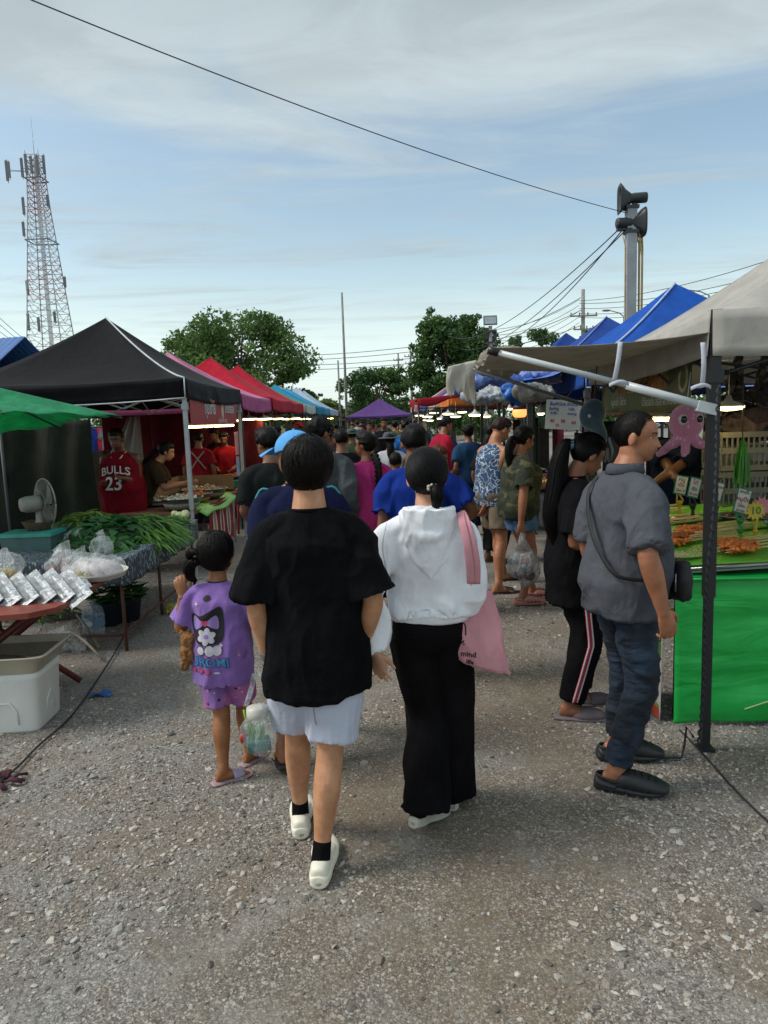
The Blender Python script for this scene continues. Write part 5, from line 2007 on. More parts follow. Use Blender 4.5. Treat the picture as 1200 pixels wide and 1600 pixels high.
# styrofoam box with a water tray on top
t = thing('foam_box', 'white styrofoam box with curved dents, standing on the gravel at the left', 'box', (-2.36, 4.06, 0), R(2))
FO = mat('styrofoam', 'd9dad5', .75, .05, 4, 300, .25)
q = MB()
rs = []
for z, k in ((0, 1), (.012, 1.012), (.30, 1.06), (.31, 1.075), (.345, 1.08)):
 rs.append([Vector((math.copysign(abs(math.cos(a)) ** .22, math.cos(a)) * .34 * k, math.copysign(abs(math.sin(a)) ** .22, math.sin(a)) * .17 * k, z)) for a in [2 * PI * j / 48 for j in range(48)]])
q.rings(rs)
q.build('box_shell', FO, t)
for sx, L in ((-.12, .13), (.17, .11)):
 q = MB()
 q.tube([(sx - .07, -.176, .05), (sx - .065, -.180, .13), (sx - .03, -.184, .18), (sx + .03, -.184, .18), (sx + .065, -.180, .13), (sx + .07, -.176, .05)], .005, 6)
 q.build('moulded_rib', FO, t)
q = MB()
q.tube([(.345, -.05, .06), (.352, -.045, .15), (.356, 0, .19), (.352, .045, .15), (.345, .05, .06)], .005, 6)
q.build('moulded_rib', FO, t)
t = thing('water_tray', 'cloudy plastic tray of brownish water lying on the styrofoam box', 'tray', (-2.36, 4.08, .347), R(4))
q = MB()
def trayring(k, z, ins=0):
 return [Vector((math.copysign(abs(math.cos(a)) ** .18, math.cos(a)) * (.40 * k - ins), math.copysign(abs(math.sin(a)) ** .18, math.sin(a)) * (.235 * k - ins), z)) for a in [2 * PI * j / 56 for j in range(56)]]
q.rings([trayring(.88, 0), trayring(.90, .004), trayring(1.0, .092), trayring(1.04, .094), trayring(1.04, .100), trayring(1.0, .102), trayring(1.0, .098, .008), trayring(.90, .012, .008)])
q.build('tray', mat('cloudy_plastic', 'b0aa97', .35, .1, 5), t)
q = MB()
q.rings([trayring(.955, .055, .006), trayring(.955, .060, .006)])
wm_ = NT('dirty_water')
q.build('water', wm_.done('5a5344', .06, wm_.bump(wm_.noise(9, 3), .15, .01)), t)
# scrap, rod, cable, bottle beneath
tag(MB().grid(lambda u, v: (u * .14 - .02 * v, v * .075 + .03 * math.sin(u * 3), .012 + .012 * math.sin(u * 7 + v * 3)), 8, 5).build('plastic_scrap', mat('scrap_blue', '1f5fa5', .5), None, gp(140, 1092, 0)), 'bright blue plastic scrap lying on the gravel by the cable', 'scrap')
P = [gp(a, b, .012) for a, b in ((212, 955), (185, 1010), (150, 1065), (110, 1120), (60, 1165), (20, 1205), (-40, 1250))]
o0 = Vector(P[0])
tag(MB().tube([Vector(v) - o0 for v in [tuple(x) for x in catmull([tuple(p) for p in P], 6)]], .006, 6).build('cable', mat('cable_black', '26282a', .7), None, o0), 'thin black cable running along the gravel past the styrofoam box', 'cable')
P = [gp(a, b, .012) for a, b in ((1062, 1140), (1100, 1180), (1140, 1225), (1180, 1265), (1240, 1320))]
o0 = Vector(P[0])
tag(MB().tube([Vector(v) - o0 for v in [tuple(x) for x in catmull([tuple(p) for p in P], 6)]], .005, 6).build('cable', mat('cable_black', '26282a', .7), None, o0), 'thin black cable crossing the gravel by the black post at the right', 'cable')
P = [gp(-5, 1225, .01), gp(12, 1215, .02), gp(18, 1232, .01)]
o0 = Vector(P[0])
q = MB()
for k in range(14):
 a = rng.uniform(0, 6.28)
 q.tube([(.02 * math.cos(a), .02 * math.sin(a), .01), (.06 * math.cos(a), .06 * math.sin(a), .03), (.10 * math.cos(a + .5), .10 * math.sin(a + .5), .008)], .008, 5)
tag(q.build('dried_plant_scrap', mat('dry_maroon', '4a2530', .9), None, gp(8, 1222, 0)), 'small tangle of dried maroon scraps on the gravel at the left edge', 'scrap')
for k, (a, b, c, d) in enumerate(((110, 985, 160, 1030), (120, 960, 155, 1012))):
 A, B = gp(a, b, .16 + .05 * k), gp(c, d, .02)
 q = MB().tube([Vector((0, 0, 0)), (Vector(B) - Vector(A)) * .5 + Vector((0, 0, .02)), Vector(B) - Vector(A)], .010, 6)
 tag(q.build('stick', mat('stick', '8b8474', .8), None, A), ('upper' if k else 'lower') + ' pale bent stick leaning on the ground behind the water tray', 'stick')
bp = gp(148, 992, 0)
t = thing('water_bottle', 'large clear water bottle with a blue label under the vegetable table', 'bottle', bp)
q = MB()
q.lathe([(.02, 0), (.085, .003), (.088, .05), (.082, .08), (.088, .11), (.088, .19), (.075, .235), (.03, .27), (.026, .30)], 20)
q.build('bottle', filmmat('bottle_film', (.75, .85, .9), .30), t)
q = MB()
q.lathe([(.089, .085), (.0895, .09), (.0895, .155), (.089, .16)], 20, cap=False)
q.build('bottle_label', mat('label_blue', '7fa3c0', .5), t)
Print(frame_at((0, -.0915, .12), (1, 0, 0)), t).disc(.03, .022, I_W, 0, 0, 1)
# ================================================================== vegetable table
PT = NT('patterned_cloth')
pv = PT.voro(38, 'F1', (1.3, 1.3, .55))
pc = PT.mix(PT.ramp(pv, .32, .42), '8d9aa0', '39434b')
pc = PT.mix(PT.ramp(PT.noise(60, 3, .7), .55, .65), pc, '4c5a63')
PT = PT.done(pc, .8, PT.bump(PT.noise(8, 3, .5), .5, .02))
VT = simple_table('vegetable table covered with a grey patterned cloth, heaped with greens', -3.15, -1.96, 5.30, 7.45, .72, WOODB, PT, hang=.20, legm=mat('rust_leg', '5c3a30', .7), group=None)
q = MB()
for z in (.12,):
 q.tube([(.5, -1.0, z), (.5, 1.0, z)], .012, 5)
 q.tube([(-.5, -1.0, z), (.5, -1.0, z)], .012, 5)
q.tube([(.5, 0, .0), (.5, 0, .68)], .014, 5)
q.tube([(.5, -1, .62), (.5, 1, .62)], .012, 5)
q.build('lower_rail', mat('rust_leg', '5c3a30', .7), VT)
GL = leafmat('veg_green', '3a6c20', '7cb044')
GD = leafmat('veg_dark', '245228', '4a8540')
def blades(name, c, r, n, L, w, lm, seed, h=.12, dirmain=None, parent=None, spread=.5, droop=.5):
 """long leaves lying in a heap"""
 rg = random.Random(seed)
 mb = MB()
 vals = []
 for k in range(n):
  a = rg.uniform(0, 2 * PI)
  qd = math.sqrt(rg.random())
  x, y = c[0] + math.cos(a) * qd * r[0], c[1] + math.sin(a) * qd * r[1]
  z = c[2] + h * (1 - qd ** 2.2) * rg.uniform(.55, 1.0)
  th = (dirmain if dirmain is not None else rg.uniform(0, 6.28)) + rg.gauss(0, spread)
  d = Vector((math.cos(th), math.sin(th), rg.uniform(-.05, .35)))
  s_ = Vector((-math.sin(th), math.cos(th), rg.uniform(-.6, .6))).normalized()
  ll = L * rg.uniform(.6, 1.2)
  ww = w * rg.uniform(.6, 1.3)
  pts = []
  for i in range(5):
   f = i / 4
   p = Vector((x, y, z)) + d * ll * (f - .3) - Vector((0, 0, droop * ll * f * f))
   wd = ww * math.sin(PI * (.12 + .86 * f)) ** .8
   pts.append([p - s_ * wd, p + s_ * wd])
  mb.rings(pts, False, False, True, False)
  vals += [rg.random()] * 4
 me = mb.mesh(name)
 at_ = me.attributes.new('leaf', 'FLOAT', 'FACE')
 at_.data.foreach_set('value', vals)
 me.materials.append(lm)
 smooth_mesh(me)
 return link(name, me, parent)
def greens(label, loc, r, n, L, w, lm, seed, h=.14, **k):
 t = thing('heap_of_greens', label, 'vegetables', loc, 0, 'heaps of leafy greens')
 tag(blades('leaves', (0, 0, .0), r, n, L, w, lm, seed, h, parent=t, **k), kind='stuff')
 q = MB()
 q.ball((0, 0, h * .25), (r[0] * .85, r[1] * .85, h * .5), 16, 8)
 q.build('heap_core', mat('veg_core', '22401b', .8, .3, 30), t)
 return t
greens('heap of broad dark morning glory leaves in the middle of the table', (-2.42, 6.25, .73), (.42, .46), 1100, .14, .034, GD, 1, .22, spread=1.3, droop=.35)
greens('long bright green leaves spilling over the lane side of the table', (-2.16, 6.45, .73), (.26, .50), 800, .28, .011, GL, 2, .20, dirmain=-.5, spread=.45, droop=.5)
greens('yellowish green heap at the back left of the vegetable table', (-2.82, 6.75, .73), (.34, .42), 560, .18, .015, leafmat('veg_lime', '4d6f22', '8aa341'), 3, .22, spread=1.2, droop=.3)
greens('dark greens at the front edge next to the clear bags', (-2.32, 5.75, .73), (.28, .24), 460, .15, .024, GD, 4, .12, dirmain=-.9, spread=.8, droop=.5)
greens('bunch of long chives near the white radish slices', (-2.12, 7.10, .73), (.18, .24), 260, .24, .006, GL, 6, .10, dirmain=2.4, spread=.3, droop=.3)
q = blades('roots', (0, 0, 0), (.12, .14), 60, .12, .004, mat('root_brown', '9a7a55', .8), 9, .08, spread=1, droop=.2)
tag(q, 'pale brown root ends sticking out of the greens beside the net bag', 'vegetables')
q.location = (-2.62, 6.3, .78)
for k, (x, y) in enumerate(((-2.10, 7.32), (-2.02, 7.22), (-2.17, 7.40), (-2.06, 7.38))):
 t = MB().ball((0, 0, 0), (.05, .04, .05), 10, 8, Euler((k, k * 2, 0)).to_matrix(), lambda p: 1 - .2 * max(0, p.z)).build('radish_chunk', mat('cabbage', 'a8b07e', .6, .25, 30), None, (x, y, .79))
 tag(t, ['pale green cabbage chunk nearest the tent post', 'pale cabbage chunk at the table corner', 'pale cabbage chunk behind the others', 'pale cabbage chunk lying between the others'][k], 'vegetable', 'cabbage chunks')
# low dark plants and buckets under the tables
for k, (px_, py_, nn) in enumerate(((170, 975, 'left'), (200, 968, 'right'))):
 p = gp(px_, py_, 0)
 t = thing('potted_plant', 'dark blue pot of leafy plants under the vegetable table, the %s one' % nn, 'plant', p, 0, 'pots under the vegetable table')
 q = MB()
 q.lathe([(.10, 0), (.13, .20), (.14, .205), (.12, .19), (.01, .18)], 20)
 q.build('pot', mat('pot_blue', '252c3a', .6), t)
 tag(blades('leaves', (0, 0, .2), (.16, .16), 160, .15, .014, GD, 20 + k, .2, parent=t, spread=2, droop=.1), kind='stuff')
p = gp(25, 985, 0)
q = thing('heap_of_greens', 'dim heap of greens on the ground at the left edge under the red table', 'vegetables', (p.x, p.y + .4, 0))
tag(blades('leaves', (0, 0, .05), (.35, .2), 260, .14, .012, GL, 33, .2, parent=q, spread=2), kind='stuff')
yl = gp(268, 950, .02)
q = blades('yellow_rag', (0, 0, 0), (.06, .10), 26, .16, .012, mat('rag_yellow', 'b3a636', .7), 40, .05, dirmain=-1.0, spread=.5, droop=.4)
q.location = yl
tag(q, 'torn yellow plastic strips caught on the table leg near the ground', 'scrap')
# fan on a basket on a teal box
t = thing('teal_box', 'teal lidded storage box at the back of the table below the fan', 'box', (-2.95, 5.95, .722))
q = MB()
q.box((0, 0, .06), (.40, .26, .12), None, 1.05)
q.build('box_body', mat('teal_body', '4d6b68', .4), t)
q = MB()
q.box((0, 0, .135), (.44, .30, .03))
q.build('lid', mat('teal_lid', '3f9c8f', .4), t)
t = thing('basket', 'small brown round basket on the teal box', 'basket', (-2.93, 6.02, .873))
MB().lathe([(.09, 0), (.125, .07), (.13, .075), (.115, .07), (.08, .01)], 24).build('basket_body', mat('basket_brown', '6c5541', .8, .3, 60), t)
t = thing('table_fan', 'white table fan with a round wire guard seen from behind', 'fan', (-2.93, 6.05, .885), R(-42))
t.scale = (1.1, 1.1, 1.1)
WF = mat('fan_white', '8d8b84', .5, .08)
q = MB()
q.lathe([(.09, 0), (.095, .012), (.04, .03), (.025, .06), (.022, .14)], 18)
q.build('stand', WF, t)
q = MB()
q.lathe([(.01, -.13), (.05, -.125), (.062, -.09), (.065, -.02), (.06, .01), (.02, .02)], 18, (0, 0, .19), True, Matrix.Rotation(R(-90), 3, 'X'))
q.build('motor_housing', WF, t)
q = MB()
for k in range(64):
 a = 2 * PI * k / 64
 for sgn in (1, -1):
  pts = [(math.cos(a) * rr * .185, .055 + sgn * (.045 * (1 - rr ** 2.4)), .19 + math.sin(a) * rr * .185) for rr in (.2, .5, .8, 1)]
  q.tube(pts, .0011, 3)
for rr in (1, .5):
 for sgn in ((0,) if rr == 1 else (1, -1)):
  q.tube([(math.cos(a) * rr * .185, .055 + sgn * .04, .19 + math.sin(a) * rr * .185) for a in np.linspace(0, 2 * PI, 41)], .006 if rr == 1 else .002, 6)
q.build('wire_guard', WF, t, kind='stuff')
for k in range(3):
 q = MB()
 q.grid(lambda u, v: (math.cos(2.1 * k + u * 1.3) * (.03 + v * .13), .05 + .025 * (u - .5), .19 + math.sin(2.1 * k + u * 1.3) * (.03 + v * .13)), 6, 4)
 q.build('fan_blade', mat('fan_blade', '75736d', .4), t)
# square umbrella tarp
UC = Vector((-3.42, 6.15, 0))
t = thing('market_umbrella', 'square green market umbrella drooping over the left table', 'umbrella', UC)
cr = [Vector((1.17, .15, 1.80)), Vector((.15, 1.2, 1.74)), Vector((-1.3, .2, 1.50)), Vector((-.1, -1.25, 1.84))]
pk = Vector((0, 0, 2.13))
gm = cloth('umbrella_green', '33ad78', .18, .7, (1, 1, 1), .7, 6, 700, .55, .05)
for i in range(4):
 a, b = cr[i], cr[(i + 1) % 4]
 def fn(u, v):
  e = a.lerp(b, u)
  m = 4 * u * (1 - u)
  e = e.lerp(Vector((0, 0, e.z)), .08 * m)
  p = e.lerp(pk, v)
  p.z += -.05 * m * (1 - v) * 0 + .035 * m * (1 - v) - .05 * math.sin(PI * v) * m + .012 * math.sin(u * 31 + i) * (1 - v)
  return p
 thick(MB().grid(fn, 20, 12).build('canopy_panel', gm, t), .003)
for i in range(4):
 MB().tube([cr[i] - Vector((0, 0, .012)), pk - Vector((0, 0, .05))], .008, 5).build('rib', DARKM, t)
 m_ = (cr[i] + cr[(i + 1) % 4]) / 2 * .92
 MB().tube([Vector((m_.x, m_.y, 1.84)), pk - Vector((0, 0, .05))], .008, 5).build('rib', DARKM, t)
MB().tube([(0, 0, 0), (0, 0, 2.1)], .02, 8).build('pole', DARKM, t)
# olive wind sheet behind, and the black frame at the left edge
t = thing('hanging_tarp', 'dark olive tarpaulin hanging as a wall behind the fan', 'tarpaulin', (-4.85, 7.55, 0))
OM = cloth('tarp_olive', '272a24', .15, .85, (1, 1, .2), .8, 5, 600, .12)
thick(MB().grid(lambda u, v: (u * 1.82, .05 * math.sin(u * 13) + .03 * math.sin(u * 31 + v * 2) + .04 * math.sin(v * 5 + u * 3), 1.80 - v * 1.35), 60, 24).build('tarp_sheet', OM, t), .004)
MB().tube([(.9, -.05, 0), (.9, -.05, 1.8)], .02, 6).build('post', DARKM, t)
pL = gp(15, 860, .5)
t = thing('stand_post', 'dark metal post with a plastic bag tied to it at the left edge', 'post', (-2.98, 5.35, 0))
MB().tube([(0, 0, 0), (-.02, 0, .95), (-.10, .05, 1.25), (-.2, .1, 1.8)], .018, 6).build('post', DARKM, t)
me = MB().ball((0, 0, .98), (.06, .06, .10), 18, 14).mesh('b')
displace(me, .02, folds((30, 30, 20), 2))
me.materials.append(filmmat('grey_film', (.5, .55, .57), .6))
link('tied_bag', me, t)
# ================================================================== snack stall under the black canopy
ST = simple_table('snack table with steel bowls and trays under the black canopy', -3.0, -2.12, 7.95, 10.4, .74, WOODB, None, group=None, legm=mat('frame_a3a7a8', 'a3a7a8', .45))
for k, (x, y, r, h, c, c2, lb) in enumerate(((-2.32, 8.20, .23, .14, '9a9a8c', 'c9c6b4', 'large steel bowl heaped with white noodles next to the tent post'),
                                              (-2.75, 8.75, .20, .07, 'a8a58f', 'c4bfa8', 'wide tray of pale sliced food in front of the brown shirt vendor'),
                                              (-2.35, 8.85, .22, .12, '9a7a3c', 'b8562e', 'steel bowl of orange shreds and greens beside the noodles'),
                                              (-2.30, 9.40, .24, .13, '8a7a60', 'b89a78', 'steel bowl of light brown dumplings, third along the snack table'),
                                              (-2.62, 9.9, .22, .08, 'b9b8a4', 'cfccb8', 'plate piled with white sprouts at the far end of the snack table'))):
 food_bowl(lb, (x, y, .745), r, h, c, k, 90, .02, col2=c2, group=None)
t = thing('cardboard_sheet', 'long cardboard sheet standing as a screen along the snack table', 'cardboard', (-2.98, 9.6, .76))
q = MB()
q.box((0, 0, .11), (.02, 1.7, .22), (0, 0, 0))
q.box((.4, .85, .11), (.8, .02, .22), (0, 0, 0))
q.build('card', mat('cardboard', '86694b', .85, .1, 5), t)
t = thing('banana_leaf', 'green banana leaf hanging over the lane edge of the snack table', 'leaf', (-2.12, 8.9, .76))
BL = NT('banana_leaf')
wv = BL.n('ShaderNodeTexWave')
wv.inputs['Scale'].default_value = 22
wv.inputs['Distortion'].default_value = .8
BL.l(BL.tc.outputs['Object'], wv.inputs['Vector'])
BLM = BL.done(BL.mix(BL.ramp(wv.outputs['Fac'], .2, .8), '4f9a26', '74b840'), .4, BL.bump(wv.outputs['Fac'], .35, .004))
thick(MB().grid(lambda u, v: (-.12 + v * .22, -.75 + u * 1.9, -.01 - .13 * max(0, v - .35) + .02 * math.sin(u * 9)), 20, 6).build('leaf_blade', BLM, t), .002)
# red picture banner on the lane side of the snack table
t = thing('food_banner', 'red banner with oval food pictures hanging from the snack table', 'banner', (-2.09, 9.15, .16))
q = MB()
q.box((0, .0, .29), (.006, 1.30, .54))
q.build('banner_cloth', mat('banner_red', '8f2024', .5, .08), t)
pr = Print(frame_at((.0045, 0, .29), (0, 1, 0)), t)
for k, (y, c) in enumerate(((-.38, 'ink_yellow'), (.0, 'ink_white'), (.38, 'ink_yellow'))):
 pr.disc(.115, .23, I_W, y, .0, 1, 'oval_picture', rot=.15)
 pr.disc(.05, .19, (mat('ink_mustard', 'b2952c', .6), I_R, mat('ink_brown', '9a6a38', .6))[k], y, 0, 2, 'picture_food', rot=.1)
# hanging red shop sign with yellow tube lamps beneath it
s1, s2 = at(297, 634, 7.95), at(366, 634, 10.85)
t = thing('hanging_sign', 'red hanging sign with white Thai lettering under the black canopy edge', 'sign', (-2.10, 7.97, 0))
L_ = 2.55
q = MB()
q.box((.0, L_ / 2 + .03, 1.865), (.008, L_, .29))
q.build('sign_board', mat('sign_red', '9c2a2c', .5, .05), t)
pr = Print(frame_at((.006, L_ / 2, 1.865), (0, 1, 0)), t)
pr.text('กุยช่าย', .21, I_K, -.33, .035, .012, 1, name='lettering_edge')
pr.text('กุยช่าย', .21, I_W, -.33, .035, .004, 2)
pr.disc(.09, .11, mat('ink_peach', 'c99a7c', .6), .36, .02, 1, 'emblem')
pr.disc(.045, .07, mat('ink_skin', 'd8c0a8', .6), .36, .02, 2, 'emblem')
pr.text('ยายต้อย', .17, I_K, .80, .045, .010, 1, name='lettering_edge')
pr.text('ยายต้อย', .17, I_W, .80, .045, .003, 2)
pr.text('สูตรโบราณ อร่อย', .075, I_W, .35, -.11, .001, 2)
for k in range(2):
 t = thing('tube_lamp', ('near', 'far')[k] + ' yellow tube lamp under the red hanging sign', 'lamp', (-2.16, 8.1 + 1.3 * k, 1.69))
 MB().tube([(0, 0, .022), (0, 1.15, .022)], .018, 8).build('fitting', WPLAST, t)
 MB().tube([(0, 0, 0), (0, 1.15, 0)], .016, 10).build('tube', LEDY, t)
# water bottles hanging at the far post, red seat box
t = thing('hanging_bottle_bag', 'small pink and blue packets taped to the far post of the black canopy', 'packet', (-2.16, 10.75, 1.0))
q = MB()
q.box((0, 0, .42), (.02, .18, .34))
q.build('pink_packet', mat('packet_pink', 'c98a90', .5), t)
q = MB()
q.box((0, 0, .08), (.02, .14, .28))
q.build('blue_packet', mat('packet_blue', '8fa9c9', .5), t)
t = thing('stool', 'red plastic stool box by the lane behind the snack table', 'stool', (-2.12, 10.95, 0))
q = MB()
q.box((0, 0, .60), (.36, .36, .24), None, .8)
q.build('seat', mat('stool_red', 'a12733', .4, .05), t)
for sx in (-1, 1):
 for sy in (-1, 1):
  MB().tube([(sx * .17, sy * .17, 0), (sx * .15, sy * .15, .5)], .018, 6).build('leg', mat('stool_red', 'a12733', .4, .05), t)
# maroon tent wall and pale drape behind
t = thing('tent_wall', 'maroon side wall hanging inside the pink canopy', 'tent wall', (-4.45, 13.9, 0))
MM = cloth('wall_maroon', '6a2a3c', .15, .85, (1, 1, .3), .7, 4, 500, .15)
thick(MB().grid(lambda u, v: (u * 2.2, .06 * math.sin(u * 11) + .04 * math.sin(u * 23 + v * 3), 2.0 - v * 1.75 - .08 * math.sin(u * 3)), 50, 10).build('wall_sheet', MM, t), .004)
thick(MB().grid(lambda u, v: (.02 + .04 * math.sin(u * 11), -u * 2.3, 2.0 - v * (1.75 - .9 * u)), 30, 10).build('side_sheet', MM, t), .004)
t = thing('drape', 'pale grey cloth drape pulled aside left of the maroon wall', 'drape', (-4.05, 11.6, 0))
thick(MB().grid(lambda u, v: (-.55 * (v ** 1.2) * (1 - u) * 1.6 + u * .18, .05 * math.sin(u * 15) + .05 * v, 1.88 - v * 1.25), 24, 14).build('drape_cloth', cloth('drape_grey', '9a9a98', .1, .9, (1, 1, .3), .9, 8, 600, .2), t), .004)
# ---- goods tables of the next stalls on the left
for k, (y, c, c2, lb) in enumerate(((11.5, '9a4a26', 'b8602e', 'table of orange grilled meat under the pink canopy'), (14.6, '8a3b22', 'b07038', 'table of brown fried food under the first red canopy'),
         (17.7, '7a6a4a', 'a89a70', 'table of pale snacks under the second red canopy'), (20.8, '6a7a5a', '9ab07a', 'table of green goods under the green and white canopy'),
         (24.0, '6a5a6a', 'b8a8b0', 'table of small goods under the first sky blue canopy'))):
 tb = simple_table(lb, -3.1, -2.25, y, y + 2.4, .80, WOODB, cloth('skirt_%d' % k, ('2a6a50', '7a2430', '4a5a7a', '8a8a80', '30508a')[k]), hang=.45 if k else .12)
 for j in range(6):
  food_bowl('%s tray of goods on the %s' % (('nearest', 'second', 'third', 'fourth', 'fifth', 'farthest')[j], lb), (-2.48 - .38 * (j % 2), y + .3 + .36 * j, .81), .17, .05, c, j + 10 * k, 26, .028, kind='tray', col2=c2)
for k, (y, z) in enumerate(((11.9, 1.75), (12.8, 1.77), (13.7, 1.77), (15.0, 1.78), (16.2, 1.78), (18.2, 1.78), (19.2, 1.78), (21.5, 1.78), (24.5, 1.78), (26, 1.78), (28.5, 1.8), (31, 1.8), (34, 1.8))):
 lamp_disc(('nearest', 'second', 'third', 'fourth', 'fifth', 'sixth', 'seventh', 'eighth', 'ninth', 'tenth', 'eleventh', 'twelfth', 'farthest')[k] + ' yellow lamp along the left row of stalls', (-2.45 + .12 * (k % 3), y, z), .17 if k < 5 else .2, LEDY)
# clothes rack far left
t0 = thing('clothes_rail', 'long rail of mixed clothes in the background left of the maroon wall', 'clothes rail', (-7.6, 16.5, 0))
MB().tube([(-1.5, 0, 1.75), (3.6, 0, 1.75)], .02, 6).build('rail', DARKM, t0)
MB().tube([(-1.5, 0, 0), (-1.5, 0, 1.75)], .02, 6).build('upright', DARKM, t0)
MB().tube([(3.6, 0, 0), (3.6, 0, 1.75)], .02, 6).build('upright', DARKM, t0)
cols = ['8a8f98', '6f3a44', '2c3f8a', 'a8a29c', '7a6a72', '3a4a5a', 'b0a8a0', '9a2c3c', '4a4a52', '8f93a8', '2e3036', 'a090a0']
ORD2 = ['first', 'second', 'third', 'fourth', 'fifth', 'sixth', 'seventh', 'eighth', 'ninth', 'tenth', 'eleventh', 'twelfth', 'thirteenth', 'fourteenth', 'fifteenth', 'sixteenth', 'seventeenth', 'eighteenth', 'nineteenth', 'twentieth', 'twenty-first', 'last']
for k in range(44):
 row = k // 22
 j = k % 22
 mb = MB()
 w = .20
 pts = [(-.18, 0), (-.26, -.20), (-.20, -.25), (-.16, -.16), (-.17, -.62), (.17, -.62), (.16, -.16), (.20, -.25), (.26, -.20), (.18, 0), (.06, .03), (-.06, .03)]
 mb.rings([[Vector((x, -.02, z)) for x, z in pts], [Vector((x, .02, z)) for x, z in pts]], True, True, False)
 c = cols[(k * 5 + row) % len(cols)]
 o = mb.build('shirt', cloth('rackshirt_' + c, c, .35, fs=18), None, (-9.0 + .235 * j, 16.42 + .02 * (k % 3), 1.70 - .72 * row))
 o.rotation_euler = (0, 0, rng.uniform(-.5, .5))
 tag(o, '%s shirt, %s from the left in the %s row of the far clothes rail' % (('grey', 'plum', 'blue', 'pale', 'mauve', 'slate', 'stone', 'crimson', 'charcoal', 'periwinkle', 'black', 'lilac')[(k * 5 + row) % 12], ORD2[j], ('upper', 'lower')[row]), 'shirt', 'shirts on the long rail')
# ================================================================== RIGHT: skewer stall
GRN = cloth('cloth_green', '12a544', .06, .42, (.5, 1, 1.6), .6, 4, 900, .0, .0)
gy = R(-6)
ST2 = thing('skewer_table', 'stall table with a bright green plastic cloth at the right', 'table', (1.53, 3.72, 0), gy)
q = MB()
q.box((.62, .95, .79), (1.20, 1.86, .03))
q.build('table_top', WOODB, ST2)
def clothf(u, v):
 x = u * 1.24
 n1 = vnoise([[u * 2.2 + v * 1.5, v * 7, 2.5]])[0] - .5
 n2 = vnoise([[u * 5 - v * 3, v * 15, 7.5]])[0] - .5
 n3 = vnoise([[u * 9, v * 2, 1.5]])[0] - .5
 sag = (.045 * n1 * (.4 + v) + .016 * n2 + .03 * n3 * v) * min(1, 6 * u + .1)
 return (x, -.012 - .015 * v + sag, .81 - v * (.80 - .035 * u))
thick(MB().grid(clothf, 40, 50).build('front_cloth', GRN, ST2), .003)
q = MB()
q.grid(lambda u, v: (u * 1.24, v * 1.88, .812 + .003 * math.sin(u * 20)), 20, 20)
thick(q.build('top_cloth', GRN, ST2), .003)
q = MB()
q.tube([(0, -.022, .806), (.3, -.024, .81), (.8, -.022, .812), (1.24, -.022, .815)], .010, 8)
q.build('rolled_hem', GRN, ST2)
for x, y in ((.04, .05), (1.18, .05), (.04, 1.8), (1.18, 1.8)):
 MB().box((x, y, .39), (.04, .04, .775)).build('leg', mat('frame_202124', '202124', .45), ST2)
q = MB()
q.tube([(.36, -.035, .10), (1.3, -.04, .45)], .004, 5)
q.build('string', mat('string_pale', 'a9c08a', .7), ST2)
# picture banner on the lane side
t = thing('menu_banner', 'narrow printed food banner wrapped round the lane side of the green table', 'banner', (1.53, 3.72, 0), gy)
q = MB()
q.grid(lambda u, v: (-.045 - .02 * math.sin(u * 3.1) - .015 * v, .02 + u * .42, .80 - v * .79), 12, 14)
bn_ = q.build('banner_sheet', mat('banner_white', 'b9b6ae', .5, .05), t)
thick(bn_, .004)
bv = bvh_of(bn_)
def side_print(v2, f2, dx, dy, m, name='print', lay=1, rot=0):
 ca, sa = math.cos(rot), math.sin(rot)
 mb = MB()
 v3 = [(p[0] * ca - p[1] * sa + dx, p[0] * sa + p[1] * ca + dy, .001 * lay) for p in v2]
 M = frame_at((-.35, .23, .40), (0, -1, 0))
 project(mb, v3, f2, M, bv, .0035, .06)
 return mb.build(name, m, t)
def blob(rx, ry, n=16, seed=0, j=.25):
 rg_ = random.Random(seed)
 return [(math.cos(2 * PI * k / n) * rx * (1 + rg_.uniform(-j, j)), math.sin(2 * PI * k / n) * ry * (1 + rg_.uniform(-j, j)), 0) for k in range(n)], [tuple(range(n))]
RED_D = mat('print_darkred', '5c1a1c', .5, .3, 60)
side_print([(-.20, -.03, 0), (.20, -.03, 0), (.20, .03, 0), (-.20, .03, 0)], [(0, 1, 2, 3)], 0, -.355, mat('print_orange', 'b8432a', .5))
side_print([(-.20, -.008, 0), (.20, -.008, 0), (.20, .008, 0), (-.20, .008, 0)], [(0, 1, 2, 3)], 0, -.315, mat('print_lime', '6f9a3a', .5))
for k in range(9):
 side_print(*blob(.09, .07, 14, k), -.14 + .035 * k, -.20 + .06 * ((k * 7) % 3 - 1), RED_D, 'picture_food')
for k in range(6):
 side_print(*blob(.06, .06, 12, k + 20), .14 - .05 * k, .0 + .03 * (k % 2), mat('print_green', '4a8a3c', .5, .2), 'picture_food')
for k, (s_, z_) in enumerate((('ลูกชิ้น', .22), ('ปลาหมึก', .10))):
 v, f = text_mesh(s_, .15, .008)
 side_print(v, f, .0, z_, I_K, 'lettering_edge', 1)
 v, f = text_mesh(s_, .15, .0)
 side_print(v, f, .0, z_, mat('print_yellow', 'c0a52a', .5), 'lettering', 2)
q = MB()
q.box((-.02, .05, .83), (.06, .10, .02))
q.build('red_corner_flap', mat('print_redcorner', 'b04a50', .5), t)
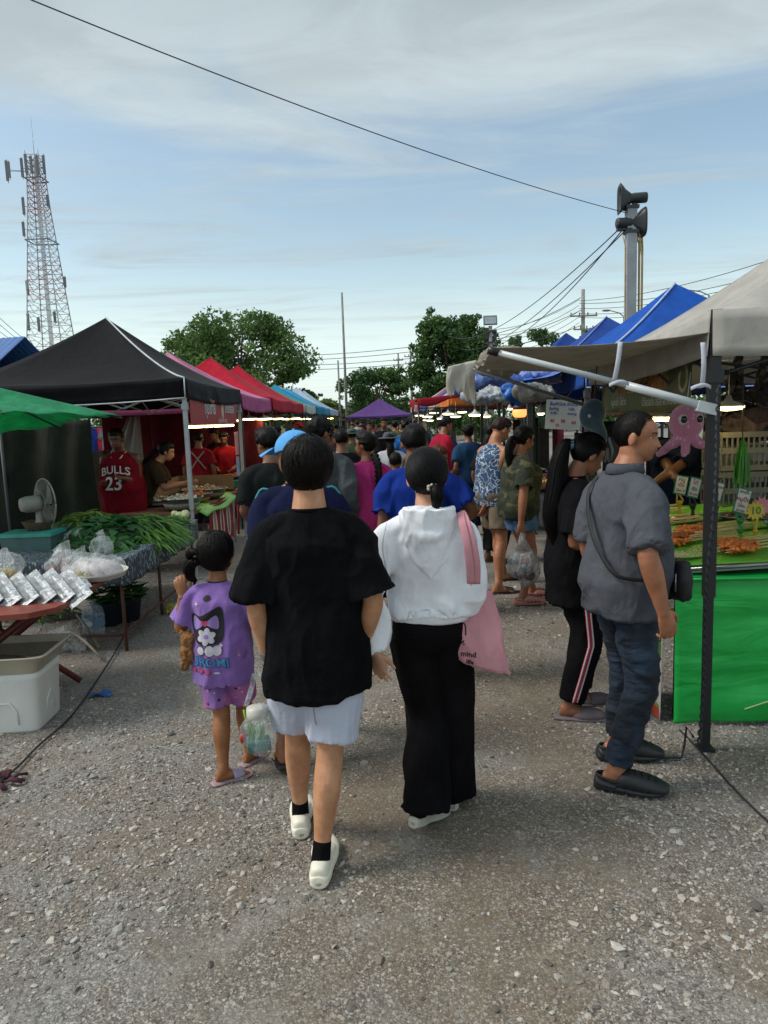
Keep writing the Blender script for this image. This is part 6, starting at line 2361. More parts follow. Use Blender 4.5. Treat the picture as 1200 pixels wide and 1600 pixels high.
# sloping steel tray with banana leaves and skewers
TR = thing('skewer_tray', 'sloping steel tray lined with banana leaves on the green table', 'tray', (1.53, 3.76, .0), gy)
SL = math.tan(R(3.0))
def tz(x, y):
 return .855 + .055 * x + .035 * y
q = MB()
def traybox(x0, x1, y0, y1, z0, z1):
 pass
X0, X1, Y0, Y1 = -.03, 1.15, -.01, 1.75
q.rings([[Vector((x, y, tz(x, y) - .03)) for x, y in ((X0, Y0), (X1, Y0), (X1, Y1), (X0, Y1))], [Vector((x, y, tz(x, y) - .012)) for x, y in ((X0, Y0), (X1, Y0), (X1, Y1), (X0, Y1))]], True, True, False)
q.tube([(X0, Y0, tz(X0, Y0) - .008), (X1, Y0, tz(X1, Y0) - .008)], .012, 8)
q.tube([(X0, Y0, tz(X0, Y0) - .008), (X0, Y1, tz(X0, Y1) - .008)], .012, 8)
q.tube([(X1, Y0, tz(X1, Y0) - .008), (X1, Y1, tz(X1, Y1) - .008)], .012, 8)
q.build('tray_sheet', STEEL, TR)
q = MB()
for x in (.1, 1.0):
 q.box((x, .1, .83), (.05, .05, .03))
 q.box((x, 1.6, .84), (.05, .05, .05))
q.build('tray_foot', mat('blue_block', '2c6f8f', .5), TR)
ORD = ['nearest', 'second', 'third', 'fourth', 'fifth', 'sixth', 'seventh', 'eighth', 'ninth', 'tenth', 'eleventh', 'twelfth', 'thirteenth', 'fourteenth', 'fifteenth', 'farthest']
rg = random.Random(5)
for k in range(7):
 y0 = .02 + .245 * k
 o = MB()
 def fn(u, v):
  x = X0 + .02 + u * (X1 - X0 - .05)
  wv_ = .15 * (1 - .35 * abs(2 * u - 1) ** 3)
  y = y0 + (v - .5) * 2 * wv_ + .12 + .02 * math.sin(u * 6 + k)
  y = min(max(y, Y0 + .01), Y1 - .01)
  return (x, y, tz(x, y) + .002 + .006 * k % .02 + .022 * (1 - abs(2 * v - 1)) + .008 * math.sin(u * 11 + k * 2) * v)
 o.grid(fn, 26, 8)
 lf = o.build('banana_leaf', BLM, None, (1.53, 3.76, 0))
 lf.rotation_euler = (0, 0, gy)
 thick(lf, .002)
 tag(lf, ('nearest', 'second', 'third', 'fourth', 'fifth', 'sixth', 'farthest')[k] + ' banana leaf strip lining the skewer tray', 'leaf', 'banana leaves under the skewers')
STK = mat('bamboo', 'e0c98e', .6, .15)
MEAT = mat('meat_orange', 'dc7c30', .45, .4, 45, 150, .6)
MEAT2 = mat('meat_brown', 'a8521f', .42, .4, 45, 150, .6)
groups_ = [(.30, .18, 16, 0, 'nearest heap by the black post'), (.22, .62, 16, 0, 'middle heap of orange meat'), (.06, .42, 12, 1, 'small heap before the woven plate'),
           (.02, .98, 14, 0, 'far left orange heap'), (.0, 1.38, 12, 1, 'farthest row on the leaves')]
for gi, (cx_, cy_, n, kk, lab) in enumerate(groups_):
 for j in range(n):
  t = thing('meat_skewer', '%s skewer counted from the near edge in the %s' % (ORD[j], lab), 'skewer', (0, 0, 0), 0, lab)
  M = Matrix.Translation((1.53, 3.76, 0)) @ Matrix.Rotation(gy, 4, 'Z')
  lx, ly = cx_ + rg.uniform(-.03, .05), cy_ + .0125 * (j - n / 2) + rg.uniform(-.01, .01)
  lift = .046 + .012 * (j % 3)
  t.location = M @ Vector((lx, ly, tz(lx, ly) + lift))
  t.rotation_euler = (0, -R(3.2), gy + R(14) + rg.gauss(0, .09))
  L = rg.uniform(.40, .50)
  MB().tube([(-.02, 0, 0), (L, 0, .006)], .0030, 4).build('stick', STK, t)
  m = MB()
  for i in range(6):
   m.ball((.015 + .027 * i, rg.uniform(-.008, .008), rg.uniform(-.002, .010)), (.021, .017 + rg.uniform(-.003, .007), .012), 7, 5, Euler((rg.uniform(0, 2), 0, rg.uniform(0, 2))).to_matrix())
  m.build('meat', (MEAT, MEAT2)[(j + kk) % 3 == 0], t, kind='stuff')
# woven pale-green plate
t = thing('woven_plate', 'pale green woven-pattern plate at the lane corner of the skewer tray', 'plate', Matrix.Translation((1.53, 3.76, 0)) @ Matrix.Rotation(gy, 4, 'Z') @ Vector((.10, .16, tz(.1, .16) + .02)))
WP = NT('woven_plate')
ck = WP.n('ShaderNodeTexChecker')
ck.inputs['Scale'].default_value = 70
ck.inputs['Color1'].default_value = lin('b9bf95')
ck.inputs['Color2'].default_value = lin('6f8a5a')
WP.l(WP.tc.outputs['Object'], ck.inputs['Vector'])
WPM = WP.done(ck.outputs['Color'], .5)
MB().lathe([(.09, 0), (.125, .014), (.128, .016), (.12, .010), (.01, .006)], 30, M=Matrix.Scale(.72, 3, Vector((0, 1, 0)))).build('plate', WPM, t)
# price cards on little figures
CARD = mat('card_white', 'd9d5c9', .5, .04)
CARDG = mat('card_green', '2f7d58', .5, .05)
def price_card(label, px, py, Y, h, w, stand, tilt, lines, col, group='price cards standing on the skewer tray'):
 p = at(px, py, Y)
 t = thing('price_card', label, 'price card', (p.x, p.y, .90), gy, group)
 z = p.z - .90
 M = Matrix.Translation((0, 0, z)) @ Matrix.Rotation(tilt, 4, 'Y') @ Matrix.Rotation(R(-8), 4, 'X')
 q = MB()
 q.box((0, 0, 0), (w, .004, h), None)
 q.v = [tuple(M @ Vector(v)) for v in q.v]
 q.build('card_edge', CARDG, t)
 F = M @ frame_at((0, -.0025, 0), (1, 0, 0))
 pr = Print(F, t)
 pr.rect(w * .86, h * .86, CARD, 0, 0, 1, 'card_face')
 for i, (tx, s_, dy, ink) in enumerate(lines):
  pr.text(tx, s_, ink, 0, dy, .0006, 2)
 q = MB()
 sm = mat('figure_' + col, col, .4, .1)
 a = M @ Vector((0, 0, -h / 2))
 base = Vector((.0 + a.x * .4, 0, .0))
 q.ball((base.x, 0, .012), (.026, .022, .012), 12, 6)
 q.ball((base.x, 0, a.z * .35), (.014, .012, a.z * .30), 10, 8)
 q.ball((base.x, 0, a.z * .72), (.016, .015, .016), 10, 8)
 q.tube([(base.x, 0, a.z * .5), (base.x + .02, 0, a.z * .8), (a.x, 0, a.z + .01)], .006, 6)
 q.tube([(base.x, 0, a.z * .5), (base.x - .02, 0, a.z * .75), (a.x - .01, 0, a.z + .01)], .006, 6)
 q.build('stand', sm, t)
 return t
price_card('first price card from the left, on a yellow stand', 1064, 758, 5.0, .135, .085, 0, R(12), [('หมู', .040, .04, I_R), ('เนื้อ', .032, .0, I_R), ('ไม้ละ 5', .024, -.04, I_K)], 'c9a21e')
price_card('second price card from the left, on a black stand', 1085, 762, 4.8, .14, .075, 0, R(14), [('ไก่', .040, .035, I_R), ('ตับ', .030, -.01, I_K), ('10 บาท', .022, -.045, I_R)], '191a1c')
price_card('price card half hidden behind the black post', 1120, 768, 4.6, .13, .075, 0, R(16), [('ปลาหมึก', .020, .03, I_R), ('10', .032, -.02, I_R)], '191a1c')
price_card('large price card on a green stand near the star', 1160, 783, 4.3, .16, .085, 0, R(16), [('สะเต๊ะ', .028, .055, I_K), ('หมูปิ้ง', .034, .01, I_R), ('ไม้ละ', .024, -.03, I_R), ('10 บาท', .018, -.06, I_K)], '2f8f4c')
p = at(1180, 798, 4.1)
t = thing('star_sign', 'yellow and pink star shaped sign reading 10 on a yellow stand', 'price sign', (p.x, p.y, .90), gy)
z = p.z - .9
def star(r1, r2, n, m, dx, dy, lay, nm):
 pts = [(math.cos(PI * k / n) * (r1 if k % 2 else r2), math.sin(PI * k / n) * (r1 if k % 2 else r2)) for k in range(2 * n)]
 M = frame_at((dx, -.004 * lay, z + dy), (1, 0, 0))
 mb = MB()
 mb.rings([[M @ Vector((x, y, -.002)) for x, y in pts], [M @ Vector((x, y, .002)) for x, y in pts]], True, True, False)
 mb.build(nm, m, t)
star(.062, .040, 12, mat('star_pink', 'c9808c', .5), .035, .025, 0, 'pink_star')
star(.060, .040, 12, mat('star_yellow', 'd3b83a', .5), 0, 0, 1, 'yellow_star')
Print(frame_at((0, -.0075, z), (1, 0, 0)), t).text('10', .06, I_G, 0, 0, .001, 1)
q = MB()
q.ball((0, 0, .01), (.03, .025, .012), 12, 6)
q.ball((0, 0, .04), (.015, .013, .03), 10, 8)
q.ball((.005, 0, .08), (.016, .015, .016), 10, 8)
q.tube([(0, 0, .03), (.01, 0, z - .05)], .007, 6)
q.build('stand', mat('figure_c9a21e', 'c9a21e', .4), t)
# bowls, containers behind the leaves
Mst = Matrix.Translation((1.53, 3.76, 0)) @ Matrix.Rotation(gy, 4, 'Z')
food_bowl('wide steel bowl of dark sauce behind the price cards', Mst @ Vector((.78, 1.05, .90)), .17, .08, '3c2a1e', 50, 20, .02, group=None)
food_bowl('clear bowl with a jar standing in it near the green card', Mst @ Vector((.88, .62, .90)), .15, .09, '4a4034', 51, 16, .02, group=None)
t = thing('foil_tray', 'crumpled foil tray beside the black price card stand', 'tray', Mst @ Vector((.50, 1.15, .91)))
me = MB().grid(lambda u, v: ((u - .5) * .42, (v - .5) * .26, .012 * math.sin(u * 23) * math.sin(v * 19) + .05 * max(abs(2 * u - 1), abs(2 * v - 1)) ** 6), 24, 18).mesh('f')
displace(me, .012, folds((40, 40, 40), 2))
me.materials.append(mat('foil', 'a9adad', .22, .1, Metallic=.9))
link('foil_sheet', me, t)
t = thing('foam_container', 'white foam lunch boxes stacked on a blue lid at the back of the stall', 'container', Mst @ Vector((.10, 1.80, .84)))
for k in range(2):
 MB().box((0, 0, .03 + .05 * k), (.24, .2, .045), (0, 0, .15 * k), .92).build('lunch_box', mat('foam_white', 'd2cec7', .7, .05), t)
MB().box((.02, -.02, -.0), (.36, .26, .02)).build('blue_lid', mat('lid_blue', '5b86a8', .4), t)
t = thing('plastic_basket', 'dark teal plastic basket behind the first price card', 'basket', Mst @ Vector((.36, 1.98, .80)))
MB().lathe([(.13, 0), (.17, .14), (.178, .145), (.16, .13), (.12, .01)], 24).build('basket_body', mat('basket_teal', '1d5a52', .5), t)
t = thing('tub', 'yellow and white plastic tub under the raised side of the tray', 'tub', Mst @ Vector((.95, .06, .816)))
MB().lathe([(.05, 0), (.06, .05), (.062, .055), (.01, .056)], 18).build('tub_body', mat('tub_yellow', 'b0a85a', .5), t)
t = thing('tub', 'blue plastic cup under the raised side of the tray', 'cup', Mst @ Vector((1.14, .02, .816)))
MB().lathe([(.03, 0), (.035, .09), (.01, .091)], 14).build('cup_body', mat('cup_blue', '3f7f9c', .5), t)
# crates, bags, tinsel
p = at(1170, 735, 5.3)
CR = mat('crate_grey', '6a6962', .6, .08)
def crate(label, loc, w, d, h, rz=0, group='grey plastic crates'):
 t = thing('crate', label, 'crate', loc, rz, group)
 q = MB()
 for z in (.01, h - .02, h * .5):
  for sy in (-1, 1):
   q.box((0, sy * d / 2, z), (w, .012, .04))
  for sx in (-1, 1):
   q.box((sx * w / 2, 0, z + .0008), (.012, d - .012, .04))
 q.box((0, 0, .004), (w - .014, d - .014, .01))
 q.build('crate_frame', CR, t)
 q = MB()
 n = 13
 for k in range(n + 1):
  x = -w / 2 + w * k / n
  for sy in (-1, 1):
   q.box((x, sy * (d / 2 - .001), h / 2), (.012, .008, h - .05))
 for k in range(9):
  y = -d / 2 + d * k / 8
  for sx in (-1, 1):
   q.box((sx * (w / 2 - .001), y, h / 2), (.008, .012, h - .05))
 q.build('slats', CR, t, kind='stuff')
 Print(frame_at((.0, -d / 2 - .008, h * .2), (1, 0, 0)), t).text('Fresh', .05, I_K, -.08, .0, .001, 1)
 return t
crate('upper grey slotted crate beside the green tinsel', (p.x, 5.35, .98 + .27), .50, .34, .27, R(-3))
crate('lower grey slotted crate beneath the upper one', (p.x, 5.35, .96), .50, .34, .27, R(2))
simple_table('back table carrying the grey crates', p.x - .3, p.x + .9, 5.1, 5.8, .95, WOODB, None, group=None)
t = thing('bag_heap', 'folded purple-grey cloth bag lying on the upper crate', 'bag', (p.x + .08, 5.35, 1.50))
me = remesh(MB().ball((0, 0, .06), (.22, .14, .09), 20, 14), .015, 1)
displace(me, .04, folds((10, 10, 8), 6))
me.materials.append(cloth('bag_mauve', '4a4148', .2))
link('bag', me, t)
for k, (px_, py_, c, lb) in enumerate(((1150, 640, '1a1a20', 'black shiny bag hanging at upper right behind the post, upper one'), (1140, 672, '1e1b20', 'black shiny bag hanging at the right, just below another'), (1192, 632, '221e22', 'dark bag hanging at the right picture edge'))):
 p2 = at(px_, py_, 5.6)
 t = thing('hanging_bag', lb, 'bag', p2, 0, 'dark bags hanging in the stall')
 me = remesh(MB().ball((0, 0, 0), (.16, .10, .13), 20, 14).tube([(0, 0, .08), (0, 0, .45)], [.05, .01], 8), .015, 1)
 displace(me, .025, folds((9, 9, 6), k))
 me.materials.append(mat('bag_' + c, c, .25, .2))
 smooth_mesh(me)
 link('bag', me, t)
p = at(1160, 700, 4.9)
t = thing('tinsel_tassel', 'bright green plastic tinsel tassel hanging in front of the crates', 'tassel', (p.x, p.y, p.z))
q = MB()
rg = random.Random(2)
for k in range(150):
 a = rg.uniform(0, 6.28)
 r = rg.uniform(.0, .045)
 L = rg.uniform(.2, .34)
 x1, y1 = math.cos(a) * r, math.sin(a) * r
 q.rings([[Vector((x1 * .2, y1 * .2, .06)), Vector((x1 * .2 + .003, y1 * .2, .06))], [Vector((x1, y1, -.05)), Vector((x1 + .004, y1, -.05))], [Vector((x1 * 1.3 + rg.uniform(-.01, .01), y1, .06 - L)), Vector((x1 * 1.3 + .004, y1, .06 - L))]], False, False, True, False)
q.build('tinsel_strands', mat('tinsel_green', '4f9a2c', .3), t, kind='stuff')
MB().tube([(0, 0, .05), (-.01, 0, .55)], .004, 5).build('string', DARKM, t)
# banner of the skewer stall and lamps
pa, pb = at(939, 600, 6.2), at(1098, 576, 4.6)
x0v, x1v = Vector((1.74, 6.15, 0)), Vector((1.62, 4.05, 0))
t = thing('stall_banner', 'green stall banner with red Thai lettering hanging along the lane side', 'banner', (1.93, 6.3, 0))
bx = Vector((1.72, 4.0, 0)) - Vector((1.93, 6.3, 0))
Lb = bx.length
ux = bx.normalized()
q = MB()
nn = Vector((ux.y, -ux.x, 0))
q.grid(lambda u, v: ux * (u * Lb) + Vector((0, 0, 1.965 + .02 * u - v * .30)) + nn * (.012 * math.sin(u * 9) * v), 30, 6)
BG = NT('banner_green')
bgc = BG.mix(BG.ramp(BG.noise(3, 3, .6), .35, .65), '3d5a2e', '6a6236')
BGM = BG.done(bgc, .55)
bo = q.build('banner_cloth', BGM, t)
thick(bo, .003)
bv2 = bvh_of(bo)
MBn = frame_at(ux * (Lb / 2) + Vector((0, 0, 1.825)) - nn * 0 + Vector((-.3, 0, 0)), ux)
def bprint(v, f, dx, dy, m, nm='lettering', lay=1):
 mb = MB()
 project(mb, [(p[0] + dx, p[1] + dy, .0012 * lay) for p in v], f, MBn, bv2, .0028, .05)
 mb.build(nm, m, t)
for tx, s_, dx, dy, m, bd in (('ปลาหมึกย่าง (พัทยา)', .150, .10, .055, I_Y, .006), ('ปลาหมึกย่าง (พัทยา)', .150, .10, .055, I_R, .0), ('หมูสะเต๊ะ ไก่ย่าง', .075, -.55, -.06, I_W, 0), ('น้ำจิ้มรสเด็ด อร่อย สด สะอาด', .072, .50, -.075, I_W, 0), ('โทร 081', .05, -.6, -.12, I_K, 0)):
 v, f = text_mesh(tx, s_, bd)
 if v:
  bprint(v, f, dx, dy, m, lay=1 if bd else 2)
v, f = [(math.cos(2 * PI * k / 24) * .085, math.sin(2 * PI * k / 24) * .085) for k in range(24)], [tuple(range(24))]
bprint([(a, b, 0) for a, b in v], f, 1.0, .05, mat('ink_cream', 'b5b08c', .6), 'emblem')
bprint([(a * .55, b * .75, 0) for a, b in v], f, 1.0, .05, mat('ink_olive', '5a6a3c', .6), 'emblem', 2)
for a, b, c in ((-Lb / 2, Lb / 2, .145), (-Lb / 2, Lb / 2, -.145)):
 bprint([(a + .01, c - .007, 0), (b - .01, c - .007, 0), (b - .01, c + .007, 0), (a + .01, c + .007, 0)], [(0, 1, 2, 3)], 0, 0, mat('ink_orange', 'a2502c', .6), 'border', 1)
for k, (px_, py_, Y) in enumerate(((975, 660, 5.9), (1030, 655, 5.1))):
 p = at(px_, py_, Y)
 t = thing('tube_lamp', ('far', 'near')[k] + ' yellow tube lamp under the green stall banner', 'lamp', (p.x + .08, p.y, p.z), R(-84))
 MB().tube([(-.34, 0, .022), (.34, 0, .022)], .018, 8).build('fitting', WPLAST, t)
 MB().tube([(-.33, 0, 0), (.33, 0, 0)], .017, 10).build('tube', LEDY, t)
p = at(1138, 640, 5.0)
lamp_disc('yellow disc lamp right of the black post in the skewer stall', (p.x, p.y, p.z), .11, LEDY)
# octopus plush and grey squid plush
PK = NT('plush_pink')
d_ = PK.voro(34, 'F1')
PKM = PK.done(PK.mix(PK.ramp(d_, .16, .26), 'c9a3b0', 'b26b86'), .9, PK.bump(PK.noise(400, 2), .4, .003), Sheen_Weight=.6)
p = at(1072, 668, 3.95)
t = thing('octopus_plush', 'pink spotted octopus plush toy hanging by the black post', 'plush toy', p, R(6))
q = MB()
q.ball((0, 0, .03), (.093, .085, .098), 26, 20)
for k in range(8):
 a = 2 * PI * k / 8 + .35
 dx, dy = math.cos(a), math.sin(a)
 pts = [(dx * .03, dy * .03, -.045), (dx * .075, dy * .06, -.085), (dx * .12, dy * .09, -.095 - .03 * (k % 2)), (dx * (.16 if k % 2 else .13), dy * .11, -.10 - .05 * (k % 2))]
 P4 = catmull(pts, 4)
 q.tube([Vector(x) for x in P4], [.024] * 5 + [.022] * 4 + [.019, .016, .014, .011], 10)
me = remesh(q, .006, 3)
me.materials.append(PKM)
smooth_mesh(me)
link('body', me, t)
for sx in (-1, 1):
 MB().ball((sx * .045 - .012, -.070, .045), (.026, .016, .029), 16, 12).build('eye_white', mat('eye_ring', 'b9b3ae', .5), t)
 MB().ball((sx * .045 - .012, -.082, .045), (.018, .010, .020), 16, 12).build('pupil', mat('pupil_black', '0c0f0e', .1), t)
MB().tube([(0, 0, .12), (.02, 0, .30)], .003, 5).build('hanging_string', TIE, t)
p = at(928, 662, 4.6)
t = thing('squid_plush', 'grey-blue stuffed squid toy hanging from the awning pole', 'plush toy', p, R(10))
q = MB()
q.ball((-.01, 0, .06), (.085, .06, .10), 22, 16, Euler((0, .35, 0)).to_matrix())
q.tube([(.01, 0, .0), (.05, 0, -.07), (.06, 0, -.12)], [.05, .04, .03], 12)
me = remesh(q, .007, 4)
me.materials.append(cloth('plush_grey', '3b515c', .2, sheen=.5))
smooth_mesh(me)
link('body', me, t)
for k in range(7):
 MB().tube([(.03 + .01 * k, .02 * (k % 3 - 1), -.09), (.045 + .012 * k, .02 * (k % 3 - 1), -.17), (.04 + .014 * k, .01, -.24 - .01 * (k % 2))], [.012, .010, .006], 7).build('tentacle', cloth('plush_palegrey', '7d8588', .2), t)
MB().ball((-.055, -.05, .05), (.012, .006, .012), 10, 8).build('eye', mat('eye_ring', 'b9b3ae', .5), t)
MB().tube([(.0, 0, .14), (.02, 0, .36)], .004, 5).build('hanging_string', DARKM, t)
# white notice sheet with prices
pA, pB = at(855, 622, 7.2), at(906, 626, 6.4)
c_ = at(880, 648, 6.7)
t = thing('notice_sheet', 'white notice sheet with blue and red prices hanging by the blue canopy post', 'notice', c_)
q = MB()
q.box((0, 0, 0), (.325, .006, .27), (0, R(4), 0))
q.build('sheet', mat('sheet_white', 'c3c7cd', .5, .03), t)
pr = Print(frame_at((0, -.0045, 0), (1, 0, -.07)), t)
for j, (tx, s_, dx, dy, m) in enumerate((('ส้มตำไทย ยำรวม', .040, 0, .095, I_B), ('ส้มตำปู', .032, -.09, .05, I_B), ('ตำซั่ว', .032, -.09, .01, I_B), ('ตำถั่ว', .030, .07, .05, I_B), ('ลาบหมู', .030, .08, .01, I_B), ('40', .042, -.10, -.06, I_R), ('50', .042, .0, -.06, I_R), ('60', .042, .10, -.07, I_R), ('35', .036, -.05, -.10, I_R))):
 pr.text(tx, s_, m, dx, dy, .001, 1)
# folded tarps bundled on the canopy edge
def bundle(label, px, py, Y, size, col, seed, amp=.032, alpha=0):
 p = at(px, py, Y)
 t = thing('tarp_bundle', label, 'tarpaulin', p, 0, 'bundled tarpaulins on the blue canopy edge')
 mb = MB()
 rg_ = random.Random(seed)
 for k in range(7):
  f = (k - 3) / 3
  mb.ball((f * size[0], rg_.uniform(-.05, .05), rg_.uniform(-.3, .3) * size[2]), (size[0] * .42, size[1], size[2] * rg_.uniform(.6, 1)), 14, 10)
 me = remesh(mb, .022, 1)
 displace(me, amp, folds((6, 6, 6), seed, 2.0))
 displace(me, amp * .6, folds((17, 17, 17), seed, 2.0))
 me.materials.append(cloth('tarp_' + col, col, .22, .45, (1, 1, 1), 1.0, 9, 500))
 smooth_mesh(me)
 link('tarp_fold', me, t)
 return t
bundle('crumpled grey tarpaulin bundle on the edge of the blue canopy', 778, 618, 7.6, (.26, .08, .07), '9aa0a6', 4)
bundle('bright blue tarpaulin bundle right of the grey one', 812, 612, 7.3, (.13, .08, .10), '1b62b8', 9)
bundle('grey tarpaulin end tied by the blue canopy post', 835, 612, 7.0, (.12, .07, .06), '86837c', 6)
bundle('pale blue folded sheet lying along the top of the canopy edge', 790, 590, 7.9, (.42, .12, .07), '5e78b4', 12)
bundle('deep blue folded sheet beside the hanging white cloth', 742, 604, 8.3, (.14, .10, .10), '263d7d', 15)
# orange shaded lamp and small lights of the right row
p = at(812, 644, 8.2)
t = thing('lantern_lamp', 'orange glowing jar lamp hanging in the stall behind the two shoppers', 'lamp', p)
MB().lathe([(.03, .09), (.075, .07), (.08, .03)], 18).build('cap', mat('lamp_cap', '4a4450', .5), t)
MB().lathe([(.08, .03), (.085, -.02), (.06, -.055), (.01, -.06)], 18).build('shade', glow('lamp_orange', 'ff8a4a', 1.3), t)
for k, (px_, py_, Y, r) in enumerate(((742, 650, 11, .10), (760, 652, 12, .08), (700, 648, 15, .13), (712, 652, 16, .13), (690, 655, 17, .12), (722, 645, 14, .10), (668, 652, 20, .16), (655, 650, 24, .16), (678, 646, 22, .16), (665, 657, 27, .16), (845, 648, 9, .05), (797, 640, 12, .05), (650, 656, 30, .2), (672, 658, 18, .1))):
 p = at(px_, py_, Y)
 lamp_disc('pale disc lamp of the right row, %s' % ('beside the hanging white cloth', 'just right of the hanging white cloth', 'below the red awning, left of another', 'below the red awning, near its right post', 'below the left half of the red awning', 'close behind the right awning post', 'small, left end of the red awning', 'tiny, beyond the red awning', 'tiny, over the far vendor in red', 'tiny, just above the crowd at the left', 'tiny white one left of the notice sheet', 'tiny white one above the tank top', 'tiny, lowest at the far end', 'tiny, lowest below the awning')[k], (p.x, p.y, p.z), r, LEDY if k == 0 else glow('lamp_pale', 'ffe9b8', 2.6), group='pale disc lamps of the right row')
# tables and goods of the right row
for k, (y, c, c2, sk, lb) in enumerate(((7.2, 'a0752e', 'b98a3c', '3a3a3e', 'table of yellow fried food beyond the blue canopy post'), (10.3, '7a6a5a', 'a09078', '5a3a4a', 'stall table with pale goods under the second blue canopy'),
          (13.5, '7a3a3a', 'a06050', '4a4a4a', 'stall table with reddish goods behind the red awning'), (17.2, '6a6a60', '9a9a8a', '7a5a3a', 'stall table under the orange canopy'),
          (20.5, '5a6a6a', '8a9a9a', '44505a', 'stall table under the cream canopy'))):
 simple_table(lb, 1.75, 2.6, y, y + 2.4, .80, WOODB, cloth('skirtR_%d' % k, sk), hang=.35)
 for j in range(6):
  food_bowl('%s tray of goods on the %s' % (('nearest', 'second', 'third', 'fourth', 'fifth', 'farthest')[j], lb), (1.95 + .38 * (j % 2), y + .3 + .36 * j, .81), .17, .05, c, j + 100 * k, 26, .028, kind='tray', col2=c2)
# things hanging and standing at the back of the stalls
BKC = ['1a1c20', '4a1a28', '25384c', '3a3a38', '4a3a2a', '22381f', '504c46', '2c2434']
for k in range(26):
 side_ = k % 2
 y = 8 + 1.15 * (k // 2)
 x = (-4.6 if side_ == 0 else 4.3) + rng.uniform(-.3, .3)
 if side_ == 0 and y < 11:
  continue
 h = rng.uniform(.9, 1.6)
 t = MB()
 ph = rng.uniform(0, 6)
 t.grid(lambda u, v: ((.04 * math.sin(u * 14 + ph)), (u - .5) * 1.1, h + .2 - v * h), 16, 6)
 o = t.build('hung_cloth', cloth('panel_' + BKC[k % 8], BKC[k % 8], .2), None, (x, y, 0))
 thick(o, .004)
 tag(o, '%s cloth panel hung at the back of the %s stall of the %s row' % ( ('charcoal', 'maroon', 'slate blue', 'light grey', 'brown', 'green', 'beige', 'purple')[k % 8], ('first', 'second', 'third', 'fourth', 'fifth', 'sixth', 'seventh', 'eighth', 'ninth', 'tenth', 'eleventh', 'twelfth', 'last')[k // 2], ('left', 'right')[side_]), 'cloth', 'cloths hung at the back of the stalls')
# ================================================================== people in front
BLK = cloth('black_cotton', '0c0c0f', .2, .9, (1, 1, .5), .5, 10)
NAVY = cloth('navy_knit', '141a38', .2, .85)
# --- man in the oversized black T-shirt
p = Person('person in oversized black T-shirt and pale shorts walking away in the centre foreground', (-.285, 2.63), 0, 1.645, feet=((-.39, 2.78, 6, 0, 0), (-.285, 2.46, -4, 0, 0)),
           hands=((-.455, 2.64, .80), (-.10, 2.70, .83)), w=.92, hs=.95, head=(0, 4, 0), skin='bd8c6a', voxel=.005, curl=(.9, .5), pelvis=(.01, 0), limb=1.04,
           elbow=((-.5, -.7, 0), (.5, -.7, 0)))
p.hair(n=3200, thick_=.024, low=-.004, back=-.092, messy=1.1, seed=2, bulge=.25, col='100c0b')
sh = p.top(BLK, sleeve=.93, sr=(.070, .083, .096), hem=.715, ease=.034, hemw=.016, flare=.008, amp=.016, fold_=(6, 6, 3.2), seed=1.3, collar=BLK, sag=.0, neck=.080)
p.legs(cloth('shorts_lilac', 'b8bccc', .06, fold=.5, fs=10), 'shorts', length=.86, r=(.105, .108, .106), ease=.012, amp=.008, seed=4)
cream = mat('cream_rubber', 'dfd9c8', .55, .05, 5, 80, .1)
for i in (0, 1):
 p.shoe(i, 'sneaker', cream, sock=BLK, scale=1.05)
w = MB()
a = p.wri[0]
d = (p.elb[0] - a).normalized()
p.limbt(w, [a + d * .012, a + d * .02, a + d * .048, a + d * .055], [(.026, .029), (.030, .033), (.031, .034), (.027, .031)], 2, 18)
w.build('wrist_watch', mat('watch_steel', '8b8f92', .3, .05, Metallic=.7), p.root)
man1 = p
# phone held by the man
hp = man1.root.matrix_basis @ (man1.wri[0] * man1.s)
t = thing('phone', 'phone in a shiny brown patterned case held by the person in black', 'phone', hp + Vector((.015, .02, -.10)), 0)
q = MB()
q.box((0, 0, 0), (.012, .078, .16), (R(-38), R(-32), 0))
q.build('phone_case', mat('case_brown', '4b3a30', .15, .6, 60), t)
# carrier bag with green contents held by the man's left hand
CARR = filmmat('carrier_film', (.85, .92, .93), .22)
t = thing('carrier_bag', 'small clear carrier bag with green packets held beside the child', 'bag', hp + Vector((-.065, .02, -.37)))
me = MB().ball((0, 0, .10), (.065, .045, .11), 26, 20, None, lambda q_: 1 - .25 * max(0, q_.z)).mesh('f')
displace(me, .02, folds((16, 16, 6), 4))
me.materials.append(CARR)
smooth_mesh(me)
link('bag_film', me, t)
for sx in (-1, 1):
 q = MB()
 q.grid(lambda u, v: ((.05 - .035 * u) * sx * (1 - .4 * u) + v * .02, .01 * sx, .19 + u * .13), 6, 2)
 thick(q.build('handle', CARR, t), .001)
q = MB()
q.box((0, 0, .03), (.09, .055, .04), (0, 0, .3))
q.build('teal_packet', mat('packet_teal', '3a6a66', .4, .2), t)
q = MB()
q.lathe([(.035, 0), (.042, .02), (.04, .05), (.01, .055)], 14, (0, 0, .13))
q.build('white_cup', WPLAST, t)
for k in range(6):
 MB().tube([(-.03 + .01 * k, 0, .05), (-.045 + .013 * k, .01, .12), (-.05 + .02 * k, .0, .17)], .005, 5).build('green_stem', mat('stem_green', '7aa33a', .5), t)
MB().ball((-.06, -.01, .06), (.012, .012, .02), 8, 6).build('red_chili', mat('chili_red', 'b03028', .3), t)
